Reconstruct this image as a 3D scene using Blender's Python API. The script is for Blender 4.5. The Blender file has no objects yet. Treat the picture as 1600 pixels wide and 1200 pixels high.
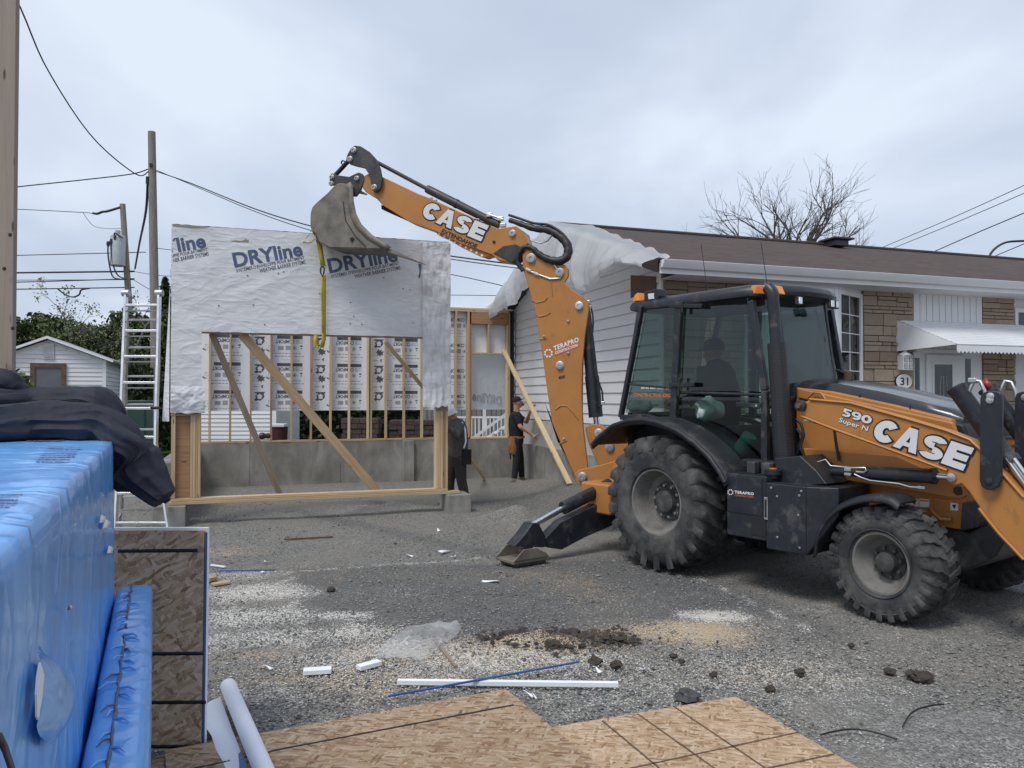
import bpy, bmesh, math, random
import numpy as np
from mathutils import Vector, Matrix, noise
random.seed(7); np.random.seed(7)
sc = bpy.context.scene
C = sc.collection
R = math.radians
# ------------------------------------------------------------------ camera
F = 1200.0; CZ = 1.8; PITCH = math.atan(20/1200)
cam = bpy.data.cameras.new('camera'); cam.lens = 27.0; cam.sensor_width = 36.0; cam.sensor_fit = 'HORIZONTAL'
cam.clip_start = 0.05; cam.clip_end = 3000
camo = bpy.data.objects.new('camera', cam); C.objects.link(camo)
camo.location = (0, 0, CZ); camo.rotation_euler = (math.pi/2+PITCH, 0, 0)
sc.camera = camo
sc.render.resolution_x = 1024; sc.render.resolution_y = 768
# ------------------------------------------------------------------ world: overcast sky
SUN_EL, SUN_AZ = 58, 215          # degrees; azimuth clockwise from +Y
w = bpy.data.worlds.new('World'); sc.world = w; w.use_nodes = True
nt = w.node_tree; nt.nodes.clear(); N = nt.nodes; L = nt.links
out = N.new('ShaderNodeOutputWorld'); bg = N.new('ShaderNodeBackground'); bg.inputs[1].default_value = 0.1
sky = N.new('ShaderNodeTexSky'); sky.sky_type = 'NISHITA'; sky.sun_disc = False
sky.sun_elevation = R(SUN_EL); sky.sun_rotation = R(SUN_AZ); sky.air_density = 1.0; sky.dust_density = 2.0
tc = N.new('ShaderNodeTexCoord')
sep = N.new('ShaderNodeSeparateXYZ'); L.new(tc.outputs['Generated'], sep.inputs[0])
mz = N.new('ShaderNodeMath'); mz.operation = 'MAXIMUM'; L.new(sep.outputs[2], mz.inputs[0]); mz.inputs[1].default_value = 0.0
az = N.new('ShaderNodeMath'); az.operation = 'ADD'; L.new(mz.outputs[0], az.inputs[0]); az.inputs[1].default_value = 0.28
dv = N.new('ShaderNodeVectorMath'); dv.operation = 'DIVIDE'; L.new(tc.outputs['Generated'], dv.inputs[0])
cb = N.new('ShaderNodeCombineXYZ')
for i in range(3): L.new(az.outputs[0], cb.inputs[i])
L.new(cb.outputs[0], dv.inputs[1])
mp = N.new('ShaderNodeMapping'); L.new(dv.outputs[0], mp.inputs[0]); mp.inputs['Location'].default_value = (3.1, 1.7, 0.4); mp.inputs['Scale'].default_value = (1.0, 0.75, 1.0)
n1 = N.new('ShaderNodeTexNoise'); n1.inputs['Scale'].default_value = 1.3; n1.inputs['Detail'].default_value = 7; n1.inputs['Roughness'].default_value = 0.47; n1.inputs['Distortion'].default_value = 0.35
L.new(mp.outputs[0], n1.inputs['Vector'])
cr = N.new('ShaderNodeValToRGB'); L.new(n1.outputs[0], cr.inputs[0])
e = cr.color_ramp.elements
e[0].position = 0.33; e[0].color = (3.45, 3.95, 4.9, 1)
e[1].position = 0.68; e[1].color = (5.45, 6.0, 6.8, 1)
m_ = cr.color_ramp.elements.new(0.52); m_.color = (4.15, 4.7, 5.65, 1)
mx = N.new('ShaderNodeMix'); mx.data_type = 'RGBA'; mx.inputs[0].default_value = 0.9
L.new(sky.outputs[0], mx.inputs[6]); L.new(cr.outputs[0], mx.inputs[7])
L.new(mx.outputs[2], bg.inputs[0]); L.new(bg.outputs[0], out.inputs[0])
# ------------------------------------------------------------------ sun behind cloud
sl = bpy.data.lights.new('sun', 'SUN'); sl.energy = 1.5; sl.angle = R(20); sl.color = (1, 0.97, 0.93)
so = bpy.data.objects.new('sun', sl); C.objects.link(so); so.location = (0, 0, 30)
d = Vector((math.sin(R(SUN_AZ))*math.cos(R(SUN_EL)), math.cos(R(SUN_AZ))*math.cos(R(SUN_EL)), math.sin(R(SUN_EL))))
so.rotation_euler = d.to_track_quat('Z', 'Y').to_euler()
sc.view_settings.view_transform = 'Standard'; sc.view_settings.look = 'None'
sc.view_settings.exposure = 0.60; sc.view_settings.gamma = 1.0; sc.view_settings.use_curve_mapping = False
# ------------------------------------------------------------------ pixel helpers (direction only; distance from planes)
cp, sp = math.cos(PITCH), math.sin(PITCH)
def ray(px, py):
    x = (px-800)/F; z = -(py-600)/F
    return Vector((x, cp-z*sp, sp+z*cp))
CAM = Vector((0, 0, CZ))
def G(px, py, z=0.0):
    r = ray(px, py); return CAM+r*((z-CZ)/r.z)
def D(px, py, d):
    r = ray(px, py); return CAM+r*(d/r.y)
def PL(px, py, o, n):
    r = ray(px, py); n = Vector(n); return CAM+r*(n.dot(Vector(o)-CAM)/n.dot(r))
class Fr:
    def __init__(s, o, ang): s.o = o; s.a = ang; s.c = math.cos(ang); s.s = math.sin(ang)
    def w(s, x, y, z): return Vector((s.o[0]+x*s.c-y*s.s, s.o[1]+x*s.s+y*s.c, z))
    def l(s, p): dx, dy = p[0]-s.o[0], p[1]-s.o[1]; return Vector((dx*s.c+dy*s.s, -dx*s.s+dy*s.c, p[2]))
    def X(s): return Vector((s.c, s.s, 0))
    def Y(s): return Vector((-s.s, s.c, 0))
    def py(s, px, py, y): return PL(px, py, s.w(0, y, 0), s.Y())
    def px(s, px, py, x): return PL(px, py, s.w(x, 0, 0), s.X())
UP = Vector((0, 0, 1))
HF = Fr((2.2, 11.2), R(18.5))       # house axes: x along the front, y to the back
TF = Fr((2.37, 8.71), math.atan2(-.807, .59))   # backhoe axes: x forward, y left
# ------------------------------------------------------------------ mesh builder
BASE = {}
class MB:
    def __init__(s): s.v = []; s.f = []; s.uv = []; s.mi = []; s.cm = 0
    def add(s, pts, faces, uvs=None):
        o = len(s.v); s.v += [tuple(p) for p in pts]
        for i, fc in enumerate(faces):
            s.f.append([o+k for k in fc]); s.uv.append(uvs[i] if uvs else None); s.mi.append(s.cm)
        return s
    def box(s, c, ax, ay, az, lx, ly, lz):
        c = Vector(c); ax = Vector(ax)*lx/2; ay = Vector(ay)*ly/2; az = Vector(az)*lz/2
        p = [c+ax*i+ay*j+az*k for i in (-1, 1) for j in (-1, 1) for k in (-1, 1)]
        fs = [(0, 1, 3, 2), (4, 6, 7, 5), (0, 4, 5, 1), (2, 3, 7, 6), (0, 2, 6, 4), (1, 5, 7, 3)]
        def co(k): return (lx*(k >> 2 & 1), ly*(k >> 1 & 1), lz*(k & 1))
        uv = []
        for i, fc in enumerate(fs):
            uv.append([((co(k)[1], co(k)[2]+7) if i < 2 else (co(k)[0], co(k)[2]) if i < 4 else (co(k)[0], co(k)[1]+3)) for k in fc])
        return s.add(p, fs, uv)
    def abox(s, x0, x1, y0, y1, z0, z1, fr=None):
        if fr is None: ax, ay, c = Vector((1, 0, 0)), Vector((0, 1, 0)), Vector(((x0+x1)/2, (y0+y1)/2, (z0+z1)/2))
        else: ax, ay, c = fr.X(), fr.Y(), fr.w((x0+x1)/2, (y0+y1)/2, (z0+z1)/2)
        return s.box(c, ax, ay, UP, abs(x1-x0), abs(y1-y0), abs(z1-z0))
    def beam(s, p0, p1, w, h, side=None):
        p0, p1 = Vector(p0), Vector(p1); ax = (p1-p0); l = ax.length; ax.normalize()
        sd = Vector(side) if side is not None else (UP if abs(ax.z) < .95 else Vector((1, 0, 0)))
        az = (sd-ax*sd.dot(ax)).normalized(); ay = az.cross(ax)
        return s.box((p0+p1)/2, ax, ay, az, l, w, h)
    def tube(s, path, r, n=8, caps=True, closed=False):
        P = [Vector(p) for p in path]; m = len(P); rr = r if isinstance(r, (list, tuple)) else [r]*m
        t0 = (P[1]-P[0]).normalized(); ref = UP if abs(t0.z) < .9 else Vector((1, 0, 0))
        u = t0.cross(ref).normalized(); pts = []; L_ = 0; uvl = []
        for i in range(m):
            t = ((P[i+1]-P[i]) if i == 0 else (P[i]-P[i-1]) if i == m-1 else (P[i+1]-P[i-1]))
            if t.length < 1e-9: t = t0.copy()
            t.normalize(); u = (u-t*u.dot(t))
            u = u.normalized() if u.length > 1e-6 else t.orthogonal().normalized()
            v = t.cross(u)
            if i: L_ += (P[i]-P[i-1]).length
            uvl.append(L_)
            for k in range(n):
                a = 2*math.pi*k/n; pts.append(P[i]+(u*math.cos(a)+v*math.sin(a))*rr[i])
        fs = []; uv = []
        for i in range(m-1):
            for k in range(n):
                k2 = (k+1) % n; fs.append((i*n+k, i*n+k2, (i+1)*n+k2, (i+1)*n+k))
                a0, a1 = k/n*.3, (k+1)/n*.3; uv.append([(uvl[i], a0), (uvl[i], a1), (uvl[i+1], a1), (uvl[i+1], a0)])
        if caps:
            fs.append(tuple(range(n-1, -1, -1))); uv.append(None); fs.append(tuple((m-1)*n+k for k in range(n))); uv.append(None)
        return s.add(pts, fs, uv)
    def cyl(s, p0, p1, r, n=16): return s.tube([p0, p1], r, n)
    def lathe(s, c, axis, prof, n=32, cap0=True):
        c = Vector(c); ax = Vector(axis).normalized(); u = ax.orthogonal().normalized(); v = ax.cross(u); m = len(prof)
        pts = [c+ax*h+(u*math.cos(2*math.pi*k/n)+v*math.sin(2*math.pi*k/n))*r for r, h in prof for k in range(n)]
        fs = [(i*n+k, i*n+(k+1) % n, (i+1)*n+(k+1) % n, (i+1)*n+k) for i in range(m-1) for k in range(n)]
        if cap0 and prof[0][0] > 1e-4: fs.append(tuple(range(n-1, -1, -1)))
        if prof[-1][0] > 1e-4: fs.append(tuple((m-1)*n+k for k in range(n)))
        return s.add(pts, fs)
    def ring(s, c, axis, prof, n=32):      # closed profile, no caps
        c = Vector(c); ax = Vector(axis).normalized(); u = ax.orthogonal().normalized(); v = ax.cross(u); m = len(prof)
        pts = [c+ax*h+(u*math.cos(2*math.pi*k/n)+v*math.sin(2*math.pi*k/n))*r for r, h in prof for k in range(n)]
        fs = [(i*n+k, i*n+(k+1) % n, ((i+1) % m)*n+(k+1) % n, ((i+1) % m)*n+k) for i in range(m) for k in range(n)]
        return s.add(pts, fs)
    def prism(s, poly, vec):
        P = [Vector(p) for p in poly]; vec = Vector(vec); n = len(P)
        o = P[0]; ex = (P[1]-P[0]).normalized(); nn = vec.normalized(); ey = nn.cross(ex)
        u0 = [((p-o).dot(ex), (p-o).dot(ey)) for p in P]
        fs = [tuple(range(n-1, -1, -1)), tuple(range(n, 2*n))]
        uv = [[u0[k] for k in range(n-1, -1, -1)], u0]
        for k in range(n):
            k2 = (k+1) % n; fs.append((k, k2, n+k2, n+k)); l = (P[k2]-P[k]).length; uv.append([(0, 0), (l, 0), (l, vec.length), (0, vec.length)])
        return s.add(P+[p+vec for p in P], fs, uv)
    def grid(s, fn, nu, nv, uvf=None):
        pts = [fn(i/nu, j/nv) for i in range(nu+1) for j in range(nv+1)]; k = nv+1
        fs = [(i*k+j, (i+1)*k+j, (i+1)*k+j+1, i*k+j+1) for i in range(nu) for j in range(nv)]
        uv = None
        if uvf: uv = [[uvf(i/nu, j/nv), uvf((i+1)/nu, j/nv), uvf((i+1)/nu, (j+1)/nv), uvf(i/nu, (j+1)/nv)] for i in range(nu) for j in range(nv)]
        return s.add(pts, fs, uv)
    def strip(s, path, wv, t=0.0):         # ribbon along path, width vector(s) wv
        P = [Vector(p) for p in path]; W = wv if isinstance(wv, list) else [Vector(wv)]*len(P)
        pts = []
        for p, q in zip(P, W): pts += [p-q/2, p+q/2]
        return s.add(pts, [(2*i, 2*i+1, 2*i+3, 2*i+2) for i in range(len(P)-1)])
    def build(s, name, mat, parent=None, base=None, smooth=35, bevel=0, solid=0, sub=0, bseg=2, fixn=True):
        b = Vector(BASE[parent.name]) if parent else (Vector(base) if base is not None else Vector((0, 0, 0)))
        me = bpy.data.meshes.new(name); me.from_pydata([(x-b.x, y-b.y, z-b.z) for x, y, z in s.v], [], s.f)
        if any(s.uv):
            ul = me.uv_layers.new(name='UVMap'); flat = []
            for fc, u in zip(s.f, s.uv):
                for i in range(len(fc)): flat += list(u[i]) if u else [0, 0]
            ul.data.foreach_set('uv', flat)
        if fixn:
            bm = bmesh.new(); bm.from_mesh(me); bmesh.ops.recalc_face_normals(bm, faces=bm.faces); bm.to_mesh(me); bm.free()
        for m in (mat if isinstance(mat, list) else [mat]): me.materials.append(MT[m] if isinstance(m, str) else m)
        if any(s.mi): me.polygons.foreach_set('material_index', s.mi)
        if smooth: me.polygons.foreach_set('use_smooth', [True]*len(me.polygons)); me.set_sharp_from_angle(angle=R(smooth))
        o = bpy.data.objects.new(name, me); C.objects.link(o); o.parent = parent; BASE[o.name] = tuple(b)
        if parent is None: o.location = b
        if solid: q = o.modifiers.new('solid', 'SOLIDIFY'); q.thickness = solid; q.offset = 0
        if bevel: q = o.modifiers.new('bevel', 'BEVEL'); q.width = bevel; q.segments = bseg; q.limit_method = 'ANGLE'; q.angle_limit = R(40); q.harden_normals = True
        if sub: q = o.modifiers.new('sub', 'SUBSURF'); q.levels = sub; q.render_levels = sub
        return o
def tag(o, label=None, cat=None, group=None, kind=None):
    if label: o['label'] = label
    if cat: o['category'] = cat
    if group: o['group'] = group
    if kind: o['kind'] = kind
    return o
def thing(name, label, cat, loc=(0, 0, 0), group=None):
    o = bpy.data.objects.new(name, None); o.empty_display_size = .2; C.objects.link(o); o.location = loc; BASE[o.name] = tuple(loc)
    return tag(o, label, cat, group)
def nz(x, y=0., z=0.): return noise.noise((x, y, z))
# ------------------------------------------------------------------ text as flat meshes
def text_geo(sx, bold=0.0, space=1.0, res=3, shear=0.0):
    cu = bpy.data.curves.new('t', 'FONT'); cu.body = sx; cu.offset = bold; cu.space_character = space; cu.resolution_u = res; cu.shear = shear; cu.fill_mode = 'FRONT'
    o = bpy.data.objects.new('t', cu); C.objects.link(o)
    dg = bpy.context.evaluated_depsgraph_get(); me = bpy.data.meshes.new_from_object(o.evaluated_get(dg))
    V = [(v.co.x, v.co.y) for v in me.vertices]; Fc = [tuple(p.vertices) for p in me.polygons]
    bpy.data.objects.remove(o); bpy.data.curves.remove(cu); bpy.data.meshes.remove(me)
    return V, Fc
def text_on(mb, sx, p0, p1, ptop, off=Vector((0, 0, 0)), bold=0.0, space=1.0, res=3, box=None):
    V, Fc = text_geo(sx, bold, space, res)
    V0 = V if box is None else text_geo(sx, box, space, res)[0]
    x0, x1 = min(v[0] for v in V0), max(v[0] for v in V0); y0, y1 = min(v[1] for v in V0), max(v[1] for v in V0)
    p0, p1, ptop = Vector(p0), Vector(p1), Vector(ptop)
    mb.add([p0+(p1-p0)*((x-x0)/(x1-x0))+(ptop-p0)*((y-y0)/(y1-y0))+off for x, y in V], Fc)
    return mb
def block_text(mb, word, p0, p1, ptop, off, grow=0.0, lift=None):
    # strokes in a unit cell (0..1 wide, 0..1 high); arcs are ellipse strips; grow widens every stroke
    W = .34
    def arc(cx, cy, rx, ry, a0, a1, n=14, w_=W): return ('arc', cx, cy, rx, ry, a0, a1, n, w_)
    LET = {'C': (1.0, [arc(.52, .5, .52, .5, 38, 322)]), 'A': (1.06, [('poly', [(0, 0), (.34, 0), (.66, 1), (.34, 1)]), ('poly', [(.72, 0), (1.06, 0), (.72, 1), (.44, 1)]), ('poly', [(.28, .18), (.78, .18), (.78, .36), (.28, .36)])]),
           'S': (.98, [arc(.49, .725, .47, .275, 20, 270, 14, .27), arc(.49, .275, .49, .275, 200, 450, 14, .27)]), 'E': (.92, [('poly', [(0, 0), (.36, 0), (.36, 1), (0, 1)]), ('poly', [(.36, 0), (.92, 0), (.92, .27), (.36, .27)]), ('poly', [(.36, .37), (.88, .37), (.88, .63), (.36, .63)]), ('poly', [(.36, .73), (.92, .73), (.92, 1), (.36, 1)])]),
           '5': (.9, [('poly', [(.1, .78), (.85, .78), (.85, 1), (.1, 1)]), ('poly', [(.1, .5), (.38, .5), (.38, .78), (.1, .78)]), arc(.42, .32, .46, .32, 215, 480, 14, .26)]), '9': (.95, [arc(.48, .66, .47, .34, 0, 360, 20, .24), arc(.48, .40, .47, .40, -130, 10, 12, .24)]), '0': (1.0, [arc(.5, .5, .5, .5, 0, 360, 22, .28)])}
    tot = sum(LET[c][0] for c in word)+.045*(len(word)-1); x = 0; p0, p1, ptop = Vector(p0), Vector(p1), Vector(ptop); ex, ey = (p1-p0)/tot, ptop-p0; k = 0
    asp = ex.length/ey.length; gx = grow/asp
    nrm = off.normalized()
    for ch in word:
        for st_ in LET[ch][1]:
            o_ = off+nrm*(.0004*k); k += 1
            if st_[0] == 'poly':
                cx = sum(q[0] for q in st_[1])/len(st_[1]); cy = sum(q[1] for q in st_[1])/len(st_[1])
                pts = [(q[0]+(gx if q[0] > cx else -gx), q[1]+(grow if q[1] > cy else -grow)) for q in st_[1]]
                mb.add([p0+ex*(x+a)+ey*b+o_ for a, b in pts], [tuple(range(len(pts)))])
            else:
                _, cx, cy, rx, ry, a0, a1, n, w_ = st_; ring = []
                ea = 0 if a1-a0 >= 360 else grow*110
                for i in range(n+1):
                    a = R(a0-ea+(a1-a0+2*ea)*i/n); wx = w_*(1.15 if abs(math.cos(a)) > .5 else 1.0)
                    ring += [p0+ex*(x+cx+(rx+gx)*math.cos(a))+ey*(cy+(ry+grow)*math.sin(a))+o_, p0+ex*(x+cx+max(.02, rx-w_-.04-gx)*math.cos(a))+ey*(cy+max(.02, ry-w_+.02-grow)*math.sin(a))+o_]
                mb.add(ring, [(2*i, 2*i+2, 2*i+3, 2*i+1) for i in range(n)])
        x += LET[ch][0]+.045
    return mb
# ------------------------------------------------------------------ materials
MT = {}
def nodes(name):
    m = bpy.data.materials.new(name); m.use_nodes = True; t = m.node_tree; t.nodes.clear(); MT[name] = m
    o = t.nodes.new('ShaderNodeOutputMaterial'); b = t.nodes.new('ShaderNodeBsdfPrincipled'); t.links.new(b.outputs[0], o.inputs[0])
    return m, t, b, o
class NT:
    def __init__(s, t): s.t = t
    def n(s, ty, **k):
        q = s.t.nodes.new('ShaderNode'+ty)
        for a, v in k.items(): setattr(q, a, v)
        return q
    def l(s, a, b): s.t.links.new(a, b)
    def noise(s, vec, scale, detail=4, rough=.55, dist=0):
        q = s.n('TexNoise'); q.inputs['Scale'].default_value = scale; q.inputs['Detail'].default_value = detail; q.inputs['Roughness'].default_value = rough; q.inputs['Distortion'].default_value = dist
        if vec is not None: s.l(vec, q.inputs['Vector'])
        return q.outputs[0]
    def ramp(s, fac, stops):
        q = s.n('ValToRGB'); s.l(fac, q.inputs[0]); el = q.color_ramp.elements
        while len(el) < len(stops): el.new(.5)
        for x, (p, c) in zip(el, stops): x.position = p; x.color = (c, c, c, 1) if not hasattr(c, '__len__') else (*c[:3], 1)
        return q.outputs[0]
    def mix(s, fac, a, b, mode='MIX'):
        q = s.n('Mix', data_type='RGBA', blend_type=mode)
        if hasattr(fac, 'is_linked'): s.l(fac, q.inputs[0])
        else: q.inputs[0].default_value = fac
        for i, v in ((6, a), (7, b)):
            if hasattr(v, 'is_linked'): s.l(v, q.inputs[i])
            else: q.inputs[i].default_value = (*v[:3], 1)
        return q.outputs[2]
    def math(s, op, a, b=0.0):
        q = s.n('Math', operation=op)
        for i, v in ((0, a), (1, b)):
            if hasattr(v, 'is_linked'): s.l(v, q.inputs[i])
            else: q.inputs[i].default_value = v
        return q.outputs[0]
    def mapping(s, vec, scale=(1, 1, 1), rot=(0, 0, 0), loc=(0, 0, 0)):
        q = s.n('Mapping'); s.l(vec, q.inputs[0]); q.inputs['Scale'].default_value = scale; q.inputs['Rotation'].default_value = rot; q.inputs['Location'].default_value = loc
        return q.outputs[0]
    def crease(s, vec, scale, rot=(0, 0, 0), stretch=(1, 1, 1), width=.05, dist=.8):
        n = s.noise(s.mapping(vec, stretch, rot), scale, 2.5, .45, dist); return s.ramp(s.math('ABSOLUTE', s.math('SUBTRACT', n, .5)), [(0, 1.), (width*.35, .55), (width, 0.)])
    def bump(s, h, strength, dist=.02, normal=None):
        q = s.n('Bump'); q.inputs['Strength'].default_value = strength; q.inputs['Distance'].default_value = dist; s.l(h, q.inputs['Height'])
        if normal is not None: s.l(normal, q.inputs['Normal'])
        return q.outputs[0]
def mat(name, col, rough=.5, metal=0., var=.12, vs=5., bump=0., bs=40., dust=None, spec=.5, coat=0., rvar=.1, bd=.01, stretch=None, grime=None):
    m, t, b, o = nodes(name); q = NT(t)
    vec = q.n('TexCoord').outputs['Object']
    if stretch: vec = q.mapping(vec, stretch)
    nf = q.noise(vec, vs, 6, .6)
    c = q.ramp(nf, [(.28, [x*(1-var) for x in col]), (.72, [min(1, x*(1+var)) for x in col])])
    rg = q.ramp(nf, [(.3, max(0, rough-rvar)), (.7, min(1, rough+rvar))])
    if dust:
        dc, amt, ds = dust
        df = q.ramp(q.noise(vec, ds, 8, .65, .3), [(.62-amt*.4, 0.), (.86-amt*.3, 1.)])
        df = q.math('MULTIPLY', df, min(1, .35+amt*.6))
        c = q.mix(df, c, dc); rg = q.mix(df, rg, (.9, .9, .9))
    if grime:
        gc, ga, gs = grime; gf = q.ramp(q.noise(q.mapping(vec, (1, 1, .55)), gs, 9, .72, .5), [(.60, 0.), (.70, ga)]); g2_ = q.ramp(q.noise(q.mapping(vec, (3, 3, .4)), gs*1.7, 6, .7), [(.64, 0.), (.72, ga*.7)])
        c = q.mix(gf, c, gc); c = q.mix(g2_, c, [x*.6 for x in gc]); rg = q.mix(gf, rg, (.8, .8, .8))
    q.l(c, b.inputs['Base Color']); q.l(rg, b.inputs['Roughness']); b.inputs['Metallic'].default_value = metal
    b.inputs['Specular IOR Level'].default_value = spec; b.inputs['Coat Weight'].default_value = coat
    if bump: q.l(q.bump(q.noise(vec, bs, 5, .6), bump, bd), b.inputs['Normal'])
    return m
DUST = (.26, .24, .21)
mat('orange', (.43, .185, .046), .40, var=.09, vs=3, dust=((.27, .18, .10), .20, 5.), grime=((.13, .075, .032), .55, 3.2), spec=.45, bump=.05, bs=60)
mat('black_paint', (.017, .020, .026), .42, var=.25, dust=(DUST, .18, 6.), grime=((.13, .12, .105), .45, 4.5), spec=.5)
mat('black_gloss', (.022, .024, .028), .22, var=.1, dust=((.2, .2, .2), .05, 4.), coat=.4)
mat('black_plastic', (.014, .016, .019), .55, var=.2, dust=(DUST, .12, 5.))
mat('charcoal', (.035, .036, .036), .5, var=.3, dust=((.2, .18, .15), .2, 5.))
mat('tyre', (.036, .037, .039), .8, var=.3, vs=9, dust=((.20, .19, .175), .45, 4.), grime=((.10, .09, .075), .5, 7.), bump=.2, bs=60, spec=.3)
mat('rim', (.15, .145, .135), .75, var=.35, vs=6, dust=((.3, .27, .22), .4, 7.), bump=.1)
mat('hub', (.05, .05, .048), .7, var=.3, vs=8, dust=((.22, .2, .17), .3, 8.))
mat('steel', (.17, .155, .13), .6, .35, var=.4, vs=6, dust=((.30, .25, .19), .42, 4.), bump=.25, bs=25)
mat('steel_dark', (.035, .036, .035), .55, .2, var=.4, dust=((.16, .14, .12), .25, 6.))
mat('chrome', (.72, .72, .72), .16, 1., var=.05)
mat('zinc', (.55, .56, .55), .38, 1., var=.15)
mat('bolt', (.42, .41, .39), .5, .8, var=.2)
mat('amber', (.85, .28, .02), .3, var=.08)
mat('red_paint', (.32, .02, .02), .4)
mat('lamp_glass', (.7, .72, .74), .15, .4)
mat('silver_print', (.66, .66, .66), .45, var=.05, dust=(DUST, .06, 8.))
mat('black_print', (.015, .015, .016), .5)
mat('white_print', (.78, .78, .78), .5)
mat('orange_print', (.62, .16, .04), .5)
mat('white_paint', (.76, .77, .78), .45, var=.04, vs=3)
mat('siding', (.70, .70, .71), .5, var=.05, vs=1.5, bump=.06, bs=6, stretch=(1, 1, 4))
mat('parge', (.46, .45, .43), .85, var=.12, vs=4, bump=.15, bs=30)
mat('wrap', (.66, .665, .69), .42, var=.05, vs=3)
mat('tape', (.70, .71, .72), .25, var=.05)
mat('wrap_print', (.07, .105, .19), .5, var=.3, vs=7)
mat('wrap_text', (.05, .055, .07), .5)
mat('sheath', (.80, .83, .88), .5, var=.03)
mat('print_dark', (.10, .105, .12), .6)
mat('print_grey', (.36, .37, .40), .6)
mat('aluminium', (.72, .73, .74), .33, .85, var=.1)
mat('alu_grey', (.42, .43, .43), .45, .7, var=.15)
mat('pole_wood', (.23, .205, .18), .9, var=.3, vs=5, bump=.4, bs=20, stretch=(6, 6, .6))
mat('wire', (.02, .022, .025), .6)
mat('pole_grey', (.38, .41, .42), .5, .2)
mat('foam_white', (.80, .82, .83), .6, bump=.1, bs=90, var=.04)
mat('foam_blue', (.03, .10, .30), .55)
mat('tarp_black', (.013, .013, .014), .5)
mat('sling', (.50, .40, .04), .6, var=.25, vs=20, bump=.2, bs=120)
mat('denim', (.011, .012, .017), .85, var=.2, bump=.3, bs=50)
mat('tee', (.009, .009, .011), .9, var=.2, bump=.2, bs=40)
mat('grey_cloth', (.085, .08, .078), .9, var=.35, vs=14, bump=.4, bs=45)
mat('brown_cloth', (.04, .034, .033), .9, var=.3, bump=.4, bs=40)
mat('camo', (.013, .014, .012), .9, var=.9, vs=18)
mat('skin', (.45, .24, .16), .55, var=.1)
mat('leather', (.22, .105, .035), .7, var=.4, vs=20, bump=.3)
mat('boot', (.19, .165, .13), .85, var=.3, vs=15)
mat('hair', (.015, .012, .01), .7)
mat('helmet', (.72, .73, .74), .35)
mat('glove', (.16, .07, .07), .8)
mat('bark', (.085, .08, .078), .9, var=.3)
mat('roof_vent', (.05, .05, .055), .5)
mat('curtain', (.55, .56, .56), .8)
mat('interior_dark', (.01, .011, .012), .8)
mat('cloth_white', (.42, .47, .45), .7, bump=.3, bs=20)
mat('teal_cloth', (.06, .26, .21), .6)
mat('green_plastic', (.012, .05, .036), .5)
mat('brown_wood', (.12, .075, .045), .8, var=.4, vs=8)
mat('door_grey', (.12, .13, .15), .6)
mat('fence_grey', (.20, .195, .19), .8, var=.3, vs=5, stretch=(1, 1, .2))
mat('dark_brick', (.075, .05, .045), .85, var=.5, vs=7)
mat('red_item', (.05, .012, .01), .5)
mat('soil', (.050, .041, .033), .95, var=.5, vs=9, bump=.6, bs=25)
mat('paper', (.74, .76, .82), .7, var=.03)
mat('paper_blue', (.10, .17, .32), .7)
mat('strap_black', (.012, .012, .013), .45)
mat('soffit', (.60, .60, .60), .6)
mat('fascia_brown', (.07, .045, .035), .7)
mat('awning', (.74, .75, .76), .4, var=.05, vs=2)
mat('gable_brown', (.14, .075, .05), .8, var=.3)
def lumber(name, col, dark):
    m, t, b, o = nodes(name); q = NT(t); tcn = q.n('TexCoord'); oi = q.n('ObjectInfo')
    uv = q.n('VectorMath', operation='ADD'); q.l(tcn.outputs['UV'], uv.inputs[0])
    sc_ = q.n('VectorMath', operation='SCALE'); sc_.inputs[0].default_value = (37, 11, 5); q.l(oi.outputs['Random'], sc_.inputs['Scale']); q.l(sc_.outputs[0], uv.inputs[1])
    g = q.noise(q.mapping(uv.outputs[0], (1.6, 45, 45)), 1.0, 5, .6, .6)
    g2 = q.noise(q.mapping(uv.outputs[0], (.6, 6, 6)), 1.0, 4, .6)
    c = q.ramp(g, [(.3, dark), (.62, col)])
    hs = q.n('HueSaturation'); q.l(q.mix(q.ramp(g2, [(.35, 0.), (.75, .55)]), c, [x*.62 for x in col]), hs.inputs['Color'])
    q.l(q.math('ADD', q.math('MULTIPLY', oi.outputs['Random'], .42), .76), hs.inputs['Value'])
    vo = q.n('TexVoronoi'); vo.inputs['Scale'].default_value = 1; q.l(q.mapping(uv.outputs[0], (2.3, 9, 9)), vo.inputs['Vector'])
    kn = q.ramp(vo.outputs['Distance'], [(.07, .85), (.13, 0.)])
    q.l(q.mix(kn, hs.outputs[0], [x*.22 for x in dark]), b.inputs['Base Color']); b.inputs['Roughness'].default_value = .75
    b.inputs['Specular IOR Level'].default_value = .25
    q.l(q.bump(g, .15, .004), b.inputs['Normal'])
lumber('lumber', (.58, .43, .265), (.42, .27, .14))
lumber('lumber_pale', (.66, .53, .34), (.50, .36, .2))
lumber('lumber_red', (.45, .27, .15), (.28, .14, .07))
lumber('lumber_taupe', (.30, .245, .205), (.255, .205, .168))
lumber('lumber_old', (.40, .335, .26), (.28, .215, .155))
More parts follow.
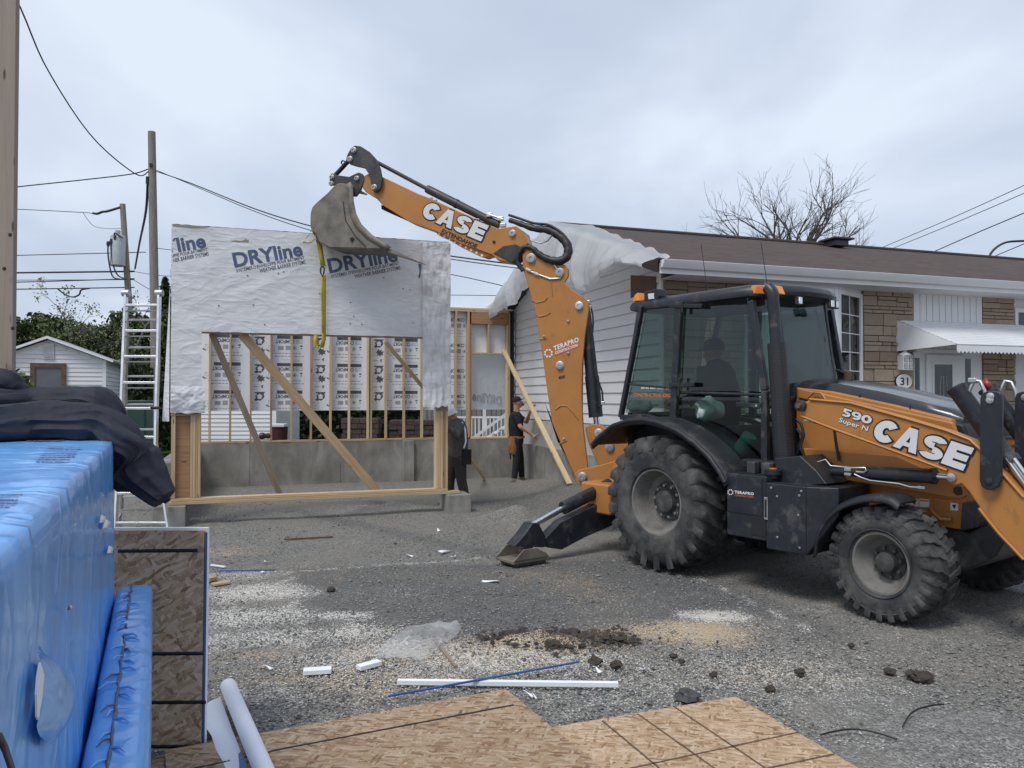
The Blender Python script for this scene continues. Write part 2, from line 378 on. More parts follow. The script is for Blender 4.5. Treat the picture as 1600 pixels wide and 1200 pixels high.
def osb(name, tint=1.0):
    m, t, b, o = nodes(name); q = NT(t); tcn = q.n('TexCoord'); uv = tcn.outputs['UV']
    oi = q.n('ObjectInfo'); ad = q.n('VectorMath', operation='ADD'); q.l(uv, ad.inputs[0]); s_ = q.n('VectorMath', operation='SCALE'); s_.inputs[0].default_value = (13, 7, 3); q.l(oi.outputs['Random'], s_.inputs['Scale']); q.l(s_.outputs[0], ad.inputs[1])
    uv = ad.outputs[0]
    wn = q.n('TexNoise'); wn.inputs['Scale'].default_value = 9; q.l(uv, wn.inputs['Vector'])
    wv = q.n('VectorMath', operation='SCALE'); q.l(wn.outputs['Color'], wv.inputs[0]); wv.inputs['Scale'].default_value = .05
    ad2 = q.n('VectorMath', operation='ADD'); q.l(uv, ad2.inputs[0]); q.l(wv.outputs[0], ad2.inputs[1]); uv = ad2.outputs[0]
    col = None; hsum = None
    for i, (ang, sx, sy) in enumerate([(.1, 14, 52), (1.9, 12, 62), (-.6, 16, 58), (.9, 15, 74), (2.6, 18, 66)]):
        vo = q.n('TexVoronoi'); vo.inputs['Scale'].default_value = 1.; vo.inputs['Randomness'].default_value = 1.
        q.l(q.mapping(q.mapping(uv, (1, 1, 1), (0, 0, ang), (i*3.7, i*1.3, 0)), (sx, sy, 1)), vo.inputs['Vector'])
        sp_ = q.n('SeparateColor'); q.l(vo.outputs['Color'], sp_.inputs[0])
        c = q.ramp(sp_.outputs[0], [(0, [.22*tint, .125*tint, .065*tint]), (.3, [.42*tint, .285*tint, .175*tint]), (.75, [.53*tint, .39*tint, .26*tint]), (1, [.62*tint, .49*tint, .36*tint])])
        gr = q.noise(q.mapping(q.mapping(uv, (1, 1, 1), (0, 0, ang)), (14, 240, 1)), 1, 3)
        c = q.mix(q.ramp(gr, [(.4, 0.), (.8, .35)]), c, (.25*tint, .14*tint, .06*tint))
        if col is None: col = c; hsum = sp_.outputs[1]
        else:
            msk = q.ramp(sp_.outputs[2], [(.52, 0.), (.56, 1.)]); col = q.mix(msk, col, c); hsum = q.mix(msk, hsum, sp_.outputs[1])
    big = q.noise(uv, 1.2, 3); col = q.mix(q.ramp(big, [(.35, 0.), (.8, .3)]), col, (.3*tint, .19*tint, .1*tint))
    q.l(col, b.inputs['Base Color']); b.inputs['Roughness'].default_value = .65; b.inputs['Specular IOR Level'].default_value = .3
    q.l(q.bump(hsum, .35, .003), b.inputs['Normal'])
osb('osb', .98); osb('osb_red', .76); osb('osb_dark', .66); osb('osb_panel', 1.12)
def glass(name, tint, refl=.16):
    m, t, b, o = nodes(name); q = NT(t); t.nodes.remove(b)
    tr = q.n('BsdfTransparent'); tr.inputs[0].default_value = (*tint, 1); gl = q.n('BsdfGlossy'); gl.inputs['Roughness'].default_value = .02; gl.inputs[0].default_value = (.9, .95, .95, 1)
    fr = q.n('Fresnel'); fr.inputs[0].default_value = 1.5
    g_ = q.n('NewGeometry'); fx = q.math('MULTIPLY', q.math('ADD', fr.outputs[0], refl-.04), q.math('SUBTRACT', 1.0, g_.outputs['Backfacing']))
    ms = q.n('MixShader'); q.l(fx, ms.inputs[0]); q.l(tr.outputs[0], ms.inputs[1]); q.l(gl.outputs[0], ms.inputs[2]); q.l(ms.outputs[0], o.inputs[0])
glass('cab_glass', (.58, .66, .64), .055)
glass('house_glass', (.45, .48, .48), .08)
def poly(name, col, alpha, rough=.35):
    m, t, b, o = nodes(name); q = NT(t)
    b.inputs['Base Color'].default_value = (*col, 1); b.inputs['Roughness'].default_value = rough
    tr = q.n('BsdfTransparent'); tr.inputs[0].default_value = (.95, .96, .96, 1); tl = q.n('BsdfTranslucent'); tl.inputs[0].default_value = (*col, 1)
    m1 = q.n('MixShader'); m1.inputs[0].default_value = .5; q.l(b.outputs[0], m1.inputs[1]); q.l(tl.outputs[0], m1.inputs[2])
    m2 = q.n('MixShader'); m2.inputs[0].default_value = alpha; q.l(tr.outputs[0], m2.inputs[1]); q.l(m1.outputs[0], m2.inputs[2]); q.l(m2.outputs[0], o.inputs[0])
    vec = q.n('TexCoord').outputs['Object']; n1 = q.bump(q.crease(vec, 2.6, (.3, .5, .2), (1, 1, .7), .10), .25, .03); n2 = q.bump(q.crease(vec, 5, (1.1, .2, .6), (1, 1, .6), .10), .18, .012, n1); q.l(n2, b.inputs['Normal'])
poly('poly_sheet', (.78, .80, .80), .40, .25); poly('poly_tarp', (.72, .735, .75), .97, .3); poly('poly_wrap_back', (.72, .74, .76), .9)
def blue_plastic():
    m, t, b, o = nodes('blue_plastic'); q = NT(t); vec = q.n('TexCoord').outputs['Object']
    n = q.noise(q.mapping(vec, (1, 1, .45)), 2.2, 6, .6, .8)
    c = q.ramp(n, [(.3, (.085, .31, .76)), (.5, (.115, .39, .86)), (.72, (.17, .47, .90))])
    st = q.ramp(q.noise(q.mapping(vec, (1, 1, 1), (.5, .2, .3)), 2.4, 8, .62, .4), [(.58, 0.), (.74, .45)])  # whitish streaks in the colour stand in for glossy highlights
    cr = q.crease(vec, 2.0, (.4, .9, .1), (1, 1, 1), .06); cr2 = q.crease(vec, 5, (.2, .3, 1.2), (1, 1, .8), .08)
    c = q.mix(st, c, (.55, .71, .89)); q.l(c, b.inputs['Base Color']); b.inputs['Roughness'].default_value = .34; b.inputs['Coat Weight'].default_value = .45; b.inputs['Coat Roughness'].default_value = .10
    n1 = q.bump(q.noise(vec, 1.6, 2, .5, .4), .25, .05); n2 = q.bump(cr, .30, .014, n1); n3 = q.bump(cr2, .10, .006, n2); q.l(n3, b.inputs['Normal']); q.l(n3, b.inputs['Coat Normal'])
blue_plastic()
def navy():
    m, t, b, o = nodes('navy'); q = NT(t); vec = q.n('TexCoord').outputs['Object']
    q.l(q.ramp(q.noise(vec, 5, 5), [(.3, (.016, .018, .026)), (.7, (.033, .036, .050))]), b.inputs['Base Color']); b.inputs['Roughness'].default_value = .72; b.inputs['Specular IOR Level'].default_value = .3
    n1 = q.bump(q.crease(vec, 3.5, (.7, .3, .2), (1, 1, 1), .16, .6), .28, .025); n2 = q.bump(q.crease(vec, 9, (.1, .8, .9), (1, 1, 1), .12), .12, .01, n1); q.l(q.bump(q.noise(vec, 420, 2), .12, .002, n2), b.inputs['Normal'])
navy()
def wrapmat():
    m, t, b, o = nodes('wrap2'); q = NT(t); vec = q.n('TexCoord').outputs['Object']
    q.l(q.ramp(q.noise(vec, 3, 5), [(.3, (.63, .635, .65)), (.7, (.71, .715, .73))]), b.inputs['Base Color']); b.inputs['Roughness'].default_value = .36
    n1 = q.bump(q.noise(q.mapping(vec, (1, 1, 1.3), (.2, .8, .3)), 1.6, 3, .5, .8), .35, .06)
    n2 = q.bump(q.crease(vec, 1.9, (0, .75, .2), (1, 1, 2.6), .10, .35), .17, .022, n1); n3 = q.bump(q.crease(vec, 2.2, (0, -.45, .3), (1, 1, 2.6), .09, .35), .16, .016, n2); n4 = q.bump(q.crease(vec, 4.5, (0, 1.1, .1), (1, 1, 1.8), .08, .4), .06, .008, n3); q.l(n4, b.inputs['Normal'])
wrapmat()
def concrete():
    m, t, b, o = nodes('concrete'); q = NT(t); vec = q.n('TexCoord').outputs['Object']
    n = q.noise(q.mapping(vec, (1, 1, .6)), 2.2, 8, .65, .4)
    c = q.ramp(n, [(.25, (.13, .122, .105)), (.5, (.235, .225, .20)), (.72, (.36, .35, .325))])
    st = q.ramp(q.noise(q.mapping(vec, (6, 6, .5)), 1.5, 6, .6), [(.5, 0.), (.75, .5)]); c = q.mix(st, c, (.15, .142, .122))
    q.l(c, b.inputs['Base Color']); b.inputs['Roughness'].default_value = .85; q.l(q.bump(q.noise(vec, 26, 6, .7), .35, .012), b.inputs['Normal'])
concrete()
def stone():
    m, t, b, o = nodes('stone'); q = NT(t); vec = q.n('TexCoord').outputs['Object']; oi = q.n('ObjectInfo')
    c0 = q.ramp(oi.outputs['Random'], [(0, (.26, .19, .135)), (.3, (.36, .275, .20)), (.7, (.42, .335, .25)), (1, (.35, .265, .195))])
    n = q.noise(q.mapping(vec, (1, 1, 2.5)), 14, 6, .65); q.l(q.mix(q.ramp(n, [(.35, 0.), (.75, .45)]), c0, (.22, .16, .11)), b.inputs['Base Color'])
    b.inputs['Roughness'].default_value = .9; q.l(q.bump(n, .6, .012), b.inputs['Normal'])
stone()
mat('mortar', (.085, .072, .06), .95, bump=.3)
def shingle():
    m, t, b, o = nodes('shingle'); q = NT(t); uv = q.n('TexCoord').outputs['UV']
    br = q.n('TexBrick'); q.l(uv, br.inputs['Vector']); br.inputs['Scale'].default_value = 1.; br.inputs['Brick Width'].default_value = .31; br.inputs['Row Height'].default_value = .142; br.inputs['Mortar Size'].default_value = .008; br.inputs['Bias'].default_value = 0
    br.inputs['Color1'].default_value = (.046, .030, .025, 1); br.inputs['Color2'].default_value = (.085, .055, .044, 1); br.inputs['Mortar'].default_value = (.012, .01, .009, 1)
    n = q.noise(uv, 2.2, 6, .6); n2 = q.noise(uv, 120, 2)
    c = q.mix(q.ramp(n, [(.35, 0.), (.7, .5)]), br.outputs[0], (.06, .047, .04)); c = q.mix(q.ramp(n2, [(.5, 0.), (.75, .5)]), c, (.14, .10, .085))
    q.l(c, b.inputs['Base Color']); b.inputs['Roughness'].default_value = .9; q.l(q.bump(br.outputs[1], -.6, .02), b.inputs['Normal'])
shingle()
def leafm(name, c0, c1):
    m, t, b, o = nodes(name); q = NT(t); g = q.n('NewGeometry'); vec = q.n('TexCoord').outputs['Object']
    q.l(q.ramp(q.noise(vec, 2.5, 3), [(.3, c0), (.7, c1)]), b.inputs['Base Color']); b.inputs['Roughness'].default_value = .6; b.inputs['Specular IOR Level'].default_value = .25
leafm('leaf', (.045, .075, .022), (.10, .14, .045)); leafm('leaf_dark', (.022, .038, .016), (.045, .065, .028)); leafm('leaf_spring', (.09, .12, .04), (.20, .22, .11)); leafm('grass', (.03, .07, .015), (.07, .13, .03))
# ================================================================== GROUND
def ground():
    m, t, b, o = nodes('gravel'); q = NT(t); vec = q.n('TexCoord').outputs['Object']; at = q.n('Attribute'); at.attribute_name = 'mask'
    sp_ = q.n('SeparateColor'); q.l(at.outputs['Color'], sp_.inputs[0]); saw, wht, drk = sp_.outputs[0], sp_.outputs[1], sp_.outputs[2]; dirt = at.outputs['Alpha']
    v1 = q.n('TexVoronoi'); v1.inputs['Scale'].default_value = 55; q.l(vec, v1.inputs['Vector'])
    v2 = q.n('TexVoronoi'); v2.inputs['Scale'].default_value = 110; q.l(vec, v2.inputs['Vector'])
    s1 = q.n('SeparateColor'); q.l(v1.outputs['Color'], s1.inputs[0]); s2 = q.n('SeparateColor'); q.l(v2.outputs['Color'], s2.inputs[0])
    pal = [(0, (.065, .064, .062)), (.4, (.145, .142, .135)), (.75, (.235, .23, .215)), (1, (.38, .37, .345))]
    c = q.mix(.5, q.ramp(s1.outputs[0], pal), q.ramp(s2.outputs[0], pal))
    n = q.noise(vec, .9, 6, .6, .5); c = q.mix(q.ramp(n, [(.35, 0.), (.7, .55)]), c, (.235, .215, .178))
    nf = q.noise(vec, 2.7, 7, .7); c = q.mix(q.ramp(nf, [(.5, 0.), (.72, .4)]), c, (.12, .118, .115))
    fine = q.noise(vec, 75, 4, .7); mid = q.noise(vec, 6, 6, .65)
    def msk(a, lo=.42, hi=.6):
        s_ = q.math('ADD', q.math('MULTIPLY', a, .60), q.math('ADD', q.math('MULTIPLY', s2.outputs[1], .42), q.math('MULTIPLY', mid, .45)))
        return q.ramp(s_, [(.74, 0.), (.84, 1.)])
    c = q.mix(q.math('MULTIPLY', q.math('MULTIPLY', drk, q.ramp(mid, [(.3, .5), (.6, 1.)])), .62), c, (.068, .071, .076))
    c = q.mix(q.math('MULTIPLY', msk(dirt), .9), c, (.045, .036, .028))
    c = q.mix(q.math('MULTIPLY', msk(saw), .85), c, (.50, .385, .25))
    c = q.mix(q.math('MULTIPLY', msk(wht), .9), c, (.66, .64, .59))
    q.l(c, b.inputs['Base Color']); b.inputs['Roughness'].default_value = .9; b.inputs['Specular IOR Level'].default_value = .25
    h = q.math('ADD', q.math('MULTIPLY', v1.outputs['Distance'], -.6), q.math('MULTIPLY', v2.outputs['Distance'], -.35)); h = q.math('ADD', h, q.math('MULTIPLY', q.noise(vec, 9, 5), .9))
    q.l(q.bump(h, .75, .02), b.inputs['Normal'])
    xs = sorted(set([-400, -150, -60, -30, -20, -15] + [round(-12+.1*i, 3) for i in range(221)] + [12, 15, 20, 30, 60, 150, 400]))
    ys = sorted(set([-400, -100, -30, -10, -3, 0, 1.5] + [round(2.4+.1*i, 3) for i in range(160)] + [20, 22, 25, 30, 40, 70, 150, 400, 800]))
    def seg(p, a, b_): # distance to segment
        a, b_ = Vector((a[0], a[1])), Vector((b_[0], b_[1])); p = Vector(p); d = b_-a; t = max(0, min(1, (p-a).dot(d)/d.length_squared)); return (p-a-d*t).length
    def g2(px, py): v = G(px, py); return (v.x, v.y)
    sawb = [(g2(660, 1015), .42, .9), (g2(760, 1022), .5, .85), (g2(870, 1020), .4, .6), (g2(1080, 985), .45, .95), (g2(1000, 985), .3, .6), (g2(1200, 1050), .5, .5), (g2(480, 1060), .45, .5), (g2(600, 1060), .5, .55), (g2(410, 1020), .4, .4), (g2(350, 860), .5, .45), (g2(340, 930), .4, .4)]
    whtb = [(g2(640, 1010), .33, .75), (g2(740, 1030), .45, .7), (g2(900, 1030), .3, .6), (g2(1115, 962), .26, 1.0), (g2(400, 925), .45, .75), (g2(385, 960), .45, .65), (g2(430, 995), .4, .55), (g2(365, 898), .4, .5), (g2(350, 1000), .4, .4), (g2(540, 960), .25, .65), (g2(560, 985), .28, .7), (g2(520, 1030), .35, .45), (g2(430, 1080), .35, .4), (g2(1010, 1030), .6, .3)]
    dirtb = [(g2(800, 1000), .22, 1.0), (g2(880, 1005), .3, 1.0), (g2(940, 1000), .25, 1.0), (g2(1420, 1055), .15, .2), (g2(960, 960), .3, .3), (g2(1250, 1050), .2, .25)]
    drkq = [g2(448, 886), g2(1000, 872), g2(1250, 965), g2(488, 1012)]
    def inq(p, qd):
        dmin = 9
        for i in range(4):
            a, b_ = qd[i], qd[(i+1) % 4]; ex, ey = b_[0]-a[0], b_[1]-a[1]; l = math.hypot(ex, ey)
            dmin = min(dmin, ((p[0]-a[0])*ey-(p[1]-a[1])*ex)/l)
        return dmin
    def bank(x, y):
        l = HF.l((x, y, 0)); return .2*max(0, 1-abs(l.x+.1)/1.3)**1.5*max(0, min(1, (5.9-l.y)/1.6, (l.y-.6)/1.0)) if l.x < .3 else 0
    Vt = []; col = []; pile = G(800, 812); p2 = G(590, 792); dirtc = [(G(805, 1000), .20, .05), (G(880, 1003), .24, .075), (G(940, 998), .18, .06)]
    for x in xs:
        for y in ys:
            z = 0.0; s_ = wh = dk = di = 0.
            if -12 <= x <= 12 and 2.3 <= y <= 18.5:
                z = .018*nz(x*.7, y*.7, 3)+.012*nz(x*2.3, y*2.3)+.006*nz(x*6, y*6, 2)-.012
                z += .20*math.exp(-((x-pile.x)/.42)**2-((y-pile.y)/.34)**2)*(1+.5*nz(x*4, y*4, 5))+bank(x, y)+.12*math.exp(-((x-p2.x)/.8)**2-((y-p2.y)/.4)**2)*(1+.5*nz(x*3, y*3, 5))
                for cc, r_, h_ in dirtc: z += h_*math.exp(-((x-cc.x)/r_)**2-((y-cc.y)/(r_*.6))**2)*(1+.9*nz(x*9, y*9, 7))
                p = (x, y)
                wob = 1+.35*nz(x*2, y*2, 8)
                for L_, k in ((sawb, 0), (whtb, 1), (dirtb, 2)):
                    mxv = 0
                    for cc, r_, a_ in L_:
                        dd = math.hypot((x-cc[0])*.75, (y-cc[1])*1.25)/(r_*wob); mxv = max(mxv, a_*max(0, 1-dd**2*.6) if dd < 1.3 else 0)
                    if k == 0: s_ = mxv
                    elif k == 1: wh = mxv
                    else: di = mxv
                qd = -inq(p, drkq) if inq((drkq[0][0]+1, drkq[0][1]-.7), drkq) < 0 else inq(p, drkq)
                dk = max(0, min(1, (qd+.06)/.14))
                for a_, b_ in ((g2(455, 893), g2(760, 868)), (g2(1090, 898), g2(1270, 985)), (g2(447, 890), g2(480, 1010))):
                    sd = seg(p, a_, b_)
                    if sd < .09: wh = max(wh, .6*(1-sd/.09))
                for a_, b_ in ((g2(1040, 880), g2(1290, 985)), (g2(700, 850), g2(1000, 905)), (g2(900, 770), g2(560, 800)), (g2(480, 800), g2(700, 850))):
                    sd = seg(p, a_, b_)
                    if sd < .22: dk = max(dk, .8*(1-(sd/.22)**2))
                wh = max(wh, .20+.25*nz(x*.9, y*.9, 9)-.06*max(0, y-6)) if y < 9 else wh; s_ = max(s_, .18+.35*nz(x*.7, y*.7, 19)-.05*max(0, y-6)) if y < 9 else s_
            Vt.append((x, y, z)); col += [max(0, s_), max(0, wh), dk, di]
    k = len(ys); Fc = [(i*k+j, (i+1)*k+j, (i+1)*k+j+1, i*k+j+1) for i in range(len(xs)-1) for j in range(k-1)]
    me = bpy.data.meshes.new('ground'); me.from_pydata(Vt, [], Fc); ca = me.color_attributes.new('mask', 'FLOAT_COLOR', 'POINT'); ca.data.foreach_set('color', col)
    me.materials.append(m); me.polygons.foreach_set('use_smooth', [True]*len(Fc))
    o = bpy.data.objects.new('ground', me); C.objects.link(o); tag(o, 'grey crushed stone yard strewn with sawdust and foam crumbs', kind='structure')
    return o
ground()
def chips(name, label, cat, n, sampler, smin, smax, flat, mats):
    # many small faceted bits in one mesh
    base = np.array([(1, 0, 0), (-1, 0, 0), (0, 1, 0), (0, -1, 0), (0, 0, 1), (0, 0, -.6)], float)
    fc = np.array([(0, 2, 4), (2, 1, 4), (1, 3, 4), (3, 0, 4), (2, 0, 5), (1, 2, 5), (3, 1, 5), (0, 3, 5)])
    P = sampler(n); n = len(P); S = np.random.uniform(smin, smax, (n, 1, 1))*np.random.uniform(.6, 1.4, (n, 6, 1))
    B = np.repeat(base[None], n, 0)*S; B[:, :, 0] *= np.random.uniform(.7, 1.7, (n, 1)); B[:, :, 2] *= flat
    a = np.random.uniform(0, 6.28, n); c, s = np.cos(a)[:, None], np.sin(a)[:, None]
    X = B[:, :, 0]*c-B[:, :, 1]*s; Y = B[:, :, 0]*s+B[:, :, 1]*c; B[:, :, 0], B[:, :, 1] = X, Y
    V = (B+P[:, None, :]).reshape(-1, 3); Fs = (fc[None]+6*np.arange(n)[:, None, None]).reshape(-1, 3)
    me = bpy.data.meshes.new(name); me.from_pydata(V.tolist(), [], Fs.tolist())
    for q in mats: me.materials.append(MT[q])
    me.polygons.foreach_set('material_index', np.repeat(np.random.randint(0, len(mats), n), 8).tolist())
    o = bpy.data.objects.new(name, me); C.objects.link(o); tag(o, label, cat, kind='stuff'); return o
mat('peb_a', (.14, .14, .137), .9, var=.3, vs=60); mat('peb_b', (.215, .21, .20), .9, var=.3, vs=60); mat('peb_c', (.32, .31, .29), .9, var=.2, vs=60); mat('peb_d', (.075, .075, .076), .9, var=.3, vs=60)
mat('chip_w', (.62, .60, .55), .8, var=.1); mat('chip_t', (.46, .36, .25), .8, var=.2)
def s_peb(n):
    y = 3.3+10*np.random.rand(n)**1.7; x = (np.random.rand(n)*2-1)*y*.72; z = np.full(n, -.008); return np.stack([x, y, z], 1)
chips('pebbles', 'loose grey crushed stone lying on the yard', 'gravel', 70000, s_peb, .003, .010, .7, ['peb_a', 'peb_b', 'peb_c', 'peb_d', 'peb_b', 'peb_a'])
chips('coarse_stones', 'coarser grey stones mixed into the crushed stone yard', 'gravel', 1500, s_peb, .010, .022, .7, ['peb_a', 'peb_b', 'peb_d', 'peb_a'])
SPOTS = [(660, 1015, .4), (760, 1025, .5), (870, 1025, .4), (1085, 980, .4), (1115, 962, .25), (400, 930, .35), (560, 985, .35), (600, 1060, .5), (480, 1050, .5), (1000, 1040, .7), (1250, 1040, .7), (700, 1040, .7), (380, 900, .4), (1150, 1100, .8)]
def s_chip(n):
    out = []
    for i in range(n):
        px, py, r = random.choice(SPOTS); g = G(px, py); out.append((g.x+random.gauss(0, r*.75), g.y+random.gauss(0, r*.5), -.004))
    return np.array(out)
chips('sawdust_chips', 'pale sawdust and white foam crumbs scattered over the gravel', 'sawdust', 15000, s_chip, .002, .006, .35, ['chip_w', 'chip_t', 'chip_w'])
def s_dirt(n):
    out = []
    for i in range(n):
        px, py, r = random.choice([(800, 1000, .13), (880, 1006, .2), (940, 1000, .14), (880, 1000, .3), (1440, 1060, .03)]); g = G(px, py); out.append((g.x+random.gauss(0, r), g.y+random.gauss(0, r*.45), .012+random.random()*.02))
    return np.array(out)
chips('dirt_crumbs', 'dark crumbs of wet soil spilled on the gravel', 'soil', 700, s_dirt, .006, .026, .75, ['soil'])
# ================================================================== HOUSE
Hw = HF.w; HX, HY = HF.X(), HF.Y()
def hl(px, py, b): v = HF.l(HF.py(px, py, b)); return v.x, v.z
def roof_z(b): return 5.05-abs(b-3.5)*.3325
def house():
    T = thing('house', 'single storey house with brown shingle roof, white siding and tan stone front', 'house', Hw(6, 3, 0))
    # core
    pr = [(0, 0), (7, 0), (7, roof_z(7)-.06), (3.5, roof_z(3.5)-.06), (0, roof_z(0)-.06)]
    MB().prism([Hw(.03, b, z) for b, z in pr], HX*14).build('wall', 'siding', T)
    # gable clapboards
    z = 1.33; i = 0
    while z < 4.85:
        zt = z+.18; lim = min(3.5, 3.5-(5.02-zt)/.3325*0) 
        bw = (5.0-zt)/.3325 if zt > 3.75 else 3.6
        b0, b1 = max(.06, 3.5-bw), min(7.0, 3.5+bw)
        if b1-b0 > .2:
            MB().prism([Hw(.02, b0, z+.19), Hw(-.004, b0, z+.19), Hw(-.026, b0, z), Hw(.02, b0, z)], HY*(b1-b0)).build('siding_board', 'siding', T, smooth=0)
        z += .18
    MB().abox(-.035, .03, -.02, .055, 1.3, 3.7, HF).build('corner_trim', 'white_paint', T)
    MB().abox(-.02, .02, 0, 7.0, .70, 1.31, HF).build('foundation_parging', 'parge', T)
    m = MB(); m.grid(lambda u, v: Hw(-.10-.03*nz(u*9, v*2, 1)-.012*nz(u*30, v*9), -.1+7.0*u, .78*v*(1+.06*nz(u*7))), 60, 8)
    m.grid(lambda u, v: Hw(-.10+.14*v-.03*nz(u*9, 2, 1)*(1-v), -.1+7.0*u, .78*(1+.06*nz(u*7))), 60, 2); m.build('foundation', 'concrete', T)
    # roof
    for sgn in (0, 1):
        b0, b1 = (-.55, 3.5) if sgn == 0 else (7.55, 3.5)
        n = Vector((0, 0, 1)); A = [Hw(-.38, b0, roof_z(b0)), Hw(14.4, b0, roof_z(b0)), Hw(14.4, b1, roof_z(b1)), Hw(-.38, b1, roof_z(b1))]
        m = MB(); B = [p-Vector((0, 0, .10)) for p in A]; sl = math.hypot(4.05, 1.35)
        m.add(A+B, [(0, 1, 2, 3), (7, 6, 5, 4), (0, 4, 5, 1), (3, 2, 6, 7), (0, 3, 7, 4), (1, 5, 6, 2)], [[(0, 0), (14.8, 0), (14.8, sl), (0, sl)], None, None, None, None, None])
        rf = m.build('roof', 'shingle', T, smooth=0)
    m = MB(); m.tube([Hw(-.38, 3.5, 5.055), Hw(14.4, 3.5, 5.055)], .05, 8); m.build('ridge_cap', 'shingle', rf)
    a, zz = hl(1304, 374, 3.2); c = Hw(a, 3.15, roof_z(3.15))
    v_ = MB().box(c+Vector((0, 0, .07)), HX, HY, UP, .34, .34, .12).build('roof_vent', 'roof_vent', rf, bevel=.01)
    MB().box(c+Vector((0, 0, .155)), HX, HY, UP, .52, .5, .04).build('vent_cap', 'roof_vent', rf, bevel=.01)
    # eave: gutter, fascia, soffit
    ez = roof_z(-.55)
    MB().prism([Hw(-.36, -.57, ez-.02), Hw(-.36, -.69, ez-.02), Hw(-.36, -.67, ez-.07), Hw(-.36, -.63, ez-.13), Hw(-.36, -.57, ez-.13)], HX*14.7).build('gutter', 'white_paint', T, smooth=20, bevel=.006)
    MB().abox(-.36, 14.3, -.565, -.545, ez-.2, ez-.06, HF).build('fascia', 'white_paint', T)
    MB().abox(-.05, 14.3, -.55, -.005, ez-.2, ez-.185, HF).build('soffit', 'soffit', T)
    for (b0, b1) in ((-.55, 3.5), (7.55, 3.5)):
        MB().prism([Hw(-.40, b0, roof_z(b0)-.01), Hw(-.40, b1, roof_z(b1)-.01), Hw(-.40, b1, roof_z(b1)-.19), Hw(-.40, b0, roof_z(b0)-.19)], HX*.03).build('rake_board', 'fascia_brown', T)
        MB().prism([Hw(-.37, b0, roof_z(b0)-.15), Hw(-.37, b1, roof_z(b1)-.15), Hw(-.37, b1, roof_z(b1)-.17), Hw(-.37, b0, roof_z(b0)-.17)], HX*.4).build('rake_soffit', 'fascia_brown', T)
    # brown patch of bare sheathing on the gable by the eave
    MB().prism([Hw(-.03, .15, 3.36), Hw(-.03, .95, 3.36), Hw(-.03, .95, 3.72), Hw(-.03, .15, 3.58)], HX*.006).build('bare_sheathing', 'gable_brown', T)
    # stone piers
    rnd = random.Random(5)
    def ashlar(a0, a1, z0, z1, hs, ws, backing=True):
        if backing: MB().abox(a0, a1, -.02, .02, z0, z1, HF).build('mortar_bed', 'mortar', T)
        z = z0
        while z < z1-.04:
            band = rnd.choice(hs); band = min(band, z1-z); a = a0
            while a < a1-.03:
                wd = min(rnd.uniform(*ws), a1-a); 
                if a1-a-wd < .1: wd = a1-a
                split = band > .13 and rnd.random() < .5
                parts = [(z, z+band)] if not split else [(z, z+band*rnd.choice((.35, .5, .62))), None]
                if split: parts[1] = (parts[0][1], z+band)
                for (q0, q1) in parts:
                    j = .007; dp = rnd.uniform(.032, .055)
                    f = [Hw(a+j, -dp+rnd.uniform(-.006, .006), q0+j), Hw(a+wd-j, -dp+rnd.uniform(-.006, .006), q0+j), Hw(a+wd-j, -dp+rnd.uniform(-.006, .006), q1-j), Hw(a+j, -dp+rnd.uniform(-.006, .006), q1-j)]
                    bk = [Hw(a+j*.4, 0, q0+j*.4), Hw(a+wd-j*.4, 0, q0+j*.4), Hw(a+wd-j*.4, 0, q1-j*.4), Hw(a+j*.4, 0, q1-j*.4)]
                    MB().add(f+bk, [(0, 1, 2, 3), (0, 4, 5, 1), (1, 5, 6, 2), (2, 6, 7, 3), (3, 7, 4, 0)]).build('stone', 'stone', T, smooth=0)
                a += wd
            z += band
    ashlar(.0, 1.38, 1.5, 3.52, (.1, .16, .2), (.22, .5))
    ashlar(3.62, 4.64, 1.05, 3.52, (.06, .1, .16, .2), (.16, .42))
    ashlar(6.16, 6.9, 1.3, 3.52, (.06, .1, .16, .2), (.16, .4))
    MB().abox(0, 1.38, -.02, .02, .0, 1.5, HF).build('mortar_bed', 'mortar', T)
    # bay window
    za, zb = 1.55, 3.45; aL = HF.l(HF.py(1192, 500, -.35)).x; aR = HF.l(HF.py(1306, 500, -.35)).x
    bay = MB(); pts = [(1.40, 0), (aL, -.38), (aR, -.38), (3.60, 0)]
    bay.prism([Hw(a, b, za-.12) for a, b in pts], UP*.12); bay.prism([Hw(a, b, zb) for a, b in pts], UP*.09); wb = bay.build('bay_window', 'white_paint', T, bevel=.008)
    MB().abox(1.45, 3.55, -.03, -.021, za, zb, HF).build('room_shade_panel', 'interior_dark', wb)  # flat near-black panel paints the unlit room behind the bay panes
    for k in range(3):
        (a0, b0), (a1, b1) = pts[k], pts[k+1]; p0, p1 = Hw(a0, b0, 0), Hw(a1, b1, 0); dx = (p1-p0); l = dx.length; dx.normalize(); nn = dx.cross(UP)
        fm = MB(); fw = .075
        for t in (fw/2, l-fw/2): fm.box(p0+dx*t+UP*(za+zb)/2, dx, nn, UP, fw, .07, zb-za)
        for zz in (za+.035, zb-.035): fm.box(p0+dx*l/2+UP*zz, dx, nn, UP, l-2*fw, .066, .07)
        fm.build('window_frame', 'white_paint', wb, bevel=.006)
        gl = MB(); gl.box(p0+dx*l/2+UP*(za+zb)/2, dx, nn, UP, l-2*fw, .008, zb-za-.14); gl.build('pane', 'house_glass', wb)
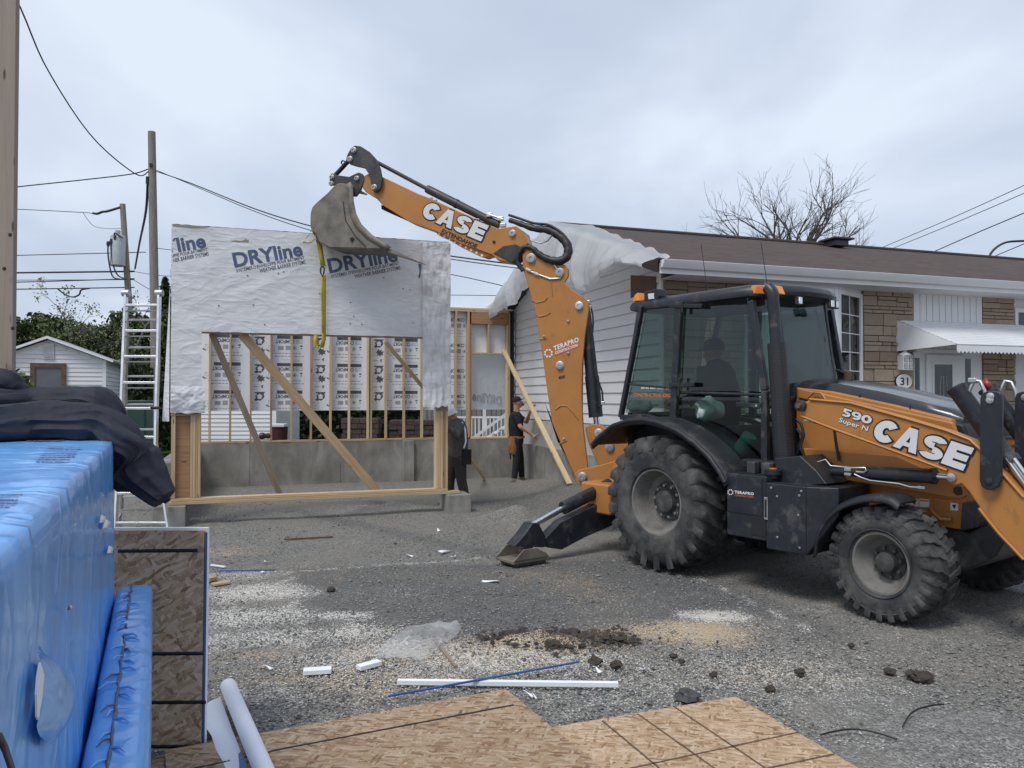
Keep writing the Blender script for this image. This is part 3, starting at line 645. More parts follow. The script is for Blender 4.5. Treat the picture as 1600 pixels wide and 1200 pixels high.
        if k != 1:
            gm = MB()
            gm.box(p0+dx*l/2+UP*(za+zb)/2, dx, nn, UP, .014, .02, zb-za-.14)
            for r_ in range(1, 6): gm.box(p0+dx*l/2+UP*(za+.07+(zb-za-.14)*r_/6), dx, nn, UP, l-2*fw, .018, .014)
            gm.build('muntin_grid', 'white_paint', wb)
            cm = MB(); cm.grid(lambda u, v: p0+dx*(fw+(l-2*fw)*(.35+.6*u if k == 2 else .05+.6*u))+nn*(-.06+.015*math.sin(u*40))+UP*(za+.1+(zb-za-.2)*v), 20, 2); cm.build('curtain', 'curtain', wb)
    MB().abox(1.38, 3.62, -.015, .03, zb+.09, 3.53, HF).build('wall_panel', 'white_paint', T)
    # vertical boards above the awning
    for k in range(11):
        MB().abox(4.665+.1365*k, 4.665+.1365*(k+1)-.012, -.03, .01, 2.6, 3.52, HF).build('vertical_board', 'white_paint', T, bevel=.004)
    # entrance
    def ab(x0, x1, y0=560, y1=700): return hl(x0, y0, -.03)[0], hl(x1, y0, -.03)[0]
    dz0, dz1 = .50, 2.56
    en = MB().abox(4.66, 6.15, -.02, .02, dz0-.03, 2.6, HF).build('door_surround', 'white_paint', T)
    MB().abox(4.69, 6.12, -.05, -.021, dz1-.03, dz1+.03, HF).build('door_head', 'white_paint', en)
    for (x0, x1) in ((1430, 1437), (1509, 1517)):
        a0, a1 = ab(x0, x1); MB().abox(a0, a1, -.03, -.021, dz0+.2, dz1-.12, HF).build('sidelight', 'house_glass', en); MB().abox(a0, a1, -.0206, -.0202, dz0+.2, dz1-.12, HF).build('sidelight_back', 'interior_dark', en)  # near-black sheet behind each sidelight paints the unlit indoors
    a0, a1 = ab(1446, 1506); ds = MB().abox(a0, a1, -.055, -.021, dz0, dz1-.06, HF).build('door', 'white_paint', T, bevel=.006)
    a0, a1 = ab(1457, 1485); MB().abox(a0, a1, -.062, -.056, 1.15, dz1-.22, HF).build('door_glass', 'house_glass', ds); MB().abox(a0, a1, -.0559, -.0552, 1.15, dz1-.22, HF).build('door_glass_back', 'interior_dark', ds)  # dark sheet behind the door glass paints the indoor shade
    fm = MB()
    for t in (a0-.02, a1+.02): fm.abox(t-.02, t+.02, -.07, -.055, 1.11, dz1-.18, HF)
    for t in (1.13, dz1-.2): fm.abox(a0, a1, -.068, -.055, t-.02, t+.02, HF)
    fm.build('glass_frame', 'white_paint', ds, bevel=.004)
    cmx = (a0+a1)/2; lm = MB()
    for k in (-1, 0, 1): lm.tube([Hw(cmx+k*.05, -.066, 1.15+1.0*t/12) + HX*(k*.04*math.sin(t/12*3.1)) for t in range(13)], .004, 5)
    for k in (-1, 1): lm.tube([Hw(cmx+k*.09*math.sin(t/10*3.1), -.066, 1.2+.6*t/10) for t in range(11)], .004, 5)
    lm.build('leaded_lines', 'zinc', ds)
    for py in (634, 645):
        p = HF.py(1497, py, -.06); MB().lathe(p, -HY, [(.012, 0), (.03, .01), (.035, .04), (.02, .065), (0, .07)], 12).build('door_knob', 'steel_dark', ds)
    MB().abox(4.4, 6.6, -1.4, -.02, 0, .47, HF).build('porch_slab', 'concrete', T, bevel=.02)
    # awning
    A0 = HF.py(1400, 500, -.02); A1 = HF.py(1400, 549, -.02); zt, zb_ = A0.z, A1.z; aw0 = HF.l(A0).x; fc = HF.py(1495, 538, -.85); fl = HF.l(fc); af, zf = fl.x, fl.z; aw1 = 8.2; ar = aw1-(af-aw0)
    aw = MB(); nfl = 14
    for k in range(nfl):   # front slope: overlapping horizontal slats
        t0, t1 = k/nfl, (k+1)/nfl; f = lambda t, e: (aw0+(af-aw0)*t if e == 0 else aw1+(ar-aw1)*t, -.03-.82*t, zt+(zf-zt)*t)
        p = [Hw(*f(t0, 0)), Hw(*f(t0, 1)), Hw(*f(t1, 1)), Hw(*f(t1, 0))]
        up = UP*.012
        MBk = MB(); MBk.add([p[0], p[1], p[2]+up, p[3]+up, p[3], p[2]], [(0, 1, 2, 3), (3, 2, 5, 4)])
        if k == 0: awt = thing_part = MBk.build('awning', 'awning', T, smooth=0)
        else: MBk.build('awning_slat', 'awning', awt, smooth=0)
    for e, aE, aF in ((0, aw0, af), (1, aw1, ar)):
        for k in range(7):
            t0, t1 = k/7, (k+1)/7; zA = lambda t: zt+(zb_-zt)*t
            q = lambda t: Hw(aE+(aF-aE)*t, -.03-.82*t, zt+(zf-zt)*t)
            p = [Hw(aE, -.03, zA(t0)), q(t0), q(t1), Hw(aE, -.03, zA(t1))]
            MB().add([p[0], p[1], p[2], p[3]]+[x-HX*.012*(1 if e == 0 else -1)-UP*.0 for x in p], [(0, 1, 2, 3), (4, 5, 6, 7), (2, 3, 7, 6)]).build('awning_slat', 'awning', awt, smooth=0)
    vm = MB(); n = 40
    for k in range(n):
        x0, x1 = af+(ar-af)*k/n, af+(ar-af)*(k+1)/n; xm = (x0+x1)/2
        vm.add([Hw(x0, -.852, zf-.01), Hw(x1, -.852, zf-.01), Hw(x1, -.852, zf-.10), Hw(xm, -.852, zf-.135), Hw(x0, -.852, zf-.10)], [(0, 1, 2, 3, 4)])
    vm.build('valance', 'awning', awt, smooth=0, solid=.004)
    # lantern and house number
    p = HF.py(1414, 567, -.10); lt = MB().box(p, HX, HY, UP, .2, .14, .24).build('porch_lantern', 'white_paint', T, bevel=.01)
    lg = MB()
    for k in (-1, 1):
        for j in (-1, 1): lg.box(p+HX*.05*k+UP*.055*j-HY*.071, HX, HY, UP, .075, .004, .09)
    lg.build('lantern_glass', 'door_grey', lt); lf = MB()
    for k in (-1, 1):
        for j in (-1, 1):
            for s_ in (-1, 0, 1): lf.box(p+HX*(.05*k+.02*s_)+UP*.055*j-HY*.075, HX, HY, UP, .006, .004, .09); lf.box(p+HX*.05*k+UP*(.055*j+.026*s_)-HY*.0755, HX, HY, UP, .075, .004, .006)
    lf.build('lantern_grid', 'white_paint', lt)
    MB().lathe(p+UP*.12, UP, [(.11, 0), (.07, .04), (.03, .06), (.03, .09), (0, .1)], 12).build('lantern_cap', 'white_paint', lt)
    p = HF.py(1411, 596, -.05)
    def oval(rx, rz, off): return [p-HY*off+HX*rx*math.cos(t*math.pi/16)+UP*rz*math.sin(t*math.pi/16) for t in range(32)]
    pq = MB().prism(oval(.175, .13, 0), -HY*.02).build('number_plaque', 'black_print', T); MB().prism(oval(.165, .12, .0205), -HY*.004).build('plaque_face', 'white_print', pq)
    m = MB(); text_on(m, '31', p-HX*.085-UP*.065, p+HX*.085-UP*.065, p-HX*.085+UP*.065, -HY*.0265, bold=.018); m.build('number', 'black_print', pq, smooth=0)
    # right-hand window
    a0, z1 = hl(1583, 472, -.03); wn = MB()
    wn.abox(6.93, 8.6, -.03, .02, 2.55, 3.35, HF); wf = wn.build('window', 'white_paint', T, bevel=.006)
    for k in range(4):
        for j in range(2): MB().abox(7.0+.39*k, 7.0+.39*k+.36, -.036, -.031, 2.62+.345*j, 2.62+.345*j+.31, HF).build('pane', 'door_grey' if j == 1 else 'interior_dark', wf)
    return T
house()
# white polyethylene over the unfinished gable end of the roof
def roof_tarp():
    m = MB(); nu, nv = 330, 60
    def drop(b):
        return float(np.interp(b, [-.62, -.2, .25, .7, 1.3, 2.2, 3.5, 4.9, 5.9, 7.2, 7.6], [.12, .14, .22, .55, .86, .92, .95, .92, .62, .34, .2]))
    def tri(x): x = x-math.floor(x); return abs(2*x-1)
    def pleat(b, t):
        w_ = .28*nz(b*.9, t*.35, 3)+.10*nz(b*2.3, t*.6, 9)
        return .55*tri(b*1.15+w_*2.2+.10*t)**1.4+.20*tri(b*2.3+w_*3+.25*t)**1.3+.05*tri(b*5.1+w_*4-.3*t)
    def fn(u, v):
        b = -.62+8.25*u
        if v < .42:                      # lying on the roof, folds running over the edge
            t = v/.42; a = float(np.interp(b, [-.6, 1, 3.5, 7.5], [-.22, .05, .42, .5]))*(1+.18*nz(b*1.1, 2))*(1-t)-.42*t+.03*nz(b*5, 1)*(1-t)
            return Hw(a, b+.04*nz(b*2, t), roof_z(b)+.012+.075*pleat(b, t*.4)*(.35+.65*t)+.05*max(0, .25-t)*4*(1-t)*(.6+nz(b*3)))
        t = (v-.42)/.58; dr = drop(b)*t*(1+.10*nz(b*2.2, 0, 6)+.12*(pleat(b, 1)-.4)*t)
        out_ = .03+.15*math.sin(min(1, t*1.6)*math.pi/2)-.18*max(0, t-.85)
        return Hw(-.44-out_-.20*pleat(b, .4+t)*min(1, .3+t*1.2), b+.05*nz(t*2, b*2, 8), roof_z(b)-.01+.045*pleat(b, .4)*(1-t)-dr)
    m.grid(fn, nu, nv)
    o = m.build('plastic_sheet', 'poly_tarp', base=Hw(-.4, 3, 4.2), smooth=60); tag(o, 'white plastic sheeting bunched over the gable end of the brown roof', 'plastic sheet')
roof_tarp()
# ================================================================== ADDITION: foundation, rear stud wall, raised front wall
def fpost():
    T = thing('concrete_foundation', 'low grey concrete foundation wall under the rear stud wall', 'foundation', Hw(-3.5, 6.7, 0))
    m = MB(); m.grid(lambda u, v: Hw(-6.95+6.85*u, 6.52+.012*nz(u*20, v*4)+.006*nz(u*60, v*9), .86*v-.03*(1-v)), 70, 9, lambda u, v: (u*6.9, v*.86))
    m.grid(lambda u, v: Hw(-6.95+6.85*u, 6.52+.30*v, .86), 20, 1); m.grid(lambda u, v: Hw(-6.95+6.85*u, 6.82, .86*v-.03), 20, 1); m.build('wall_face', 'concrete', T)
    rr = [.6, 1.2, 1.8, 2.4, 3.0, 3.6, 4.2, 5.0, 5.8]
    for a in rr[1::3]: MB().abox(-6.95+a, -6.95+a+.012, 6.512, 6.53, .02, .84, HF).build('form_joint', 'concrete', T)
    MB().abox(-2.62, -2.38, 6.44, 6.53, -.02, .86, HF).build('pilaster', 'concrete', T, bevel=.01)
    S = thing('concrete_foundation', 'concrete foundation wall running back from the framed wall along the ladder side', 'foundation', Hw(-6.8, 4, 0))
    MB().abox(-7.0, -6.70, 2.32, 6.50, -.03, .84, HF).build('side_wall', 'concrete', S, bevel=.015)
fpost()
for (a0, a1, lab) in ((-6.98, -6.55, 'concrete footing stub under the end of the framed wall beside the ladder'), (-2.80, -2.42, 'concrete footing stub under the end of the framed wall beside the leaning worker')):
    o = MB().abox(a0, a1, 1.70, 2.28, -.03, .275, HF).build('footing_block', 'concrete', base=Hw((a0+a1)/2, 2, 0), bevel=.015); tag(o, lab, 'footing')
# ---------------- printed sheathing pattern, one unit (origin bottom-left, metres); print runs upside down
def print_unit():
    dk, gy = MB(), MB()
    def rect(m, x0, x1, z0, z1): m.add([(x0, 0, z0), (x1, 0, z0), (x1, 0, z1), (x0, 0, z1)], [(0, 1, 2, 3)])
    def T2(s_, x0, x1, z0, z1, m, bold): text_on(m, s_, Vector((x1, 0, z1)), Vector((x0, 0, z1)), Vector((x1, 0, z0)), bold=bold, res=2)
    rect(dk, .53, 1.04, .33, .40); T2('COMFORT', .50, .88, .235, .315, dk, .035); T2('OSB', .90, 1.04, .235, .315, gy, .01)
    rect(gy, .55, .66, .10, .18); rect(gy, .70, .80, .10, .19); rect(dk, .99, 1.04, .17, .20); rect(dk, 1.0, 1.03, .125, .145)
    ringp = [(.88+.04*math.cos(t*math.pi/8), 0, .145+.04*math.sin(t*math.pi/8)) for t in range(16)]+[(.88+.028*math.cos(t*math.pi/8), 0, .145+.028*math.sin(t*math.pi/8)) for t in range(16)]
    gy.add(ringp, [(t, (t+1) % 16, 16+(t+1) % 16, 16+t) for t in range(16)]); rect(dk, .865, .895, .13, .16)
    for z0, x0 in ((.02, .42), (-.04, .48)):
        x = x0
        k = 0
        while x < 1.02:
            wd = (.055, .03, .07, .04)[k % 4]; rect(gy, x, x+wd, z0, z0+.018); x += wd+.018; k += 1
    rect(gy, .66, 1.03, .44, .447); rect(gy, .62, .9, -.10, -.094)
    def outline(x0, x1, z0, z1, t=.006):
        for q in ((x0, x1, z0, z0+t), (x0, x1, z1-t, z1), (x0, x0+t, z0, z1), (x1-t, x1, z0, z1)): rect(gy, *q)
        for (p, q2) in (((x0, z0), (x1, z1)), ((x0, z1), (x1, z0))): gy.add([(p[0], 0, p[1]), (p[0]+t, 0, p[1]), (q2[0], 0, q2[1]), (q2[0]-t, 0, q2[1])], [(0, 1, 2, 3)])
    outline(.03, .16, .02, .16); outline(.36, .48, .07, .19)
    # dark blob with an arrow left blank, and a jagged star below it
    bl = [(.08, .20), (.12, .25), (.10, .29), (.15, .33), (.08, .345), (.10, .365), (.30, .37), (.27, .33), (.285, .27), (.25, .22), (.20, .185), (.16, .20), (.13, .18)]
    ar = [(.15, .225), (.23, .225), (.23, .28), (.255, .28), (.19, .335), (.125, .28), (.15, .28)]
    dk.add([(x, 0, z) for x, z in bl], [tuple(range(len(bl)))])
    wt = MB(); wt.add([(x, -.0012, z) for x, z in ar], [tuple(range(len(ar)))])
    st = [(.16, .13), (.19, .155), (.21, .12), (.25, .15), (.25, .10), (.30, .11), (.27, .06), (.29, .02), (.24, .035), (.22, -.01), (.19, .03), (.15, .0), (.17, .05), (.13, .08)]
    dk.add([(x, 0, z) for x, z in st], [tuple(range(len(st)))])
    dk.add([(.20, 0, -.10), (.28, 0, -.07), (.24, 0, -.06), (.26, 0, -.12), (.235, 0, -.125), (.225, 0, -.09)], [(0, 1, 2, 3, 4, 5)]); rect(gy, .06, .17, -.10, -.085)
    dk.add([(.31, 0, .09), (.36, 0, .06), (.40, 0, .07), (.36, 0, .085), (.33, 0, .115)], [(0, 1, 2, 3, 4)])
    return dk, gy, wt
def rear_wall():
    T = thing('wall_framing', 'unfinished rear stud wall backed with white printed sheathing boards', 'stud wall', Hw(-3.3, 6.6, .87))
    b0, b1 = 6.55, 6.69; zb, zt = .865, 3.78
    la = lambda px, y=600: HF.l(HF.py(px, y, b0)).x
    def lum(name, a0, a1, z0, z1, mt='lumber', bb0=b0, bb1=b1):
        L_ = (a1-a0) > (z1-z0)
        m = MB(); c = Hw((a0+a1)/2, (bb0+bb1)/2, (z0+z1)/2)
        if L_: m.box(c, HX, HY, UP, a1-a0, bb1-bb0, z1-z0)
        else: m.box(c, UP, HY, HX, z1-z0, bb1-bb0, a1-a0)
        return m.build(name, mt, T, bevel=.003, smooth=0)
    lum('bottom_plate', la(300), la(733)-.02, zb, zb+.04, 'lumber'); lum('bottom_plate', la(733)+.03, la(798), zb, zb+.04, 'lumber_pale')
    lum('top_plate', la(300), -.12, zt-.04, zt, 'lumber_pale'); lum('top_plate', la(300), -.2, zt-.085, zt-.045, 'lumber')
    kinds = ['lumber', 'lumber', 'lumber', 'lumber_red', 'lumber_pale', 'lumber_red', 'lumber', 'lumber_pale', 'lumber_pale', 'lumber', 'lumber', 'lumber_pale', 'lumber_pale', 'lumber_pale']
    for px, k in zip([327.6, 359.8, 391.9, 423.9, 455.6, 486.4, 517, 546, 575.6, 603.7, 632, 660, 686, 713], kinds):
        a = la(px); lum('stud', a-.019, a+.019, zb+.042, zt-.087, k)
    a = la(579); lum('stud', a, a+.03, zb+.042, zt-.087, 'lumber_pale')
    a = la(734); lum('king_stud', a-.05, a+.0, zb+.042, zt-.087, 'lumber'); lum('trimmer_stud', a+.002, a+.04, zb+.042, 3.42, 'lumber_red')
    a2 = la(796); lum('king_stud', a2-.02, a2+.02, zb+.042, zt-.087, 'lumber'); lum('trimmer_stud', a2-.06, a2-.022, zb+.042, 3.42, 'lumber_pale')
    lum('header', a+.042, a2-.025, 3.43, zt-.088, 'lumber_red'); z1 = HF.py(764, 551, b0).z
    lum('sill_plate', a+.042, a2-.062, z1-.04, z1, 'lumber_pale'); am = la(764); lum('cripple_stud', am-.019, am+.019, z1+.002, 3.428, 'lumber_pale')
    # sheathing boards, 1.22 m wide
    zs = HF.py(560, 641, 6.71).z; dk, gy, wt = print_unit(); dmesh = gmesh = wmesh = None
    edges = []; a = la(392)-.02
    starts = [a-1.22, a, a+1.22, a+2.44, a+3.66, a+4.88]
    for k, s0 in enumerate(starts):
        e0, e1 = max(s0, -7.0), min(s0+1.217, -.03)
        if e1 <= e0: continue
        if k == 4:   # the board with the rough opening: strips either side
            segs = [(e0, la(733)-.03, zs, zt-.005), (la(733)-.03, la(797), z1+.0, zt-.005)]
            if e1 > la(797): segs.append((la(797), e1, zs-.1, zt-.005))
        elif k == 5: segs = [(max(e0, la(797)), e1, zs-.1, zt-.005)]
        else: segs = [(e0, e1, zs, zt-.005)]
        for (x0, x1, q0, q1) in segs:
            if x1-x0 < .03: continue
            bd = MB().abox(x0+.001, x1-.001, 6.695, 6.708, q0, q1, HF).build('sheathing_board', 'sheath', T, smooth=0)
            r0 = 0
            while True:
                zz = zs+.02+.57*r0
                if zz > q1+.3: break
                for src, nm, mt in ((dk, 'printed_mark', 'print_dark'), (gy, 'printed_mark', 'print_grey'), (wt, 'printed_arrow', 'sheath')):
                    vv = []; ff = []; 
                    M_ = MB()
                    for fc in src.f:
                        xs_ = [src.v[i][0]+s0 for i in fc]; zs_ = [src.v[i][2]+zz for i in fc]
                        if min(xs_) > x0+.004 and max(xs_) < x1-.004 and min(zs_) > q0+.01 and max(zs_) < min(q1, zt-.01):
                            M_.add([Hw(src.v[i][0]+s0, 6.694+src.v[i][1]*1.0, src.v[i][2]+zz) for i in fc], [tuple(range(len(fc)))])
                    if M_.f: M_.build(nm, mt, bd, smooth=0, fixn=False)['kind'] = 'stuff'
                r0 += 1
    # wrap hung in the door opening, its print showing through reversed
    x0, x1 = la(737), la(793); m = MB(); m.grid(lambda u, v: Hw(x0+(x1-x0)*u, 6.72+.01*nz(u*6, v*6), zs+(z1-zs)*v), 12, 16); wv = m.build('wrap_sheet', 'poly_wrap_back', T, smooth=60)
    m = MB(); P = lambda px, py: HF.py(px, py, 6.705); text_on(m, 'DRYline', P(784, 634), P(738, 626), P(784, 619), bold=.04, res=2); m.build('reversed_lettering', 'print_grey', wv, smooth=0)
    MB().abox(-.13, -.06, 6.60, 6.69, .9, 3.75, HF).build('black_flashing', 'tarp_black', T)
    return T
rear_wall()
# ---------------- the front wall being stood up by the backhoe
PB = 1.86    # its outer face in house axes
def front_wall():
    T = thing('wall_frame', 'tall framed garage wall with door opening, white printed house wrap and timber braces', 'framed wall', Hw(-4.6, 1.95, .3))
    hp = lambda px, py, b=PB: HF.l(HF.py(px, py, b))
    aL, aR = hp(268, 600).x, hp(700, 600).x; zb = .28; zt = (hp(268, 350).z+hp(700, 380).z)/2
    oL, oR = hp(314, 600).x, hp(681, 600).x; zo = (hp(320, 521).z+hp(640, 527).z)/2
    b0, b1 = PB, PB+.14
    def lum(name, a0, a1, z0, z1, mt='lumber', bb0=b0, bb1=b1, par=None):
        m = MB(); c = Hw((a0+a1)/2, (bb0+bb1)/2, (z0+z1)/2)
        if (a1-a0) > (z1-z0): m.box(c, HX, HY, UP, a1-a0, bb1-bb0, z1-z0)
        else: m.box(c, UP, HY, HX, z1-z0, bb1-bb0, a1-a0)
        return m.build(name, mt, par or T, bevel=.003, smooth=0)
    aRR = hp(718, 770).x
    lum('sill_plate', aL-.02, aRR, zb, zb+.04, 'lumber_pale', b0-.03, b1-.02); lum('sill_plate', aL, aR, zb+.045, zb+.085, 'lumber', b0, b1)
    # left leg: outer stud, plywood cheek, packed studs
    z0, z1 = zb+.087, zt-.1; x = aL
    lum('stud', x, x+.055, z0, z1, 'lumber'); pw = aL+.057
    MB().abox(pw, pw+.19, b0+.05, b0+.065, z0, z1, HF).build('plywood_cheek', 'lumber_red', T)
    x = pw+.195
    for k, mt in enumerate(['lumber', 'lumber_pale', 'lumber', 'lumber']):
        w_ = (oL-x)/(4-k)-.002; lum('stud', x, x+w_, z0, z1 if k < 2 else zo-.01, mt); x += w_+.002
    x = oR
    for k, mt in enumerate(['lumber_pale', 'lumber', 'lumber', 'lumber_red', 'lumber']):
        w_ = (aR-x)/(5-k)-.002; lum('stud', x, x+w_, z0, z1 if k > 1 else zo-.01, mt); x += w_+.002
    zc = hp(290, 648).z
    lum('cap_strip', aL-.01, oL+.004, zc-.012, zc+.005, 'lumber_old', b0-.012, b0-.001); zc2 = hp(690, 641).z; lum('cap_strip', oR-.004, aR+.002, zc2-.012, zc2+.03, 'lumber_old', b0-.012, b0-.001)
    lum('header', aL+.25, aR-.14, zo, zo+.28, 'lumber_red', b0+.002, b1-.002); lum('top_plate', aL, aR, zt-.09, zt-.05, 'lumber'); lum('top_plate', aL, aR, zt-.045, zt-.005, 'lumber_old')
    for k in range(9): a = aL+.35+(aR-aL-.7)*k/8; lum('cripple_stud', a-.019, a+.019, zo+.282, zt-.092, 'lumber')
    # sheathing behind the wrap
    MB().abox(aL+.002, aR-.002, b0-.011, b0-.001, zo-.0, zt-.002, HF).build('sheathing_board', 'osb_dark', T)
    # house wrap
    def wr(a, z):
        f = .008*nz(a*1.3+z*1.1, z*2.1-a*.5, 1)+.003*nz(a*3.2+z*3.6, (z-a)*1.2, 4)+.006*abs(nz(a*1.9-z*2.6, a*.8+z*.5, 8))
        return f
    def ws(a, z, off=0.): return Hw(a, PB-.019-wr(a, z)-off, z)
    def rag(a): return .018*nz(a*5)+.006*nz(a*19, 3)
    zb_m = zo+.015
    m = MB(); na, nz_ = 200, 90
    m.grid(lambda u, v: ws(aL-.01+(aR-aL+.02)*u, zb_m+(zt-zb_m)*v+(rag(aL+(aR-aL)*u)*(1-v)*.5)), na, nz_); m.grid(lambda u, v: Hw(aL-.01+(aR-aL+.02)*u, PB-.02+.17*v-wr(aL+(aR-aL)*u, zt)*(1-v), zt+.004+.012*abs(nz(u*30, v*3))), na, 4)
    m.grid(lambda u, v: Hw(aL-.011, PB-.02+.17*u-wr(aL, zb_m+(zt-zb_m)*v)*(1-u), zb_m+(zt-zb_m)*v), 6, 60); wp = m.build('house_wrap', 'wrap2', T, smooth=80); wp['label'] = 'crumpled white house wrap with blue lettering'
    zl = hp(290, 645).z; m = MB(); m.grid(lambda u, v: ws(aL-.012+(oL-aL+.02)*u, zl+(zb_m+.02-zl)*v+rag(u*2)*(1-v), .002), 26, 60); m.build('house_wrap', 'wrap2', T, smooth=80)
    # flap hanging over the foot of the left leg
    zf = hp(290, 603).z; m = MB(); m.grid(lambda u, v: Hw(aL-.0+(oL-aL+.06)*u, PB-.05-.05*math.sin(v*2.6)*(.6+.5*nz(u*4, v*3))-.012*nz(u*12, v*12), zl-.0+.04*nz(u*3)*(1-v)+(zf-zl)*v), 22, 24); m.build('wrap_flap', 'wrap2', T, smooth=80)
    m = MB(); m.grid(lambda u, v: Hw(aL-.03-.10*u*(1-v), PB+.02+.1*u, zl-.12+(zt-.5-zl)*v), 4, 30); m.build('wrap_flap', 'wrap2', T, smooth=80)
    # right strip, loose and glossy
    a0 = hp(659, 500).x; zr = hp(680, 636).z; m = MB()
    m.grid(lambda u, v: Hw(a0+(aR+.03-a0)*u, PB-.045-.03*nz(u*3, v*9, 1)-.022*nz(u*9+v*6, v*14, 2)-.01*abs(nz(u*16, v*24))-.05*(1-v)**4, zr+(zt-.02-zr)*v+(.06*nz(u*5, 3)*(1-v))), 40, 120); m.build('wrap_strip', 'wrap2', T, smooth=80)
    # lettering
    def letter(s_, p0, p1, pt, bold, mt, L=.05, clipx=None):
        V, Fc = text_geo(s_, bold, 1.0, 3); x0, x1 = min(v[0] for v in V), max(v[0] for v in V); y0, y1 = min(v[1] for v in V), max(v[1] for v in V)
        A, B, Tt = (Vector((hp(*q).x, hp(*q).z)) for q in (p0, p1, pt))
        bm = bmesh.new(); vs = [bm.verts.new((*(A+(B-A)*((x-x0)/(x1-x0))+(Tt-A)*((y-y0)/(y1-y0))), 0)) for x, y in V]
        for fc in Fc:
            try: bm.faces.new([vs[i] for i in fc])
            except ValueError: pass
        for _ in range(3):
            es = [e for e in bm.edges if e.calc_length() > L]
            if not es: break
            bmesh.ops.subdivide_edges(bm, edges=es, cuts=1); bmesh.ops.triangulate(bm, faces=bm.faces)
        bm.verts.index_update(); m = MB(); cl = clipx if clipx is not None else (aL-.005, aR)
        vv = [ws(v.co.x, v.co.y, .0035) for v in bm.verts]; ff = [tuple(v.index for v in f.verts) for f in bm.faces if all(cl[0] < v.co.x < cl[1] for v in f.verts)]
        bm.free(); m.add(vv, ff); 
        return m.build('lettering', mt, wp, smooth=0, fixn=False)
    for dx, dy, cl in ((0, 0, None), (148, 9, None), (-151, -13, None)):
        q = lambda x, y: (x+dx, y+dy)
        letter('DRYline', q(367, 419), q(474, 400), q(362, 396), .030, 'wrap_print', clipx=cl)
        letter("SYSTÈMES D'ENVELOPPE POUR BÂTIMENT", q(369.5, 426), q(475.5, 405), q(369, 419.5), .008, 'wrap_text', .2, cl); letter('WEATHER BARRIER SYSTEMS', q(406, 426.5), q(477.5, 412.5), q(405, 420.5), .008, 'wrap_text', .2, cl)
    m = MB(); pts = [(653, 412), (658, 413), (656, 434), (653, 436), (655, 424)]; m.add([ws(hp(*q).x, hp(*q).z, .0035) for q in pts], [tuple(range(5))]); m.build('lettering', 'wrap_print', wp, smooth=0, fixn=False)
    # little tears
    for pts in ([(270, 349), (320, 351), (328, 356), (300, 357), (270, 354)], [(358, 377), (368, 376), (378, 377), (384, 374), (389, 376), (388, 379), (372, 379)]):
        m = MB(); m.add([ws(hp(*q).x, min(hp(*q).z, zt-.004), .004) for q in pts], [tuple(range(len(pts)))]); m.build('tear', 'lumber_old', wp, smooth=0, fixn=False)
    # staples
    m = MB(); rn = random.Random(3)
    for k in range(24): a, z = rn.uniform(aL+.1, aR-.1), rn.uniform(zo+.1, zt-.05); m.box(ws(a, z, .004), HX, HY, UP, .018, .006, .012)
    m.build('staple', 'steel_dark', wp)
    # timber braces
    # the braces run back from the header to the floor inside
    for (pa, pb, mt, bb, w_) in (((331, 521), (437, 772), 'lumber_old', (b0+.145, b0+.62), .09), ((378, 522), (588, 766), 'lumber', (b0+.145, b0+.55), .135)):
        A = HF.py(*pa, bb[0]); B = HF.py(*pb, bb[1]); B.z = max(B.z, .32) if False else B.z
        MB().beam(A, B, .038, w_, side=(HX*1.0+UP*.3)).build('brace', mt, T, bevel=.003, smooth=0)
    A = HF.py(603, 535, b1+.02); B = HF.py(694, 645, 3.1); MB().beam(A, B, .038, .06, side=HX).build('brace', 'lumber_pale', T, bevel=.003, smooth=0)
    return T
front_wall()
# ================================================================== BACKHOE LOADER
Tw = TF.w; TX, TY = TF.X(), TF.Y()
BH = thing('backhoe_loader', 'orange and black backhoe loader with its arm raised over the framed wall', 'backhoe', Tw(0, 0, 0))
def tp(px, py, y): return TF.py(px, py, y)
def tpoly(pts, y, th, name, mt, par=None, bevel=.012, **k):
    return MB().prism([tp(*p, y) for p in pts], TY*th).build(name, mt, par or BH, bevel=bevel, **k)
def tbox(x0, x1, y0, y1, z0, z1, name, mt, par=None, bevel=.01, **k):
    return MB().abox(x0, x1, y0, y1, z0, z1, TF).build(name, mt, par or BH, bevel=bevel, **k)
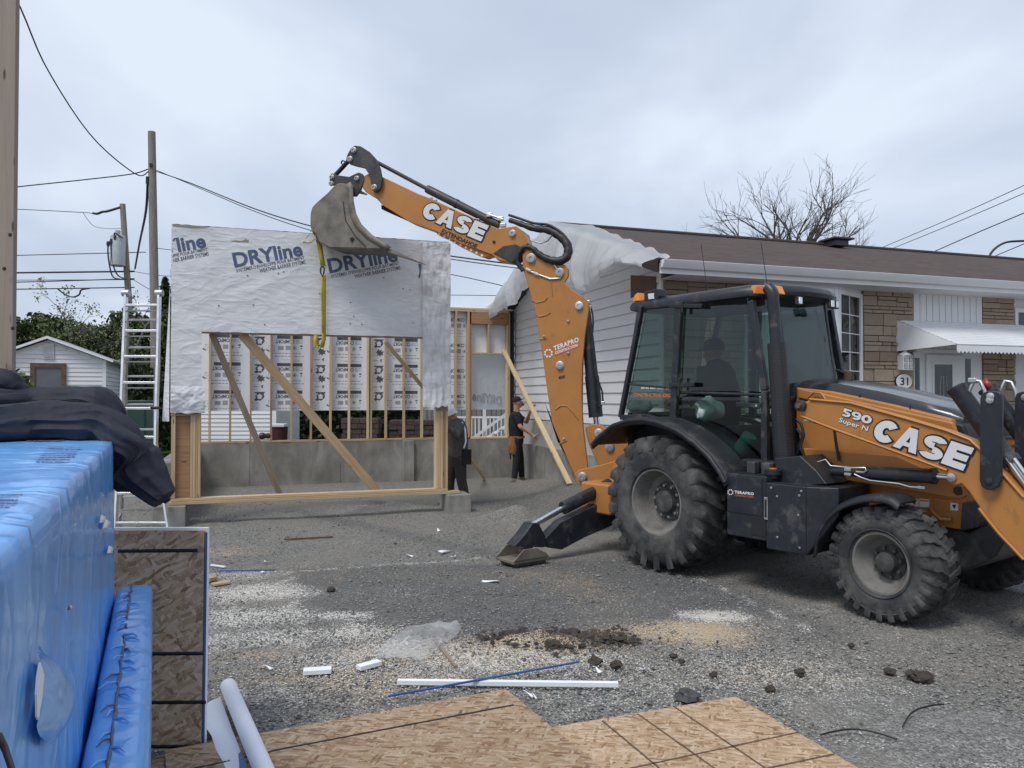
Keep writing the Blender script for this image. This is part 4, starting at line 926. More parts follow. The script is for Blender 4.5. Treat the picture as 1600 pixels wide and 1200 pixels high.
# ---------------------------------------------------------------- wheels
def wheel(cx, cy, Rr, W, rimR, front, side, steer=0.0, par=BH):
    ax = TY*side; c = Tw(cx, cy, Rr); out = ax
    Rm = Matrix.Rotation(steer, 4, 'Z')
    ax = (Rm @ ax); 
    u = UP; v = ax.cross(u)
    h = W/2; b = Rr-.045 if not front else Rr-.022
    # rim
    rd = .10 if not front else .07
    prof = [(rimR+.012, h*.80), (rimR+.014, h*.86), (rimR-.004, h*.86), (rimR-.02, h*.70), (rimR-.035, h*.45), (rimR-.06, h*.20), (rimR*.60, h*.12), (rimR*.58, h*.16), (rimR*.40, h*.16), (0, h*.16)]
    wl = MB().lathe(c, ax, prof, 48, False).build('wheel', 'rim', par, smooth=50)
    hb = MB(); hr = rimR*.36
    hb.lathe(c, ax, [(rimR*.60, h*.125), (rimR*.60, h*.19), (hr*1.1, h*.22), (hr, h*.30), (hr*.96, h*(.52 if front else .42)), (hr*.8, h*(.58 if front else .46)), (0, h*(.58 if front else .46))], 32); hb.build('hub', 'hub', wl, smooth=40)
    nb = 10 if not front else 8
    for k in range(nb):
        a = 2*math.pi*(k+.3)/nb; p = c+(u*math.cos(a)+v*math.sin(a))*rimR*.49
        MB().lathe(p+ax*h*.16, ax, [(.024, 0), (.024, .012), (.016, .013), (.016, .04), (0, .041)], 6).build('wheel_nut', 'bolt' if not front else 'hub', wl, smooth=20)
    # tyre carcass
    m = MB()
    prof = [(rimR+.005, h*.80), (rimR+.03, h*.93), (rimR+(b-rimR)*.45, h*1.0), (rimR+(b-rimR)*.8, h*.97), (b-.02, h*.88), (b, h*.75), (b+.004, 0), (b, -h*.75), (b-.02, -h*.88), (rimR+(b-rimR)*.8, -h*.97), (rimR+(b-rimR)*.45, -h*1.0), (rimR+.03, -h*.93), (rimR+.005, -h*.80)]
    m.ring(c, ax, prof, 72)
    def P(a, r, t): return c+(u*math.cos(a)+v*math.sin(a))*r+ax*t
    # lugs
    nl = 22 if not front else 26
    for sd in (-1, 1):
        for k in range(nl):
            a0 = 2*math.pi*(k+(.5 if sd > 0 else 0))/nl
            segs = [(0.02, 0.), (.25, .035), (.55, .095), (.85, .165), (1.0, .205)] if not front else [(0.05, 0.), (.3, .02), (.5, .06), (.8, .07), (1.0, .105)]
            wdt = [.030, .034, .040, .050, .056] if not front else [.045, .042, .04, .05, .06]
            ring = []
            for (t, da), wd in zip(segs, wdt):
                tt = sd*t*h*.985; a = a0+da*(1.0 if not front else 1.2); rt = Rr-.012*t**3; rb = b-.02-(.06 if t > .9 else 0)
                for (rr_, e) in ((rb, -1.25), (rt, -1.), (rt, 1.), (rb, 1.25)): ring.append(P(a+e*wd*(1.1 if not front else 1.0), rr_, tt))
            # shoulder drop on the side wall
            t, da = segs[-1]; a = a0+da*(1.0 if not front else 1.2); sdw = .10 if not front else .045
            for (rr_, e) in ((Rr-sdw-.06, -.8), (Rr-sdw, -.75), (Rr-sdw, .75), (Rr-sdw-.06, .8)): ring.append(P(a+e*wdt[-1], rr_, sd*h*1.02))
            nn_ = len(ring)//4; fs = []
            for i in range(nn_-1):
                for j in range(3): fs.append((i*4+j, i*4+j+1, i*4+4+j+1, i*4+4+j))
            fs += [(0, 1, 2, 3), ((nn_-1)*4, (nn_-1)*4+1, (nn_-1)*4+2, (nn_-1)*4+3)]
            m.add(ring, fs)
    m.build('tyre', 'tyre', wl, smooth=38)
    if front:
        m = MB(); m.ring(c, ax, [(rimR+.03, h*.97), (rimR+.036, h*1.0), (rimR+.042, h*.97)], 48); m.ring(c, ax, [(b-.05, h*.98), (b-.045, h*1.01), (b-.04, h*.98)], 48); m.build('tyre_bead', 'tyre', wl, smooth=50)
wheel(.04, -.87, .70, .56, .335, False, -1); wheel(.04, .87, .70, .56, .335, False, 1)
st = R(-5)
wheel(2.40, -.87, .465, .37, .235, True, -1, st); wheel(2.40, .87, .465, .37, .235, True, 1, st)
# ---------------------------------------------------------------- chassis and axles
MB().cyl(Tw(.04, -.62, .70), Tw(.04, .62, .70), .17).build('rear_axle', 'steel_dark', BH)
MB().prism([Tw(2.28, -.72, .42), Tw(2.52, -.72, .42), Tw(2.52, -.72, .56), Tw(2.28, -.72, .56)], TY*1.44).build('front_axle', 'steel_dark', BH, bevel=.03)
tbox(-1.0, 2.7, -.36, .36, .62, 1.02, 'chassis', 'black_paint', bevel=.02)
tbox(-1.25, -.75, -1.02, 1.02, .45, .80, 'rear_frame', 'orange', bevel=.03)
MB().prism([Tw(-1.28, -.55, .50), Tw(-.72, -.55, .50), Tw(-.72, -.55, 1.10), Tw(-1.20, -.55, 1.02)], TY*1.1).build('slide_frame', 'orange', BH, bevel=.02)
# ---------------------------------------------------------------- engine bay, side panel, hood
sp1 = tpoly([(1243, 604), (1300, 611), (1400, 633), (1486, 655), (1493, 677), (1515, 690), (1512, 790), (1280, 790), (1255, 720), (1243, 660)], -.47, .94, 'engine_side_panel', 'orange', bevel=.02)
tpoly([(1245, 606), (1488, 660), (1496, 680), (1488, 684), (1300, 634), (1246, 622)], -.52, .05, 'panel_shoulder', 'orange', sp1, bevel=.015)
def hood():
    m = MB(); secs = []
    xs = [(1.20, 1.95, .47), (1.35, 1.985, .47), (1.7, 1.95, .46), (2.1, 1.87, .45), (2.45, 1.775, .43), (2.65, 1.71, .41), (2.74, 1.66, .38)]
    def prof(x, zt, hw):
        zl = tp_z(x)
        return [Tw(x, -hw, zl), Tw(x, -hw*.985, zl+(zt-zl)*.55), Tw(x, -hw*.9, zl+(zt-zl)*.86), Tw(x, -hw*.6, zt-.012), Tw(x, 0, zt), Tw(x, hw*.6, zt-.012), Tw(x, hw*.9, zl+(zt-zl)*.86), Tw(x, hw*.985, zl+(zt-zl)*.55), Tw(x, hw, zl)]
    def tp_z(x): return 1.80-(x-1.2)*.155
    for x, zt, hw in xs: secs += prof(x, zt, hw)
    n = 9; fs = [(i*n+j, i*n+j+1, (i+1)*n+j+1, (i+1)*n+j) for i in range(len(xs)-1) for j in range(n-1)]
    fs += [tuple(range(n)), tuple(range((len(xs)-1)*n, len(xs)*n))]
    m.add(secs, fs); return m.build('hood', 'black_gloss', BH, smooth=45, bevel=0)
hd = hood()
for xq in (1.9, 2.35): MB().prism([Tw(xq, -.47, 1.72-(xq-1.9)*.16), Tw(xq+.008, -.47, 1.72-(xq-1.9)*.16), Tw(xq+.008, -.462, 1.82-(xq-1.9)*.2), Tw(xq, -.462, 1.82-(xq-1.9)*.2)], TY*.01).build('hood_seam', 'black_print', hd)
MB().prism([Tw(2.60, -.42, 1.0), Tw(2.80, -.42, 1.0), Tw(2.82, -.42, 1.42), Tw(2.76, -.42, 1.58), Tw(2.60, -.42, 1.62)], TY*.84).build('grille', 'black_plastic', BH, bevel=.03)
for z in [1.08+.07*k for k in range(6)]: tbox(2.80, 2.835, -.38, .38, z, z+.03, 'grille_bar', 'black_gloss', bevel=.005)
# lower frame plates
tpoly([(1255, 700), (1400, 712), (1480, 748), (1508, 760), (1510, 775), (1500, 780), (1290, 745), (1262, 742)], -.60, .05, 'lift_frame', 'orange', bevel=.01)
MB().cyl(tp(1497, 767, -.612), tp(1497, 767, -.59), .035, 14).build('frame_bore', 'black_print', BH)
fp = tpoly([(1305, 772), (1400, 772), (1508, 785), (1503, 828), (1420, 815), (1330, 800), (1300, 800)], -.52, 1.04, 'front_frame', 'orange', bevel=.01)
for (x0, y0, x1, y1, k) in ((1403, 782, 1421, 791, 0), (1422, 778, 1435, 791, 1), (1436, 779, 1452, 792, 2), (1485, 785, 1497, 797, 3)):
    m = MB(); pts = [tp(x0, y0, -.524), tp(x1, y0+2, -.524), tp(x1, y1+1, -.524), tp(x0, y1, -.524)]; m.prism(pts, TY*.003); dc = m.build('decal', 'white_print', fp)
    m = MB(); cx, cy = (x0+x1)/2, (y0+y1)/2
    if k == 2: m.prism([tp(x0+1, y0+1.5, -.526), tp(x1-1, y0+3, -.526), tp(x1-1, y0+5, -.526), tp(x0+1, y0+4, -.526)], TY*.001); m.build('decal_mark', 'orange_print', dc)
    else: m.prism([tp(cx-3, cy-2, -.526), tp(cx+3, cy-3, -.526), tp(cx+1, cy+4, -.526), tp(cx-2, cy+2, -.526)], TY*.001); m.build('decal_mark', 'black_print', dc)
m = MB(); m.tube([tp(1453, 792, -.53), tp(1460, 803, -.57), tp(1470, 811, -.58), tp(1485, 812, -.56), tp(1484, 808, -.53)], .014, 8); m.build('grab_handle', 'orange', fp)
tpoly([(1503, 785), (1528, 786), (1520, 826), (1500, 830)], -.56, 1.12, 'front_bracket', 'charcoal', bevel=.01)
tpoly([(1468, 818), (1510, 832), (1545, 818), (1565, 832), (1570, 846), (1556, 870), (1530, 884), (1505, 893), (1490, 890), (1462, 850)], -.48, .96, 'front_weight', 'charcoal', bevel=.02)
# ---------------------------------------------------------------- loader arms, links, cylinders
arm_pts = [(1249, 640), (1254, 629), (1266, 624), (1330, 630), (1420, 655), (1480, 673), (1516, 687), (1532, 702), (1562, 734), (1600, 777), (1660, 846), (1640, 912), (1600, 874), (1560, 832), (1530, 794), (1512, 768), (1502, 757), (1491, 760), (1480, 753), (1477, 742), (1480, 735), (1440, 720), (1300, 669), (1252, 650)]
far = []
for y in (-.93, .80):
    P = [tp(*p, -.93) for p in arm_pts]; dy = TY*(y+.93)
    a_ = MB().prism([p+dy for p in P], TY*.13).build('loader_arm', 'orange', BH, bevel=.018)
    # raised edge flanges on the arm
    for idx in (range(2, 10), range(12, 15), range(20, 24)):
        m = MB(); pts = [P[i]+dy-TY*.004 for i in idx]; m.tube(pts, .014, 6); m.build('arm_flange', 'orange', a_, smooth=60)
    c0 = tp(1253, 634, -.93)+dy; MB().lathe(c0-TY*.05, TY, [(.03, 0), (.05, .01), (.05, .05)], 16).build('arm_pivot', 'steel_dark', a_)
    if y < 0: MB().lathe(c0-TY*.065, TY, [(.022, 0), (.024, .02)], 12).build('pivot_cap', 'brown_wood', a_)
    # link plate
    lk = [tp(*p, -1.0)+dy for p in [(1531, 622), (1534, 614), (1543, 611), (1557, 611), (1564, 615), (1566, 624), (1564, 750), (1560, 760), (1550, 766), (1540, 765), (1533, 760), (1530, 750)]]
    l_ = MB().prism(lk, TY*.035).build('bucket_link', 'black_paint', BH, bevel=.008)
    for q in ((1548, 619), (1547, 625), (1545, 752)):
        MB().lathe(tp(*q, -1.0)+dy, -TY, [(.026, 0), (.026, .008), (.017, .010), (.017, .018), (0, .02)], 14).build('link_pin', 'zinc' if q[1] < 700 else 'steel_dark', l_)
    # tilt cylinder
    A, B = tp(1494, 606, -.80)+dy, tp(1580, 725, -.80)+dy; d_ = (B-A).normalized(); cy = MB(); cy.tube([A, A+d_*.02, A+d_*.03, B-d_*.05, B-d_*.05, B], [.075, .075, .068, .068, .078, .078], 20); tc_ = cy.build('tilt_cylinder', 'black_paint', BH, smooth=40)
    MB().cyl(B-d_*.02, B+d_*.62, .036).build('cylinder_rod', 'chrome', tc_)
    fit = MB(); fit.tube([A+d_*.06+TX*.06+UP*.02, A+d_*.0+TX*.13+UP*.06, A+TX*.17+UP*.045, A+TX*.20-UP*.02, A+TX*.21-UP*.12, A+TX*.27-UP*.25], .014, 8); fit.build('hydraulic_line', 'zinc', tc_, smooth=60)
    m = MB(); m.box(A+TX*.12+UP*.055, TX, TY, UP, .06, .05, .04); m.build('line_elbow', 'zinc', tc_, bevel=.01)
    for dd in (.0, .05):
        m = MB(); m.cyl(tp(1572, 716, -.86)+dy+TX*dd, tp(1572, 716, -.86)+dy+TX*dd+d_*.7, .016); m.build('tilt_line', 'zinc', tc_, smooth=60)
    # lift cylinder
    A, B = tp(1300, 737, -.80)+dy, tp(1462, 744, -.80)+dy; d_ = (B-A).normalized(); L_ = (B-A).length
    lc = MB(); lc.tube([A, A+d_*L_*.35, A+d_*L_*.35, B-d_*.03, B-d_*.03, B], [.035, .035, .058, .058, .064, .064], 18); lc_ = lc.build('lift_cylinder', 'black_paint', BH, smooth=40)
    E_ = tp(1487, 746, -.80)+dy; MB().cyl(B-d_*.01, E_, .024).build('cylinder_rod', 'chrome', lc_)
    MB().lathe(tp(1487, 746, -.94)+dy, -TY, [(.033, 0), (.033, .012), (.024, .015), (0, .017)], 18).build('lift_pin', 'zinc', a_)
    for pts in ([(1278, 722), (1290, 718), (1298, 728), (1330, 731), (1352, 731), (1354, 735), (1350, 738), (1338, 737)], [(1335, 741), (1345, 746), (1360, 751), (1405, 756), (1422, 761), (1440, 762)], [(1258, 656), (1262, 658), (1275, 661), (1295, 665)]):
        m = MB(); m.tube([tp(*p, -.87)+dy for p in pts], .0085, 8); m.build('hydraulic_line', 'zinc', lc_, smooth=60)
    for q in ((1325, 734), (1325, 741), (1440, 762), (1262, 657)):
        c = tp(*q, -.87)+dy; MB().box(c, TX, TY, UP, .06, .03, .025).build('line_fitting', 'zinc', lc_, bevel=.005)
# inner twin of the near linkage
dy = TY*.60
l_ = MB().prism([tp(*p, -1.0)+dy for p in [(1531, 622), (1534, 614), (1543, 611), (1557, 611), (1564, 615), (1566, 624), (1564, 750), (1560, 760), (1550, 766), (1540, 765), (1533, 760), (1530, 750)]], TY*.035).build('bucket_link', 'black_paint', BH, bevel=.008)
MB().lathe(tp(1548, 621, -1.0)+dy, -TY, [(.026, 0), (.026, .008), (.017, .010), (.017, .018), (0, .02)], 14).build('link_pin', 'zinc', l_)
A, B = tp(1494, 606, -.80)+TY*.47+TX*.03, tp(1580, 725, -.80)+TY*.47+TX*.03; d_ = (B-A).normalized(); tc_ = MB().tube([A, A+d_*.02, A+d_*.03, B], [.075, .075, .068, .068], 20).build('tilt_cylinder', 'black_paint', BH, smooth=40)
MB().tube([A+d_*.06+TX*.06+UP*.02, A+TX*.13+UP*.06, A+TX*.17+UP*.045, A+TX*.20-UP*.02, A+TX*.21-UP*.12, A+TX*.27-UP*.25], .014, 8).build('hydraulic_line', 'zinc', tc_, smooth=60)
m = MB(); m.add([tp(1532, 597, -.7), tp(1540, 591, -.7), tp(1551, 604, -.7), tp(1541, 611, -.7)], [(0, 1, 2, 3)]); m.build('bucket_indicator', 'red_paint', BH, solid=.02)
MB().cyl(Tw(3.05, -.9, 1.12), Tw(3.05, .85, 1.12), .06).build('cross_tube', 'black_paint', BH)
# the hidden remainder of the arms, and the loader bucket beyond the frame
for y in (-.93, .80):
    e0 = tp(1650, 880, -.93)+TY*(y+.93+.06); MB().beam(e0, Tw(4.02, y+.065, .25), .12, .2).build('arm_end', 'orange', BH, bevel=.015)
def lbucket():
    pr = [(3.98, .62), (3.92, .35), (3.98, .12), (4.15, .04), (4.85, .03)]; pr2 = [(x+.03, z+.025) for x, z in pr]
    m = MB(); pts = [Tw(x, -1.15, z) for x, z in pr]+[Tw(x, -1.15, z) for x, z in reversed(pr2)]
    m.prism(pts, TY*2.3); b = m.build('loader_bucket', 'steel_dark', BH)
    for y in (-1.16, 1.13): MB().prism([Tw(x, y, z) for x, z in [(3.98, .64), (3.91, .35), (3.97, .11), (4.15, .02), (4.85, .02), (4.5, .45)]], TY*.03).build('bucket_side', 'steel_dark', b)
lbucket()
# lettering on the near arm
def tq(px, py): return tp(px, py, -.93)
offw = -TY
for word, p0, p1, pt in (('CASE', (1361, 685), (1506, 735.5), (1375.5, 652.5)), ('590', (1315, 649), (1361, 663.5), (1319, 637))):
    block_text(MB(), word, tq(*p0), tq(*p1), tq(*pt), offw*.003, .075).build('lettering_outline', 'black_print', BH, smooth=0, fixn=False)
    block_text(MB(), word, tq(*p0), tq(*p1), tq(*pt), offw*.010).build('lettering', 'silver_print', BH, smooth=0, fixn=False)
m = MB(); text_on(m, 'Super N', tq(1310, 661), tq(1355, 676), tq(1313, 652), offw*.004, bold=.055, space=1.02, box=.025); m.build('lettering_outline', 'black_print', BH, smooth=0, fixn=False)
m = MB(); text_on(m, 'Super N', tq(1310, 661), tq(1355, 676), tq(1313, 652), offw*.0065, bold=.025, space=1.02); m.build('lettering', 'silver_print', BH, smooth=0, fixn=False)
# ---------------------------------------------------------------- fenders, boxes, steps
def fender(pts, y0, y1, name, th=.03):
    P = [tp(*p, y0) for p in pts]; m = MB(); m.grid(lambda u, v: P_at(P, u)+TY*((y1-y0)*v)-UP*.05*max(0, (.12-v)/.12)**2, 40, 6)
    return m.build(name, 'black_plastic', BH, smooth=60, solid=th)
def P_at(P, u):
    n = len(P)-1; x = min(u*n, n-1e-6); i = int(x); t = x-i
    p0, p1, p2, p3 = P[max(0, i-1)], P[i], P[i+1], P[min(n, i+2)]
    return .5*((2*p1)+(p2-p0)*t+(2*p0-5*p1+4*p2-p3)*t*t+(3*p1-p0-3*p2+p3)*t**3)
rf = [(925, 694), (938, 679), (957, 664), (980, 656), (1005, 654), (1030, 659), (1058, 671), (1085, 690), (1108, 712), (1124, 735), (1133, 752)]
fender(rf, -1.16, -.62, 'rear_fender'); 
P = [tp(*p, -1.16) for p in rf]; m = MB(); m.grid(lambda u, v: P_at(P, u)+TY*(1.78+.54*v), 40, 4); m.build('rear_fender', 'black_plastic', BH, smooth=60, solid=.03)
m = MB(); m.tube([p-UP*.012 for p in P], .026, 8); m.build('fender_lip', 'black_plastic', BH, smooth=60)
ff_ = [(1272, 862), (1276, 835), (1286, 812), (1305, 792), (1332, 779), (1362, 774), (1388, 778), (1402, 788)]
fender(ff_, -1.10, -.80, 'front_fender', .02)
P = [tp(*p, -1.10) for p in ff_]; m = MB(); m.grid(lambda u, v: P_at(P, u)+TY*(1.72+.48*v), 30, 3); m.build('front_fender', 'black_plastic', BH, smooth=60, solid=.02)
# side boxes
X1, X2, X3 = .955, 1.40, 1.80
b1 = tbox(X1, X2-.008, -1.12, -.42, .50, 1.08, 'battery_box', 'black_paint', bevel=.012)
tbox(X1+.012, X2-.05, -1.127, -1.119, .72, 1.06, 'box_lid', 'black_paint', b1, bevel=.004)
tbox(X1+.28, X2-.01, -1.126, -1.1205, .54, .71, 'box_panel', 'black_print', b1, bevel=.003)
b2 = tbox(X2, X3, -1.14, -.42, .44, 1.03, 'fuel_tank', 'black_paint', bevel=.012)
for (x, z) in ((X2+.06, .99), (X2+.34, .95), (X2+.34, .50), (X2+.12, .56), (X2+.36, .99), (X2+.12, .92), (X2+.33, .78)):
    MB().lathe(Tw(x, -1.14, z), -TY, [(.011, 0), (.011, .006), (0, .008)], 8).build('tank_bolt', 'bolt', b2)
tbox(X2-.015, X2+.022, -1.146, -1.1405, .70, .90, 'tank_handle', 'zinc', b2, bevel=.003)
tbox(X2-.006, X2+.013, -1.149, -1.1465, .72, .88, 'handle_slot', 'black_print', b2, bevel=0)
MB().prism([Tw(X3, -1.14, .44), Tw(X3+.22, -1.0, .80), Tw(X3+.22, -1.0, 1.03), Tw(X3, -1.14, 1.03)], TY*.5).build('tank_nose', 'black_paint', b2, bevel=.01)
MB().prism([tp(1210, 716, -.95), tp(1250, 712, -.95), tp(1275, 735, -.95), tp(1292, 757, -.95), tp(1213, 762, -.95)], TY*.45).build('step_cover', 'black_paint', BH, bevel=.012)
c = Tw(X2-.02, -1.0, 1.10); cp_ = MB().lathe(c-UP*.04, UP, [(.05, 0), (.05, .03), (.075, .035), (.075, .075), (.05, .08), (0, .082)], 16).build('fuel_cap', 'black_plastic', BH); MB().lathe(c+UP*.042, UP, [(.035, 0), (.035, .008), (0, .009)], 14).build('cap_disc', 'orange_print', cp_)
for x in (X1+.12, X1+.28): tbox(x, x+.09, -.98, -.9, 1.08, 1.19, 'step_bracket', 'hub', bevel=.01)
tbox(X1, X2, -.9, -.75, 1.12, 1.20, 'cab_step', 'black_print', bevel=.01)
# company decal: gear ring, name, small tag line
def terapro(pl, off, c, r, n0, n1, nt, t0, t1, tt, par, tagmat='orange_print'):
    m = MB(); C0 = pl(*c); ex = (pl(c[0]+r, c[1])-C0); ey = (pl(c[0], c[1]-r)-C0)
    for k in range(8):
        a0, a1 = math.pi*(k/4)+.10, math.pi*((k+1)/4)-.10; q = []
        for a, s_ in ((a0, 1.), (a1, 1.), (a1, .72), (a0, .72)): q.append(C0+ex*math.cos(a)*s_+ey*math.sin(a)*s_+off)
        am = (a0+a1)/2; q.insert(1, C0+(ex*math.cos(am)+ey*math.sin(am))*1.18+off)
        m.add(q, [tuple(range(5))])
    text_on(m, 'TERAPRO', pl(*n0), pl(*n1), pl(*nt), off, bold=.03, space=1.1, res=2); m.build('company_decal', 'white_print', par, smooth=0, fixn=False)
    m = MB(); text_on(m, 'CONSTRUCTION', pl(*t0), pl(*t1), pl(*tt), off, bold=.02, res=2); m.build('company_tagline', tagmat, par, smooth=0, fixn=False)
terapro(lambda x, y: tp(x, y, -1.128), -TY*.002, (1141.5, 769), 4.2, (1148, 771), (1178, 774), (1148, 766.5), (1148, 775), (1177, 778), (1148, 772.3), b1)
# ---------------------------------------------------------------- cab
def cabp(px, py): return tp(px, py, -.80)
cabn = MB()
def rect_tube(pts, w_, mt='black_paint', name='cab_pillar', par=None):
    m = MB(); m.tube(pts, w_, 8); return m.build(name, mt, par or cab, smooth=50)
# roof
def ringp(k, z, dx=0.0): return [Tw(x*k+dx+.25*(1-k), y*k*.87-.125, z) for x, y in ((-.66, -.70), (-.64, -.76), (.3, -.78), (.96, -.77), (1.22, -.50), (1.30, -.25), (1.32, 0), (1.30, .25), (1.22, .50), (.96, .77), (.3, .78), (-.64, .76), (-.66, .70))]
m = MB(); lv = [(.95, 2.77), (1.0, 2.782), (1.01, 2.82), (.99, 2.865), (.95, 2.888), (.90, 2.90), (.45, 2.915)]; pts_ = []
for k, z in lv: pts_ += ringp(k, z)
nn = 13; m.add(pts_, [(i*nn+j, i*nn+(j+1) % nn, (i+1)*nn+(j+1) % nn, (i+1)*nn+j) for i in range(len(lv)-1) for j in range(nn)]+[tuple(range(nn)), tuple(range((len(lv)-1)*nn, len(lv)*nn))])
cab = m.build('cab_roof', 'black_paint', BH, smooth=40)
def pillar(a, b, w_=.05, d_=.05, nm='cab_pillar', mt='black_paint'): return MB().beam(a, b, w_, d_, side=TY).build(nm, mt, cab, bevel=.012)
CY = -.125
mir = lambda p: (lambda l: Tw(l.x, 2*CY-l.y, l.z))(TF.l(p))
pil = dict(rear=((1003, 478), (970, 652)), bp=((1062, 472), (1053, 655)), ap=((1174, 470), (1196, 610)), al=((1196, 610), (1196, 735)))
for k, (a, b) in pil.items():
    A, B = cabp(*a), cabp(*b); w_ = {'rear': .055, 'bp': .085, 'ap': .07, 'al': .07}[k]
    pillar(A, B, w_, .06); pillar(mir(A), mir(B), w_, .06)
low = [(970, 652), (1010, 651), (1053, 662), (1090, 684), (1118, 708), (1140, 728), (1196, 737)]
for f_ in (lambda p: p, mir):
    P = [f_(cabp(*p)) for p in low]
    for i in range(len(P)-1): pillar(P[i], P[i+1], .06, .05, 'cab_sill')
bar = [cabp(1058, 613), cabp(1196, 617)]; pillar(*bar, .03, .05, 'door_bar'); pillar(*[mir(p) for p in bar], .03, .05, 'door_bar')
pillar(cabp(982, 600), cabp(1056, 607), .02, .035, 'window_bar')
# side glass
def pane(pts, name, par=None):
    P = [cabp(*p)+TY*.02 for p in pts]
    g = MB().prism(P, TY*.008).build(name, 'cab_glass', cab, smooth=0)
    MB().prism([mir(p) for p in P], -TY*.008).build(name, 'cab_glass', cab, smooth=0); return g
qg = pane([(1008, 484), (1056, 480), (1050, 650), (975, 645)], 'quarter_glass')
dg = pane([(1067, 480), (1170, 475), (1190, 612), (1062, 610)], 'door_glass')
pane([(1062, 620), (1190, 621), (1192, 728), (1145, 722), (1093, 678), (1060, 655)], 'lower_door_glass')
# hinges, handle
for (q0, q1) in (((1046, 478), (1097, 478)), ((1046, 602), (1085, 601))):
    a, b = tp(*q0, -.845), tp(*q1, -.845); MB().beam(a, b, .02, .045, side=UP).build('door_hinge', 'black_plastic', cab, bevel=.008)
pillar(tp(1066, 470, -.85), tp(1066, 490, -.85), .03, .03, 'hinge_barrel', 'black_plastic'); pillar(tp(1062, 590, -.85), tp(1060, 620, -.85), .03, .03, 'hinge_barrel', 'black_plastic')
MB().beam(tp(1150, 632, -.845), tp(1188, 634, -.845), .02, .05, side=UP).build('door_handle', 'black_plastic', cab, bevel=.012); MB().lathe(tp(1182, 634, -.856), -TY, [(.012, 0), (.012, .006), (0, .007)], 10).build('door_lock', 'zinc', cab)
# front and rear glass
FT, FBt = [Tw(1.10, CY-.41, 2.78), Tw(1.10, CY+.41, 2.78)], [Tw(1.24, CY+.41, 1.80), Tw(1.24, CY-.41, 1.80)]
MB().prism(FT+FBt, TX*.008).build('windshield', 'cab_glass', cab, smooth=0)
for s_ in (-1, 1):
    pillar(Tw(1.10, CY+.41*s_, 2.79), Tw(1.24, CY+.41*s_, 1.78), .035, .04); pillar(Tw(1.24, CY+.41*s_, 1.78), Tw(1.24, CY+.41*s_, 1.1), .04, .05)
    MB().prism([Tw(.95, CY+.665*s_, 2.77), Tw(1.08, CY+.43*s_, 2.77), Tw(1.22, CY+.43*s_, 1.82), Tw(1.13, CY+.665*s_, 1.82)], TX*.006).build('corner_glass', 'cab_glass', cab, smooth=0)
pillar(Tw(1.24, CY-.41, 1.78), Tw(1.24, CY+.41, 1.78), .05, .05, 'cowl_bar')
MB().prism([Tw(-.60, -.74, 2.77), Tw(-.60, .49, 2.77), Tw(-.80, .49, 1.66), Tw(-.80, -.74, 1.66)], TX*.008).build('rear_window', 'cab_glass', cab, smooth=0)
MB().prism([Tw(-.80, -.76, 1.0), Tw(1.28, -.76, 1.0), Tw(1.28, -.76, 1.10), Tw(-.8, -.76, 1.10)], TY*1.27).build('cab_floor', 'black_print', cab)
MB().prism([Tw(1.21, -.46, 1.1), Tw(1.25, -.46, 1.1), Tw(1.25, -.46, 1.77), Tw(1.21, -.46, 1.77)], TY*.72).build('firewall', 'black_plastic', cab)
MB().abox(-.78, -.72, -.7, .45, 1.05, 1.62, TF).build('rear_panel', 'black_plastic', cab)
# roof lamps
tpoly([(1166, 459), (1174, 446), (1211, 446), (1216, 459)], -.765, .12, 'beacon_lamp', 'amber', cab, bevel=.01)
tpoly([(1182, 447), (1200, 447), (1200, 456), (1180, 456)], -.769, .004, 'beacon_label', 'orange_print', cab, bevel=0)
tpoly([(988, 471), (991, 461), (996, 457), (999, 470)], -.76, .2, 'rear_indicator', 'amber', cab, bevel=.008)
tpoly([(1006, 456), (1028, 451), (1030, 462), (1026, 472), (1006, 471)], -.775, .12, 'work_lamp', 'black_plastic', cab, bevel=.01); tpoly([(1012, 459), (1021, 458), (1022, 467), (1013, 468)], -.782, .01, 'lamp_lens', 'lamp_glass', cab, bevel=.004)
for (y, x) in ((-.42, 1.25), (.07, 1.29), (.17, 1.28)):
    MB().abox(x, x+.04, y-.035, y+.035, 2.69, 2.775, TF).build('front_work_lamp', 'black_plastic', cab, bevel=.008); MB().abox(x+.041, x+.046, y-.026, y+.026, 2.70, 2.765, TF).build('lamp_lens', 'lamp_glass', cab, bevel=.003)
for q in ((1105, 445), (1200, 446)):
    a = tp(*q, -.5); MB().tube([a-UP*.05, a+UP*.45-TX*.08], .004, 5).build('antenna', 'wire', cab)
# exhaust stack with perforated guard
e0, e1 = tp(1226, 722, -.79), tp(1208, 466, -.79)
MB().tube([e0, e0+(e1-e0)*.72, e0+(e1-e0)*.72], [.095, .082, .06], 18).build('exhaust_guard', 'black_print', BH, smooth=50)
m = MB(); du = (e1-e0)
for i in range(34):
    for k in range(7):
        a = math.pi*(.95+k*.16); c = e0+du*(.03+.66*i/34); r_ = .0955-.013*(i/34); n_ = (TX*math.cos(a)+TY*math.sin(a)); m.box(c+n_*r_, n_, UP, n_.cross(UP), .002, .008, .008)
m.build('guard_perforations', 'hub', BH, smooth=0)
MB().tube([e0, e1, e1+UP*.03, e1+UP*.07-TX*.02, e1+UP*.11-TX*.06], [.055, .055, .058, .06, .055], 16).build('exhaust_pipe', 'black_paint', BH, smooth=60)
